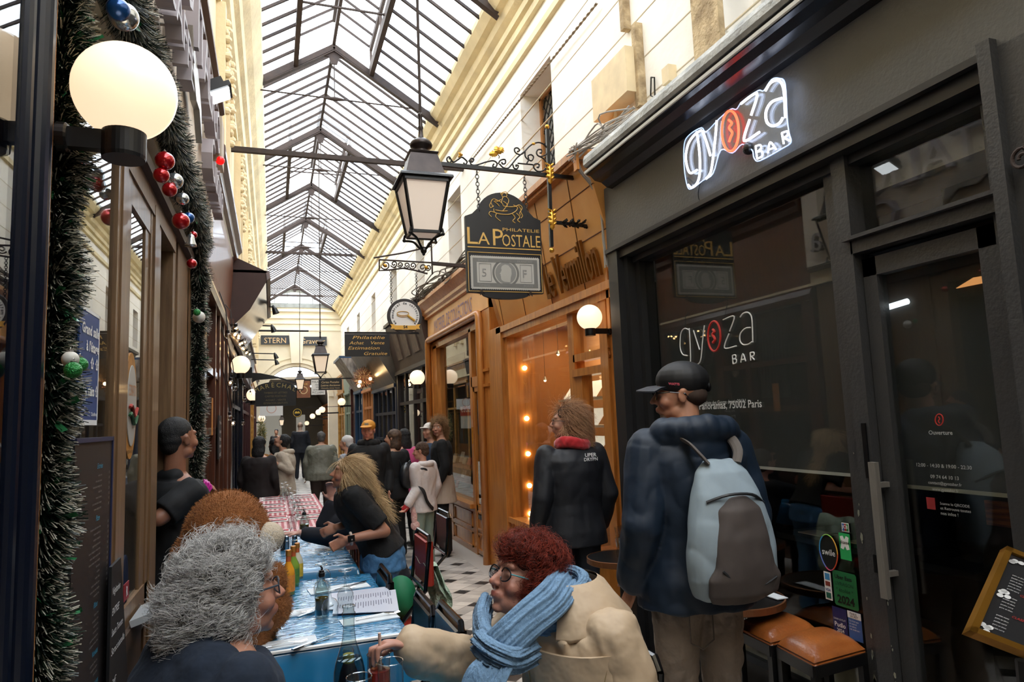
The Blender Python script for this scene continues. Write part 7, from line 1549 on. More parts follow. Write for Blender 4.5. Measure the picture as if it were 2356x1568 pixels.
def strands(name, parent, m, roots, dirs, L, g, gw=.5, npt=16, curl=0, freq=3, rad=.0006, out=None, seed=0, wob=.15, clump=0):
    """hair curves grown from roots along dirs, bending towards g, kept outside the ellipsoids in out"""
    rng = np.random.default_rng(seed); n = len(roots); L = np.broadcast_to(np.asarray(L, float), (n,)); p = roots.copy(); d = dirs.copy(); P_ = [p.copy()]; g = np.array(g, float); w = rng.normal(0, wob, (n, 3))
    if clump:      # neighbours share a lock: same phase, frequency and drift
        ce = np.floor(roots/.017+.3*rng.random((n, 3))).astype(int); hh = (ce[:, 0]*73856093 ^ ce[:, 1]*19349663 ^ ce[:, 2]*83492791) % 997; tb_ = np.random.default_rng(seed+1).random((997, 6)); lk = tb_[hh]; w = (lk[:, :3]-.5)*wob*3+w*.25
    for k in range(1, npt):
        t = k/(npt-1); d = d+(g*gw+w*.4)*(L/(npt-1)/.03)[:, None]*.35; d /= np.linalg.norm(d, axis=1)[:, None]; p = p+d*(L/(npt-1))[:, None]
        for c, r, M in (out or []):
            q = (p-c)@M; e = np.sqrt(((q/r)**2).sum(1)); k_ = e < 1; q[k_] /= e[k_, None]; p = q@M.T+c
        P_.append(p.copy())
    P_ = np.stack(P_, 1)
    if curl:
        ph = lk[:, 3]*6.283+rng.normal(0, .25, n) if clump else rng.uniform(0, 6.283, n); fr = freq*(.7+.6*lk[:, 4]) if clump else freq*rng.uniform(.7, 1.3, n); T = np.gradient(P_, axis=1); T /= np.linalg.norm(T, axis=2)[..., None]+1e-9
        a = np.cross(T, np.array([.3, .5, .8])); a /= np.linalg.norm(a, axis=2)[..., None]+1e-9; b = np.cross(T, a); tt = np.linspace(0, 1, npt)[None, :]; ang = ph[:, None]+tt*fr[:, None]*6.283; amp = curl*np.minimum(1, tt*2.5)*rng.uniform(.6, 1.3, n)[:, None]
        P_ = P_+a*(np.cos(ang)*amp)[..., None]+b*(np.sin(ang)*amp)[..., None]
    P_ = P_-np.array(ORG.get(parent.name, Vector())); cu = D.hair_curves.new(name); cu.add_curves([npt]*n); cu.points.foreach_set('position', P_.astype(np.float32).ravel())
    ra = cu.attributes.get('radius') or cu.attributes.new('radius', 'FLOAT', 'POINT'); rr = np.tile(rad*np.linspace(1, .35, npt), n); ra.data.foreach_set('value', rr.astype(np.float32)); cu.materials.append(m)
    o = D.objects.new(name, cu); place(o, name, parent); return o
def rot3(yaw, pitch=0, roll=0):
    cy, sy, cp, sp, cr, sr = math.cos(yaw), math.sin(yaw), math.cos(pitch), math.sin(pitch), math.cos(roll), math.sin(roll)
    Z = np.array([[cy, -sy, 0], [sy, cy, 0], [0, 0, 1]]); X = np.array([[1, 0, 0], [0, cp, -sp], [0, sp, cp]]); Y = np.array([[cr, 0, sr], [0, 1, 0], [-sr, 0, cr]]); return Z@X@Y
R_ = math.radians
class Person:
    def __init__(s, label, x, y, rz, H, skin='#c08a70', lean=0, sit=None, head=(0, 0, 0), vox=.008, g=1.0, arms=None, hand=None, hoff=(0, 0, 0), stride=.0, legs=True, headw=None, face=True, glove=None):
        s.t = thing('person', label, 'person', (x, y, 0)); s.s = H/1.75; s.o = np.array([x, y, 0.]); s.B = rot3(R_(rz)); s.lean = R_(lean); s.sit = sit; s.g = g; s.vox = vox; s.dz = 0 if sit is None else sit-.93*s.s
        s.HM = rot3(R_(rz+head[0]), R_(-head[1]), R_(head[2])); s.hc = s.u((0, .035, 1.63))+np.array(hoff) if headw is None else np.array(headw)
        s.skin = skinm('skin'+skin, skin); s.arm = {}; k = s.s
        mb = MB(); s.torso(mb, .80, 1.49, -.006)
        cap_(mb, s.u((0, -.005, 1.42)), s.hc+s.HM@np.array([0, -.02, -.03])*k, .060*k, .054*k)
        for sd in (-1, 1):
            sh = s.u((sd*.175*g**.5, -.01, 1.405)); el, wr = (arms or {}).get(sd, (None, None))
            el = s.u((sd*.235*g**.5, -.05, 1.13)) if el is None else np.array(el); wr = (s.u((sd*.235*g**.5, .06, .90)) if arms is None or sd not in arms else None) if wr is None else np.array(wr)
            s.arm[sd] = (sh, el, wr); cap_(mb, sh, el, .050*k, .042*k); cap_(mb, el, wr, .042*k, .027*k)
            h = (hand or {}).get(sd, {}); d = np.array(h['d'], float) if 'd' in h else wr-el; d /= np.linalg.norm(d)
            if glove and glove == sd: s.gl = (wr, d, h)
            else: s.hand(mb, wr, d, sd, **{a: b for a, b in h.items() if a != 'd'})
        s.leg = {}
        for sd in (-1, 1):
            if sit is None: hp, kn, an = s.b((sd*.09, 0, .90)), s.b((sd*.10, .02+stride*sd*.5, .49)), s.b((sd*.11, -.02+stride*sd, .085))
            else: hp, kn, an = s.b((sd*.09, 0, .93)), s.b((sd*.12, .42, .96)), s.b((sd*.12, .40, .93))*np.array([1, 1, 0])+np.array([0, 0, .085*k])
            s.leg[sd] = (hp, kn, an); cap_(mb, hp, kn, .085*k*g, .056*k); cap_(mb, kn, an, .055*k, .036*k)
        if face is not None: s.headb(mb, face)
        hc, HM = s.hc, s.HM
        def tint(v):
            q = (v-hc)@HM/k; c = np.ones((len(v), 3)); lip = np.exp(-((q[:, 0]/.020)**2+((q[:, 2]+.060)/.0085)**2))*(q[:, 1] > .07); ck = np.exp(-(((np.abs(q[:, 0])-.040)/.02)**2+((q[:, 2]+.035)/.022)**2))*(q[:, 1] > .03)+np.exp(-((q[:, 0]/.012)**2+((q[:, 2]+.03)/.012)**2))*(q[:, 1] > .09)
            c[:, 0] -= .12*lip; c[:, 1] -= .50*lip+.20*ck; c[:, 2] -= .42*lip+.22*ck
            bw = np.exp(-(((np.abs(q[:, 0])-.030)/.016)**2+((q[:, 2]-.021)/.0035)**2))*(q[:, 1] > .06); return c*(1-.6*bw)[:, None]
        s.body = blob('body', mb, vox, s.skin, s.t, 2, tint=tint)
    def b(s, p): return s.o+s.B@(np.array(p, float)*s.s)+np.array([0, 0, s.dz])
    def u(s, p):
        p = np.array(p, float)-[0, 0, .93]; c, n = math.cos(s.lean), math.sin(s.lean); return s.b((p[0], p[1]*c+p[2]*n, -p[1]*n+p[2]*c+.93))
    def h(s, p): return s.hc+s.HM@(np.array(p, float)*s.s)
    LV = [(.60, .185, .135), (.70, .182, .132), (.80, .178, .126), (.90, .172, .122), (1.0, .150, .108), (1.08, .142, .105), (1.2, .158, .115), (1.3, .172, .120), (1.37, .182, .112), (1.42, .165, .092), (1.455, .115, .072), (1.49, .062, .058)]
    def torso(s, mb, z0, z1, ex, flare=0, n=26):
        rg = []
        for z, a, b in s.LV:
            if z < z0-.001 or z > z1+.001: continue
            a = (a*s.g+ex)+flare*max(0, 1.0-z); b = (b*s.g+ex)+flare*max(0, 1.0-z); f = s.u if z >= .93 or s.sit is None and False else s.u if z >= .9 else s.b
            rg.append(np.array([f((a*math.copysign(abs(math.cos(t))**.85, math.cos(t)), b*math.sin(t), z)) for t in np.linspace(0, 2*math.pi, n, endpoint=False)]))
        mb.loft(rg)
    def hand(s, mb, w, d, sd, n=None, curl=.5, spread=.12):
        k = s.s; n = np.array(n, float) if n is not None else np.cross(d, s.B@np.array([0, 1., 0]))*sd; n = n-d*(n@d); n /= np.linalg.norm(n)+1e-9; x = np.cross(n, d)*sd   # n: palm side; x: towards the thumb
        M = np.stack([x, d, n], 1); ell_(mb, w+d*.045*k, np.array([.039, .052, .015])*k, M)
        for i, (off, L) in enumerate(((.028, .075), (.010, .085), (-.009, .078), (-.027, .062))):
            a = w+d*.085*k+x*off*k; th = curl*.7; d1 = d*math.cos(th)+n*math.sin(th)+x*off*spread*8; d1 /= np.linalg.norm(d1); c = a+d1*L*.5*k; th2 = curl*1.9; d2 = d*math.cos(th2)+n*math.sin(th2); cap_(mb, a-d*.02*k, c, .0095*k, .0085*k, 10); cap_(mb, c, c+d2*L*.5*k, .0085*k, .0072*k, 10)
        a = w+d*.02*k+x*.026*k; c = a+(x*.75+d*.6+n*.35*curl)*.042*k; e = c+(d*.85+x*.15+n*.8*curl)*.034*k; cap_(mb, a, c, .0125*k, .0105*k, 10); cap_(mb, c, e, .0105*k, .008*k, 10)
    def headb(s, mb, fine=True):
        k = s.s; E = lambda c, r, M=None: ell_(mb, s.h(c), np.array(r)*k, s.HM if M is None else s.HM@M)
        E((0, -.018, .035), (.075, .095, .083)); E((0, .030, -.015), (.061, .062, .080)); E((0, .036, -.070), (.047, .048, .040)); E((0, .068, -.098), (.019, .018, .015)); E((0, .076, .030), (.048, .018, .016))
        cap_(mb, s.h((0, .088, .012)), s.h((0, .113, -.027)), .0085*k, .0115*k, 10)
        for q in (-1, 1):
            E((q*.011, .101, -.031), (.008, .009, .007)); E((q*.040, .060, -.030), (.023, .026, .024)); E((q*.030, .077, .003), (.0135, .0105, .0085)); E((q*.077, -.008, -.008), (.007, .019, .031), rot3(q*-.35)); E((q*.080, -.012, .012), (.008, .014, .012), rot3(q*-.3)); E((q*.043, .01, -.072), (.02, .035, .03))
        E((0, .093, -.055), (.021, .009, .0055)); E((0, .091, -.066), (.018, .010, .0065)); E((0, .08, -.060), (.03, .015, .02))
    def top(s, m, z0=.80, z1=1.455, ex=.018, sl=1.0, sex=.014, name='jacket', wr=.008, wf=11, flare=0, extra=None, label=None, sm=3, vox=None):
        """garment: trunk and sleeves; sl 0.35 gives short sleeves, 1 reaches the wrist"""
        mb = MB(); k = s.s; s.torso(mb, z0, z1, ex, flare)
        for sd, (sh, el, wr_) in s.arm.items():
            if sl > .5:
                cap_(mb, sh, el, (.058+sex)*k, (.048+sex)*k); e = el+(wr_-el)*min(1, (sl-.5)*2); cap_(mb, el, e, (.048+sex)*k, (.033+sex)*k)
            else: e = sh+(el-sh)*sl*2; mb.lathe([(0, -.04*k), ((.05+sex)*k, -.03*k), ((.060+sex)*k, 0), ((.055+sex)*k, np.linalg.norm(e-sh)), (0, np.linalg.norm(e-sh)+.002)], sh, e-sh, 16)
            ell_(mb, sh+(s.u((0, 0, 1.3))-s.u((0, 0, 1.4)))*.1, np.array([.075, .07, .065])*k)
        if extra: extra(mb)
        return blob(name, mb, vox or s.vox*1.15, m, s.t, sm, wr*k, wf, label=label)
    def trousers(s, m, ex=.012, name='trousers', wide=0, wr=.005, hi=.97, upto=1.0):
        mb = MB(); k = s.s; rg = []
        for z, a, b in s.LV:
            if .80 <= z <= hi+.04: rg.append(np.array([s.b((a*s.g*math.cos(t)+ex*math.cos(t), (b*s.g+ex)*math.sin(t), min(z, hi))) for t in np.linspace(0, 6.283, 24, endpoint=False)]))
        if s.sit is None and len(rg) > 1: mb.loft(rg)
        for sd, (hp, kn, an) in s.leg.items(): e = kn+(an-kn)*upto; cap_(mb, hp, kn, (.088*s.g+ex)*k, (.062+ex+wide*.5)*k); cap_(mb, kn, e-ZP*.02, (.062+ex+wide*.5)*k, (.045+ex+wide)*k)
        return blob(name, mb, s.vox*1.3, m, s.t, 2, wr*k, 13)
    def shoes(s, m, name='shoe', L=.27, sole=None):
        for sd, (hp, kn, an) in s.leg.items():
            mb = MB(); f = s.B@np.array([0, 1., 0]); c = np.array([an[0], an[1], 0]); M = s.B; ell_(mb, c+f*.0+ZP*.05, np.array([.042, .055, .05])*s.s, M); ell_(mb, c+f*.07*s.s+ZP*.04, np.array([.045, .12, .038])*s.s, M); ell_(mb, c+f*.15*s.s+ZP*.032, np.array([.046, .06, .03])*s.s, M)
            o = blob(name, mb, .008, m, s.t, 1)
            if sole: q = MB(); q.loft([np.array([c+f*(.055+.135*math.cos(t))*s.s+(M@np.array([1., 0, 0]))*.05*math.sin(t)*s.s+ZP*z for t in np.linspace(0, 6.283, 18, endpoint=False)]) for z in (.0, .022)]); q.build('sole', sole, o)
    def hairb(s, m, L, wr=.006, wf=22, vox=None, name='hair'):
        mb = MB()
        for c, r in L: ell_(mb, s.h(c), np.array(r)*s.s, s.HM)
        return blob(name, mb, vox or s.vox, m, s.t, 2, wr, wf)
    def curls(s, L, base, m, n, ln, g=(0, 0, -1), nw=.35, gw=.3, curl=.008, freq=2, rad=.0006, npt=18, seed=1, clump=200, wob=.4, zmin=-9, vox=None, wr=.008, lift=.0):
        """hair mass from ellipsoids with strands lying along its surface"""
        o = s.hairb(base, L, wr, 26, vox); me = o.data; k = len(me.vertices); v = np.empty(k*3); me.vertices.foreach_get('co', v); nr = np.empty(k*3); me.vertices.foreach_get('normal', nr); v = v.reshape(-1, 3)+np.array(ORG[s.t.name]); nr = nr.reshape(-1, 3)
        rng = np.random.default_rng(seed); ix = rng.integers(0, k, n); p, q = v[ix], nr[ix]; lo = (p-s.hc)@s.HM/s.s; ok = (lo[:, 2] > zmin)&~((lo[:, 1] > .035)&(lo[:, 2] < .07)); p, q = p[ok], q[ok]; gg = np.array(g, float); gg = gg/np.linalg.norm(gg); tg = gg-q*(q@gg)[:, None]; d = q*nw+tg; d /= np.linalg.norm(d, axis=1)[:, None]+1e-9
        out = [(s.h(c), np.array(rr)*s.s*.99, s.HM) for c, rr in L]; LL = (ln[0]+(ln[1]-ln[0])*rng.random(len(p)))*s.s
        return strands('hair_strands', o, m, p, d, LL, g, gw, npt, curl, freq, rad, out, seed, wob, clump)
    def sf(s, a, z, off=.03):
        zs, A, B = zip(*s.LV); return s.u(((np.interp(z, zs, A)*s.g+off)*math.cos(a), (np.interp(z, zs, B)*s.g+off)*math.sin(a), z))
    def patch(s, name, m, pts, off=.04, th=.006):
        """thin panel lying on the trunk: rows of (angle, height)"""
        mb = MB(); n = len(pts[0]); v = [s.sf(a, z, off+th) for row in pts for a, z in row]+[s.sf(a, z, off-.004) for row in pts for a, z in row]; k = len(v)//2; f = [(i*n+j, i*n+j+1, (i+1)*n+j+1, (i+1)*n+j) for i in range(len(pts)-1) for j in range(n-1)]; f += [tuple(x+k for x in reversed(q)) for q in f]
        e = [i for i in range(n)]+[i*n+n-1 for i in range(1, len(pts))]+[(len(pts)-1)*n+i for i in range(n-2, -1, -1)]+[i*n for i in range(len(pts)-2, 0, -1)]; f += [(e[i], e[(i+1) % len(e)], e[(i+1) % len(e)]+k, e[i]+k) for i in range(len(e))]
        mb.add(v, f); return mb.build(name, m, s.t, smooth=True, auto=40)
    def collar(s, m, a0=-4.2, a1=1.05, ri=.075, ro=.135, zi=1.505, zo=1.435, name='collar'):
        mb = MB(); n = 22; rows = []
        for dz, w in ((0, 0), (.012, .25), (.002, .55), (0, 1)):
            rows.append([s.u(((ri+(ro-ri)*w+.02*w*(abs(t-(a0+a1)/2) > 2.2))*1.18*math.cos(t), (ri+(ro-ri)*w)*math.sin(t)-.005, zi+(zo-zi)*w+dz)) for t in np.linspace(a0, a1, n)])
        v = [p for r_ in rows for p in r_]; k = len(v); v += [p-np.array([0, 0, .009]) for p in v]; f = [(i*n+j, i*n+j+1, (i+1)*n+j+1, (i+1)*n+j) for i in range(3) for j in range(n-1)]; f += [tuple(x+k for x in reversed(q)) for q in f]+[(3*n+j, 3*n+j+1, 3*n+j+1+k, 3*n+j+k) for j in range(n-1)]; mb.add(v, f); return mb.build(name, m, s.t, smooth=True)
    def glasses(s, m, lens=None, r=.024, temple=None):
        mb = MB()
        for q in (-1, 1):
            mb.tube([s.h((q*.033+r*1.15*math.cos(t), .100-.008*abs(math.cos(t)), .002+r*.85*math.sin(t))) for t in np.linspace(0, 6.283, 20)[:-1]], .0022*s.s, 6, closed=True)
        mb.tube([s.h((-.008, .108, .006)), s.h((0, .11, .010)), s.h((.008, .108, .006))], .002, 6); o = mb.build('glasses', m, s.t); mb = MB()
        for q in (-1, 1): mb.tube([s.h((q*.060, .092, .008)), s.h((q*.078, .04, .010)), s.h((q*.083, -.02, .002)), s.h((q*.08, -.035, -.02))], .0024*s.s, 6)
        mb.build('temples', temple or m, o)
        if lens:
            mb = MB()
            for q in (-1, 1): mb.add([s.h((q*.033, .101, .002))]+[s.h((q*.033+r*1.12*math.cos(t), .100-.008*abs(math.cos(t)), .002+r*.83*math.sin(t))) for t in np.linspace(0, 6.283, 20)[:-1]], [(0, i+1, (i+1) % 19+1) for i in range(19)])
            mb.build('lenses', lens, o)
    def eyes(s):
        mb = MB(); mi = MB()
        for q in (-1, 1): mb.sphere(s.h((q*.030, .081, .003)), .0088*s.s, 12, 8); mi.sphere(s.h((q*.030, .0862, .003)), .0048*s.s, 10, 6)
        o = mb.build('eyes', mat('eye_white', '#cfc8c0', .2), s.t, smooth=True); mi.build('irises', mat('iris', '#2a2018', .1), o, smooth=True)
    def lowhair(s, m, vox=None, long=0, puff=0):
        """short or shoulder-length hair mass"""
        L = [((0, -.028, .045), (.080+puff, .096+puff, .086+puff)), ((0, -.06, -.01), (.070+puff, .062+puff, .07+puff))]
        if long: L += [((0, -.075, -.08), (.08+puff, .045+puff, .09)), ((-.06, -.03, -.06), (.03, .045, .09)), ((.06, -.03, -.06), (.03, .045, .09)), ((0, -.085, -.06-long), (.085+puff, .035+puff, .07+long*.5))]
        return s.hairb(m, L, vox=vox)
M_SCF = mat('light_blue_scarf', '#7090ae', .9, var=.2, vscale=14, bump=.5, bscale=90, stretch=(1, 1, .4))
FG = .0055; BGV = .011
# ---- grey-haired woman, seated, facing right
hw = P(541, 1366, Y=1.82)
gw_ = Person('person with curly grey hair and glasses seated at lower left in a dark navy top', -.20, 1.74, -62, 1.66, '#b9856e', sit=.61, lean=10, head=(-12, -6, 0), headw=hw, vox=FG, g=1.22)
gw_.top(mat('dark_navy_knit', '#1b2534', .95, var=.15, vscale=40, bump=.5, bscale=16), .80, 1.455, .022, .8, .02, 'sweater', .006, 8, vox=.008, extra=lambda mb: (cap_(mb, gw_.u((0, -.02, 1.42)), gw_.u((0, -.01, 1.485)), .085, .078), cap_(mb, gw_.u((-.1, -.05, 1.42)), gw_.u((.1, -.05, 1.42)), .07, .07)))
gw_.trousers(mat('black_cloth', '#0d0d10', .8)); hm = hairmat('grey_hair', '#8a8784', '#f2efeb')
gw_.curls([((0, -.03, .048), (.090, .104, .098)), ((0, -.088, -.008), (.092, .076, .090)), ((0, -.105, -.052), (.080, .055, .048)), ((.062, -.05, -.03), (.036, .052, .085)), ((-.062, -.05, -.03), (.036, .052, .085)), ((0, .025, .092), (.068, .05, .04)), ((.05, .005, .03), (.04, .055, .05))], mat('grey_hair_base', '#5f5c5a', .9), hm, 9500, (.03, .06), gw_.HM@np.array([0, -.55, -1]), .5, .3, .011, 1.5, .0006, 20, 3, 420, .35, vox=.005, wr=.012)
gw_.glasses(mat('grey_frames', '#39404a', .3), glass('lens', '#cfd4d8', gain=1.5)); 
o_ = gw_.u((0, .14, 1.2)); q = MB(); B_ = gw_.B; pts = [gw_.u((.02+.05*math.sin(t*2.1), .155-.004*t, 1.30-.035*t+.02*math.cos(t*3.3))) for t in np.linspace(0, 5, 40)]; q.tube(pts, .0018, 5); q.build('shirt_drawing', M_WHITE, gw_.t)
# ---- red-haired woman, seated, facing left, right arm out over the table
hw = P(1203, 1335, Y=2.0); wr_ = P(948, 1488, Y=1.98); el_ = P(1095, 1520, Y=2.12)
rw = Person('person with red curly hair, blue scarf and beige trench coat stirring a drink', .89, 1.93, 98, 1.64, '#b5806c', sit=.545, lean=6, head=(6, -22, 0), headw=hw, vox=.0048, g=1.18, arms={1: (el_, wr_)}, hand={1: dict(d=(-.90, -.05, .28), n=(0.1, -.2, -1), curl=.95)})
def lapel(mb): 
    for sd in (-1, 1):
        c = rw.u((sd*.085, .06, 1.43)); mb.obox(c, (rw.u((1, 0, 0))-rw.u((0, 0, 0)), rw.u((sd*.25, 1, -.3))-rw.u((0, 0, 0)), rw.u((sd*.6, .2, 1))-rw.u((0, 0, 0))), (.045, .075, .014))
    cap_(mb, wr_+(el_-wr_)*.12-ZP*.02, wr_+(el_-wr_)*.6-ZP*.02, .062, .066)
    cap_(mb, rw.u((-.08, -.06, 1.455)), rw.u((.08, -.06, 1.455)), .036, .036); cap_(mb, rw.u((-.085, -.04, 1.45)), rw.u((-.09, .05, 1.42)), .033, .03); cap_(mb, rw.u((.085, -.04, 1.45)), rw.u((.09, .05, 1.42)), .033, .03)
mt = mat('beige_trench', '#bfa78a', .6, var=.06, vscale=4, bump=.9, bscale=9); rw.top(mt, .80, 1.455, .034, .99, .030, 'trench_coat', .009, 12, extra=lapel, vox=.0075)
rw.collar(mt, -4.15, .95, .082, .170, 1.55, 1.43); rw.patch('pocket_flap', mt, [[(a, 1.27+.012*abs(a-2.3)) for a in np.linspace(1.95, 2.65, 7)], [(a, 1.205-.02*(1-abs(a-2.3)/.35)) for a in np.linspace(1.97, 2.63, 7)]], .048); rw.patch('storm_flap', mt, [[(a, 1.39) for a in np.linspace(1.75, 3.3, 12)], [(a, 1.30) for a in np.linspace(1.78, 3.3, 12)], [(a, 1.285) for a in np.linspace(1.79, 3.3, 12)]], .050, .005)
def seam(per, pts, off, m=mat('trench_seam', '#94805f', .8), r=.0022): MB().tube(smoothpath([per.sf(a, z, off) for a, z in pts], 4), r, 5).build('seam', m, per.t)
for pts in ([(1.95, 1.27), (2.3, 1.268), (2.65, 1.27)], [(1.6, 1.36), (1.62, 1.1), (1.63, .9)], [(2.9, 1.40), (2.75, 1.30), (2.7, 1.18), (2.8, 1.05)], [(1.75, 1.283), (2.3, 1.286), (3.2, 1.287)]): seam(rw, pts, .053)
rw.trousers(mat('dark_jeans', '#151b28', .8)); rw.shoes(M_BLK)
hm = hairmat('red_hair', '#320c08', '#a5402a'); rw.curls([((0, -.022, .058), (.088, .102, .085)), ((0, -.068, .005), (.088, .075, .085)), ((0, -.075, -.045), (.072, .055, .045)), ((0, .045, .088), (.062, .045, .035)), ((.07, -.02, -.005), (.026, .05, .06)), ((-.07, -.02, -.005), (.026, .05, .06))], mat('red_hair_base', '#2b0d09', .9), hm, 9500, (.03, .055), (0, 0, -1), .7, .1, .010, 1.6, .0006, 16, 5, 600, .5, vox=.005, wr=.012)
rw.glasses(mat('dark_frames', '#15181c', .2), glass('lens'), temple=mat('teal_temple', '#4f9aa0', .3))
q = MB()          # scarf: wraps round the neck, knot, hanging ends
nk = rw.u((0, .03, 1.475))
def sc_(L, w, t, n=5, rid=9, ph=0):
    path = smoothpath(L, n); m = len(path); rg = []; up = None
    for i in range(m):
        T_ = path[min(m-1, i+1)]-path[max(0, i-1)]; T_ /= np.linalg.norm(T_); nn = (path[i]-nk)*[1, 1, .15]; nn = nn-T_*(nn@T_); nn /= np.linalg.norm(nn)+1e-9; sd = np.cross(T_, nn); u = i/(m-1)
        rg.append(np.array([path[i]+sd*w*math.cos(a)*(1+.03*math.sin(7*u+ph))+nn*t*math.sin(a)*(1+.16*math.sin(rid*a+ph+3*u)+.13*math.sin(23*a+5*u)+.07*math.sin(37*a-8*u)) for a in np.linspace(0, 6.283, 90, endpoint=False)]))
    q.loft(rg)
for dz, rr, w_ in ((.050, .078, .040), (.005, .094, .040)): sc_([nk+rw.B@np.array([rr*math.cos(t), rr*.95*math.sin(t)+.012, dz+.02*math.sin(t+2.6)-.012]) for t in np.linspace(0, 6.28, 12)], w_, .020, 5, 9, dz*50)
Q = lambda *a: [P(x, y, Y=d) for x, y, d in a]
sc_(Q((1302, 1335, 1.93), (1272, 1375, 1.80), (1215, 1425, 1.745), (1160, 1478, 1.735), (1130, 1515, 1.76)), .050, .022, ph=1); sc_(Q((1118, 1392, 2.08), (1108, 1432, 1.95), (1120, 1480, 1.81), (1160, 1520, 1.75)), .040, .022, ph=2)
sc_(Q((1105, 1478, 1.80), (1140, 1508, 1.715), (1185, 1518, 1.71), (1225, 1500, 1.75)), .036, .026, ph=3); sc_(Q((1160, 1500, 1.74), (1130, 1540, 1.71), (1100, 1590, 1.70), (1080, 1690, 1.72)), .052, .016, ph=4)
q.build('scarf', M_SCF, rw.t, smooth=True)
# ---- woman with red collar, from behind
jw = Person('person in a dark navy jacket with red collar and clipped wavy hair, seen from behind', 1.87, 4.2, 4, 1.665, '#b98a72', head=(58, -4, 0), vox=.007, g=1.18)
jw.top(mat('navy_softshell', '#14161d', .6, var=.1, bump=.4, bscale=8), .80, 1.455, .030, .97, .024, 'jacket', .006, 7)
jw.trousers(mat('dark_jeans')); jw.shoes(M_BLK); q = MB()
for k_ in range(2): q.tube(smoothpath([jw.u((.10*math.cos(t), .085*math.sin(t)-.03, 1.475+.02*k_+.012*math.sin(2*t))) for t in np.linspace(0, 6.28, 14)], 3), .030, 12)
blob('red_collar', q, .007, mat('red_fleece', '#b3161f', .9, sheen=.4), jw.t, 2, .006, 20)
q = MB(); text(q, 'UPER', jw.u((.02, -.168, 1.395)), jw.B@XP, ZP, w=.085, h=.024, bold=.02); text(q, 'DRYPN', jw.u((.012, -.168, 1.367)), jw.B@XP, ZP, w=.1, h=.022, bold=.02); q.build('back_print', M_WHITE, jw.t)
hm = hairmat('wavy_brown_hair', '#6b452c', '#d6a67c'); jw.curls([((0, -.028, .048), (.082, .100, .086)), ((0, -.075, -.01), (.08, .062, .08)), ((0, -.09, -.07), (.075, .045, .06)), ((.062, -.03, -.06), (.028, .05, .07)), ((-.062, -.03, -.06), (.028, .05, .07))], mat('brown_hair_base', '#4a3424', .8), hm, 5000, (.06, .13), jw.HM@np.array([0, -.9, -.8]), .3, .4, .005, 1.3, .0007, 16, 9, 200, .3, wr=.006)
jw.glasses(mat('brown_frames', '#2a1712', .3)); q = MB(); q.tube([jw.h((-.03, -.10, .075)), jw.h((0, -.118, .085)), jw.h((.03, -.105, .075))], .009, 8); q.build('hair_clip', M_BLK, jw.t)
# ---- man with cap and backpack
cm = Person('person in a black cap and dark blue parka carrying a grey and light blue backpack', 1.65, 2.5, -2, 1.79, '#b98468', head=(62, 0, 0), vox=.006, g=1.14)
mp_ = mat('dark_blue_parka', '#0d2033', .6, var=.06, vscale=5, bump=.5, bscale=6)
def hood(mb):
    for t in np.linspace(-2.7, -.35, 9): ell_(mb, cm.u((.155*math.cos(t), .12*math.sin(t)-.02, 1.47-.02*math.sin(t))), (.062, .062, .058))
    ell_(mb, cm.u((0, -.12, 1.42)), (.12, .055, .085)); cap_(mb, cm.u((-.13, .06, 1.47)), cm.u((-.19, .13, 1.40)), .03, .02)
cm.top(mp_, .80, 1.455, .042, .99, .034, 'parka', .009, 8, extra=hood)
mj = mat('stone_jeans', '#8a7c6e', .8, color2='#75685c', vscale=9, bump=.9, bscale=14); cm.trousers(mj, .016, 'jeans', 0, .008); cm.shoes(M_BLK)
q = MB(); pk = [cm.b((u, -.147-.0*v, z)) for u, v, z in ((-.13, 0, .84), (-.03, 0, .83), (-.03, 0, .70), (-.08, 0, .67), (-.13, 0, .70))]; q.tube(pk+[pk[0]], .003, 5); q.build('pocket_seam', mat('seam_brown', '#4f463e', .8), cm.t)
# cap
q = MB(); HM = cm.HM; ell_(q, cm.h((0, -.016, .060)), np.array([.090, .112, .082])*cm.s, HM); mcap = mat('black_cap', '#0e0e10', .6); cp = blob('cap', q, .006, mcap, cm.t, 1)
q = MB(); n_ = 10; v = []
for i in range(n_+1):
    a_ = -.95+1.9*i/n_
    for r0, dz in ((.075, .045), (.135, .040), (.182, .026)): v.append(cm.h((r0*math.sin(a_)*(1 if r0 < .1 else .62), -.005+r0*math.cos(a_)*(1.0), dz-.012*abs(math.sin(a_)))))
f = [(i*3+j, i*3+j+1, i*3+j+4, i*3+j+3) for i in range(n_) for j in range(2)]; k0 = len(v); v += [p-HM@np.array([0, 0, .006]) for p in v]; f += [tuple(x+k0 for x in reversed(w_)) for w_ in f]+[(i*3+2, i*3+5, k0+i*3+5, k0+i*3+2) for i in range(n_)]; q.add(v, f); q.build('visor', mat('charcoal_visor', '#2b2d33', .6), cp)
q = MB(); text(q, 'WATTS', cm.h((-.094, .045, .040)), HM@np.array([0, -1., -.1]), HM@np.array([0.1, 0, 1.]), w=.045, h=.010, bold=.03); q.build('cap_letters', mat('pink_thread', '#c8485a', .6), cp)
q = MB(); ell_(q, cm.h((0, -.12, .028)), np.array([.03, .012, .022]), HM); q.build('cap_opening', cm.skin, cp)
cm.hairb(mat('short_brown_hair', '#3a2a20', .8), [((0, -.055, -.005), (.070, .06, .05))], .002); cm.hairb(mat('grey_stubble', '#6f5a4c', .9), [((0, .052, -.088), (.034, .034, .026)), ((0, .035, -.074), (.047, .03, .026))], .002, name='beard')
cm.glasses(mat('dark_frames'), glass('lens'))
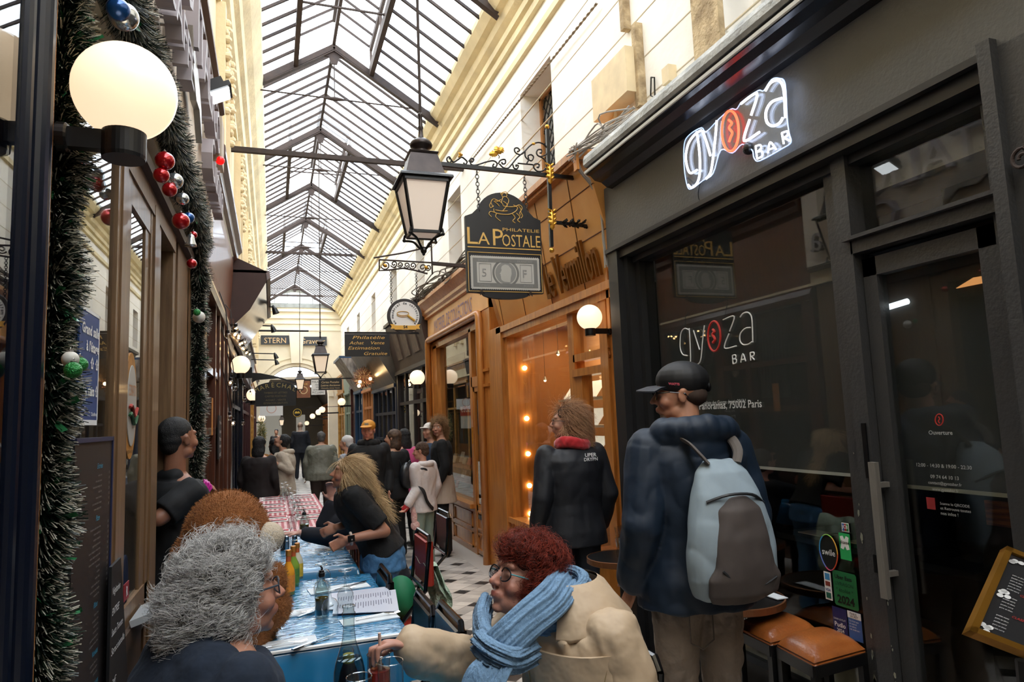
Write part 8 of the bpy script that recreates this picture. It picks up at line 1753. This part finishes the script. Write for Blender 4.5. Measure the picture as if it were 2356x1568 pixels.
# backpack
bp = thing('backpack', 'light blue-grey and brown-grey backpack worn by the man with the cap', 'backpack', tuple(cm.u((0, -.25, 1.0))))
q = MB(); rg = []; c_ = lambda u, v, z: cm.u((u, v, z))
for z, a, dp in ((.86, .10, .05), (.885, .155, .10), (.95, .178, .125), (1.05, .175, .13), (1.15, .16, .125), (1.25, .135, .105), (1.33, .105, .075), (1.375, .06, .035)):
    rg.append(np.array([c_(a*math.copysign(abs(math.cos(t))**.8, math.cos(t)), -.185-dp*.55-dp*.9*math.copysign(abs(math.sin(t))**.8, math.sin(t))*.8, z) for t in np.linspace(0, 6.283, 26, endpoint=False)]))
q.loft(rg); blob('pack_body', q, .007, mat('pale_blue_canvas', '#93a3ad', .8, var=.08, vscale=12), bp, 2, .005, 9)
q = MB(); rg = []
for z, a, dp in ((.862, .10, .085), (.90, .145, .138), (.96, .150, .156), (1.0, .125, .160), (1.1, .108, .160), (1.2, .09, .142), (1.245, .05, .11)): rg.append(np.array([c_(a*math.cos(t), -.185-dp*.55-(dp*.72*.5)-.045*math.sin(t), z) for t in np.linspace(0, 6.283, 20, endpoint=False)]))
q.loft(rg); blob('front_pocket', q, .007, mat('brown_grey_canvas', '#4d4542', .75, var=.08, vscale=10), bp, 2, .004, 9)
q = MB(); q.tube(smoothpath([c_(u, -.36+.0*u, z) for u, z in ((-.11, 1.0), (-.05, .95), (.04, .935), (.11, .96))], 4), .004, 6); q.tube(smoothpath([c_(-.12, -.30, 1.23), c_(-.05, -.335, 1.255), (c_(.05, -.335, 1.25)), c_(.13, -.29, 1.21)], 4), .006, 6); q.build('zips', mat('zip_dark', '#26282c', .5), bp)
q = MB()
for sd in (-1, 1): q.tube(smoothpath([c_(sd*.06, -.24, 1.36), c_(sd*.085, -.22, 1.40), c_(sd*.10, -.17, 1.44), c_(sd*.115, -.10, 1.455), c_(sd*.125, -.02, 1.44)], 4), .020, 8, ry=.35)
q.build('straps', mat('strap_grey', '#5f5853', .8), bp)
# ---- fair-haired woman leaning over the table
nw, fw, ne, fe = P(800, 1240, Y=4.20), P(775, 1212, Y=4.45), P(885, 1222, Y=4.25), P(850, 1190, Y=4.62)
bw = Person('person with long fair hair in a black T-shirt leaning over the blue table', .66, 4.44, 84, 1.52, '#a8745c', lean=28, head=(0, -14, 0), headw=P(800, 1090, Y=4.40), vox=.0065, g=1.16, arms={-1: None or (fe, fw), 1: (fe, fw)} if False else {1: (fe, fw), -1: (ne, nw)}, hand={1: dict(d=(-.8, 0, -.25), curl=1.1), -1: dict(d=(-.95, .1, -.35), curl=.9)})
bw.top(mat('black_tshirt', '#08080a', .85, bump=.6, bscale=12), .90, 1.455, .020, .42, .022, 'tshirt', .006, 9); bw.trousers(mat('light_blue_jeans', '#4d7fae', .8, var=.12, vscale=9, bump=.8, bscale=14), .02, 'jeans', .02, .010); bw.shoes(M_BLK)
hm = hairmat('fair_hair', '#8a6840', '#f0d4a4', .35); tl = [((P(px_, py_, Y=4.38)-bw.hc)@bw.HM/bw.s, (r_, r_, r_)) for px_, py_, r_ in ((820, 1080, .066), (834, 1104, .056), (848, 1126, .046), (864, 1148, .036), (880, 1168, .024))]
bw.curls([((0, -.022, .045), (.083, .102, .088)), ((0, -.055, -.01), (.082, .07, .08)), ((.066, -.015, -.03), (.026, .05, .07)), ((-.066, -.015, -.03), (.026, .05, .07))]+tl, mat('fair_hair_base', '#8a6c46', .8), hm, 7000, (.07, .16), (.62, 0, -.78), .12, .5, .0015, 1, .0007, 18, 11, 0, .08, wr=.003)
t = thing('smartwatch', 'dark square smartwatch with a pale band on the wrist of the leaning woman', 'watch', tuple(nw)); d_ = (nw-ne)/np.linalg.norm(nw-ne); c = nw-d_*.02; MB().tube([c+np.cross(d_, YP)*.034*math.cos(a)+YP*.034*math.sin(a) for a in np.linspace(0, 6.283, 17)[:-1]], .008, 8, closed=True).build('band', mat('pale_band', '#b8a79c', .6), t); MB().obox(c+np.array([-.002, -.036, .006]), (d_, np.cross(d_, YP), YP), (.021, .018, .005)).build('case', M_BLK, t)
# ---- seated person in navy behind her
sw = Person('person in navy seated behind the leaning woman, one hand near the face', .80, 5.0, 82, 1.68, '#b08070', sit=.47, lean=14, head=(0, -10, 0), vox=.008, g=1.1, arms={1: (P(748, 1205, Y=5.2), P(765, 1150, Y=5.2)), -1: (P(760, 1235, Y=4.9), P(690, 1226, Y=4.9))}, hand={1: dict(d=(-.1, 0, 1), curl=.6), -1: dict(d=(-1, .1, .05), n=(0, 0, -1), curl=.2)})
sw.top(mat('navy_sweater', '#0c0f1a', .9), .80, 1.455, .022, .88, .02, 'sweater', .005, 9); sw.trousers(mat('black_cloth')); sw.shoes(M_BLK); sw.lowhair(mat('dark_brown_hair', '#241812', .7), puff=.006)
# ---- waiter in the doorway
ww_, we_ = P(448, 1152, Y=4.0), P(366, 1192, Y=3.72)
wt = Person('person in a black polo shirt and magenta gloves standing in the left doorway', -.47, 3.95, -52, 1.62, '#8f6049', head=(6, -4, 0), vox=.0062, g=1.16, arms={1: (we_, ww_), -1: (we_+np.array([-.08, .4, 0]), ww_+np.array([-.03, .13, .02]))}, hand={1: dict(d=(.45, .3, .5), curl=.55), -1: dict(d=(.8, 0, .5), curl=.8)}, glove=1, headw=P(412, 1010, Y=3.95))
def col_(mb): cap_(mb, wt.u((-.05, -.03, 1.47)), wt.u((.05, -.03, 1.47)), .045, .045)
wt.top(mat('black_polo', '#0a0b0e', .8), .70, 1.455, .022, .42, .02, 'polo_shirt', .006, 9, extra=col_); wt.trousers(mat('black_cloth')); wt.shoes(M_BLK)
mh = mat('black_short_hair', '#0a0807', .6, bump=.5, bscale=250); wt.hairb(mh, [((0, -.026, .048), (.078, .096, .082)), ((0, -.055, .005), (.072, .06, .06)), ((0, -.064, -.035), (.058, .042, .045))], .002)
q = MB(); w_, d_, h_ = wt.gl; wt.hand(q, w_, d_, 1, curl=.55, n=(-.3, .9, .3)); cap_(q, w_-d_*.06, w_+d_*.01, .034, .030); blob('glove', q, .0045, mat('magenta_nitrile', '#b01c86', .35), wt.t, 2, .003, 40)
q = MB(); q.lathe([(0, 0), (.03, 0), (.034, .09), (0, .09)], P(458, 1150, Y=4.08), seg=20); q.build('card_reader', M_BLK); tag(D.objects['card_reader'], 'small black container in the gloved hands of the waiter', 'container')
# ---- teddy bear
tb = thing('teddy_bear', 'very large brown teddy bear with a cream muzzle seated behind the grey-haired woman', 'teddy bear', (-.15, 3.0, 0))
q = MB(); TB = []
def tbe(px, Y, r): c = P(*px, Y=Y); TB.append((c, np.array(r))); ell_(q, c, r)
tbe((522, 1235), 3.02, (.165, .17, .185)); tbe((478, 1300), 3.02, (.14, .16, .17)); tbe((520, 1420), 3.05, (.20, .2, .27)); tbe((632, 1335), 2.98, (.05, .06, .075)); tbe((600, 1400), 3.0, (.12, .1, .10)); tbe((500, 1600), 3.05, (.2, .19, .3)); 
mtb = mat('brown_plush', '#8a5428', .95, var=.2, vscale=16, bump=.6, bscale=140); ob = blob('plush_body', q, .008, mtb, tb, 4)
v = np.empty(len(ob.data.vertices)*3); ob.data.vertices.foreach_get('co', v); nr = np.empty_like(v); ob.data.vertices.foreach_get('normal', nr); v = v.reshape(-1, 3)+np.array(ORG[tb.name]); nr = nr.reshape(-1, 3); ix = RNG.choice(len(v), min(26000, len(v)*2)); ix = ix[v[ix, 2] > .75]
strands('plush_fur', tb, hairmat('plush_hair', '#6b4020', '#ab713a', .8), v[ix]+RNG.normal(0, .002, (len(ix), 3)), nr[ix], .009, (0, 0, -1), .25, 5, rad=.0007, wob=.5)
q = MB(); c = P(618, 1236, Y=2.97); ell_(q, c, (.062, .075, .062)); mz = blob('muzzle', q, .007, mat('cream_plush', '#c3b39c', .95, bump=.5, bscale=160), tb, 2); q = MB(); q.sphere(P(634, 1243, Y=2.93), (.016, .022, .018), 14, 10); q.build('nose', mat('bear_nose', '#2a1c14', .4), tb, smooth=True)
# ---- the passers-by
def simple(label, x, y, rz, H, topm, botm, hairm, head=(0, 0, 0), skin='#b98a70', lean=0, g=1.0, z0=.80, ex=.028, long=0, puff=.004, shoe=M_BLK, sl=.97, arms=None, stride=0, vox=BGV, wide=0, hairs=None, hand=None, flare=0, upto=1, sex=.02, sit=None):
    p = Person(label, x, y, rz, H, skin, lean, sit, head, vox, g, arms, hand, stride=stride); p.top(topm, z0, 1.455, ex, sl, sex, 'jacket', .007, 9, flare); p.trousers(botm, .014, wide=wide, upto=upto); p.shoes(shoe) if shoe is not M_BLK else p.shoes(M_BLK)
    if hairm: p.lowhair(hairm, long=long, puff=puff)
    return p
M_HB = mat('brown_hair', '#46301f', .7, bump=.6, bscale=120, var=.3, vscale=30); M_HD = mat('black_hair', '#0c0a0a', .6, bump=.6, bscale=120); M_HG = mat('grey_short_hair', '#5b5855', .8, bump=.5, bscale=150); M_BKC = mat('black_coat', '#0b0b0d', .8); M_BR = mat('very_dark_brown_coat', '#1a1210', .85)
wl = P(938, 1160, Y=7.35)
boy = simple('person, young boy in a white and black windbreaker with pale green trousers', 1.565, 7.5, 38, 1.36, mat('white_windbreaker', '#cfc9c8', .5, bump=.6, bscale=14), mat('sage_trousers', '#7d8f86', .8), M_HB, head=(30, 4, 0), skin='#b5826c', z0=.80, ex=.04, vox=.007, shoe=mat('blue_trainer', '#2f8fd0', .5), arms={-1: (wl+np.array([.12, .05, .16]), wl)}, sex=.03)
q = MB(); cap_(q, wl+np.array([.02, 0, .025]), wl+np.array([-.035, 0, -.05]), .036, .032); q.build('red_cuff', mat('red_cuff', '#a0141c', .6), boy.t)
q = MB(); q.tube(smoothpath([boy.u((-.19, -.02, 1.22)), boy.u((-.15, -.13, 1.1)), boy.u((-.10, -.15, .95)), boy.u((.0, -.165, .84))], 4), .035, 8, ry=.3); q.tube(smoothpath([boy.u((-.20, .0, 1.38)), boy.u((-.13, -.12, 1.40)), boy.u((-.06, -.13, 1.36))], 4), .012, 6); q.build('black_panels', mat('black_panel', '#121318', .7), boy.t)
q = MB(); 
for t in np.linspace(-2.8, -.3, 7): ell_(q, boy.u((.11*math.cos(t), .09*math.sin(t)-.02, 1.455)), (.04, .04, .035))
blob('hood', q, .008, mat('white_windbreaker'), boy.t, 2)
mpk = mat('pink_floral', '#c98f90', .8, color2='#e3c8c0', vscale=60); q = MB(); c = P(953, 1195, Y=7.4); ell_(q, c+ZP*.04, (.035, .03, .10)); ell_(q, c+np.array([.01, 0, -.06]), (.05, .03, .05)); q.build('cloth_doll', mpk); tag(D.objects['cloth_doll'], 'pink floral cloth toy held by the boy in white', 'toy')
cw = simple('person with curly fair-brown hair in a black top and cream skirt over black trousers', 1.96, 8.25, 75, 1.62, mat('black_fleece', '#0b0b0c', .9), M_BKC, M_HB, head=(72, 0, 0), ex=.03, z0=1.0, vox=.007, shoe=mat('white_trainer', '#c9c3bb', .6), wide=.02)
cw.eyes(); q = MB(); rg = [np.array([cw.b(((.18+.012*k)*math.cos(t), (.14+.012*k)*math.sin(t), z)) for t in np.linspace(0, 6.283, 24, endpoint=False)]) for k, z in enumerate((1.02, .95, .85, .74, .66))]; q.loft(rg); blob('cream_skirt', q, .008, mat('cream_skirt', '#b7a592', .9), cw.t, 2, .004, 12)
cw.curls([((0, -.028, .048), (.086, .10, .088)), ((0, -.075, -.03), (.095, .065, .09)), ((.065, -.06, -.05), (.035, .04, .07)), ((-.065, -.06, -.05), (.035, .04, .07))], mat('curly_base', '#5a3f28', .8), hairmat('curly_fair', '#5f4229', '#b08a5c'), 2500, (.05, .09), (0, 0, -1), .5, .2, .009, 1.6, .001, 14, 4, 150, .4)
oc = simple('person in a yellow and black cap and black hooded jacket facing the camera', 1.05, 8.0, 168, 1.62, M_BKC, M_BKC, None, head=(-8, 2, 0), skin='#c38a72', vox=.007, ex=.04, g=1.05)
oc.eyes(); q = MB(); ell_(q, oc.h((0, -.016, .058)), np.array([.088, .108, .080])*oc.s, oc.HM); ca = blob('cap', q, .007, mat('mustard_cap', '#c9882b', .7), oc.t, 1); q = MB(); ell_(q, oc.h((0, .11, .058)), np.array([.07, .065, .012]), oc.HM@rot3(0, -.12)); blob('visor', q, .005, mat('mustard_cap'), ca, 1); q = MB(); ell_(q, oc.h((0, -.055, .055)), np.array([.086, .078, .075]), oc.HM); q.build('mesh_back', M_BLK, ca, smooth=True); q = MB(); q.obox(oc.h((0, .092, .085)), oc.HM.T, (.022, .004, .014)); q.build('badge', mat('badge_grey', '#8c8a80', .6), ca)
q = MB()
for t in np.linspace(.5, 5.8, 12): ell_(q, oc.u((.10*math.cos(t-1.57), .085*math.sin(t-1.57)-.02, 1.475)), (.045, .045, .05))
blob('hood', q, .009, M_BKC, oc.t, 2)
br = simple('person with brown hair in black carrying a dark leather backpack', 1.40, 8.35, 35, 1.50, M_BKC, M_BKC, mat('streaky_brown_hair', '#5a4230', .7, color2='#33241a', vscale=40), head=(30, -4, 0), long=.03, puff=.01, flare=.05)
t = thing('backpack', 'small dark grey leather backpack on the brown-haired person in black', 'backpack', tuple(br.u((.08, -.22, 1.15)))); q = MB(); ell_(q, br.u((.06, -.20, 1.12)), (.13, .08, .16), br.B); blob('pack_body', q, .01, mat('dark_leather', '#24262a', .35, coat=.3), t, 2, .006, 12); q = MB(); q.tube(smoothpath([br.u((-.02, -.16, 1.24)), br.u((-.08, -.08, 1.44)), br.u((-.1, .05, 1.42))], 4), .012, 6); q.tube(smoothpath([br.u((.02, -.22, 1.27)), br.u((.06, -.24, 1.32)), br.u((.1, -.22, 1.27))], 4), .008, 6); q.build('straps', mat('dark_leather'), t)
pk_ = simple('person, girl with dark hair and a pink top among the group on the right', 1.63, 8.9, 20, 1.50, mat('pink_top', '#c94f80', .8), M_BKC, M_HD, head=(10, 0, 0), long=.06)
wc = simple('person in a pale cap half hidden behind the curly-haired woman', 2.02, 9.1, 110, 1.56, mat('blue_jacket', '#2a4058', .8), M_BKC, M_HG, head=(10, -6, 0)); q = MB(); ell_(q, wc.h((0, -.016, .06)), np.array([.086, .106, .078])*wc.s, wc.HM); ell_(q, wc.h((0, .10, .045)), (.06, .06, .012), wc.HM); blob('cap', q, .008, mat('white_cap', '#cfc8c0', .7), wc.t, 1)
simple('person with white hair mostly hidden behind the person in the black and yellow cap', .95, 9.3, 60, 1.44, mat('pale_coat', '#8f949a', .8), M_BKC, mat('white_hair', '#c2c0bc', .8))
om = simple('person, stooping man in a grey-green jacket walking away', .78, 12.0, -8, 1.50, mat('grey_green_jacket', '#6c6a5c', .6, bump=.8, bscale=12), mat('brown_trousers', '#2f2019', .8), M_HG, lean=12, g=1.42, ex=.05, stride=.08, head=(0, -8, 0))
hd = simple('person in a cream hooded sweatshirt looking down behind the checked tables', .16, 9.9, 74, 1.50, mat('cream_sweatshirt', '#b5a794', .9, bump=.7, bscale=14), mat('grey_green_trousers', '#5f6355', .8), M_HD, head=(0, -34, 0), vox=.008, ex=.045, puff=.003, g=1.08, arms={-1: (P(668, 1082, Y=9.7), P(640, 1068, Y=9.7)), 1: (P(650, 1080, Y=10.1), P(636, 1066, Y=10))}, sl=.9)
q = MB()
for t in np.linspace(-2.9, -.2, 8): ell_(q, hd.u((.10*math.cos(t), .085*math.sin(t)-.03, 1.46)), (.045, .045, .04))
blob('hood', q, .009, mat('cream_sweatshirt'), hd.t, 2)
simple('person in a very dark brown coat at the far end of the tables', -.15, 9.35, -20, 1.47, M_BR, mat('pale_trousers', '#8b8378', .8), M_HD, long=.05, puff=.014, g=1.15, flare=.05, ex=.05)
simple('person in a mustard top with long dark hair behind the dark brown coat', .04, 11.0, 30, 1.42, mat('mustard_top', '#8a5a22', .9), M_BKC, M_HD, long=.05)
simple('person in a dark suit with thin grey hair walking away in the distance', .83, 22.0, 0, 1.70, mat('dark_navy_suit', '#121621', .8), mat('dark_navy_suit'), None, head=(0, 0, 0), skin='#b59a88', stride=.1, g=1.12, ex=.05)
simple('person in a dark jacket facing the camera, farthest away', .17, 26.5, 170, 1.50, mat('dark_jacket', '#232022', .8), M_BKC, M_HD)
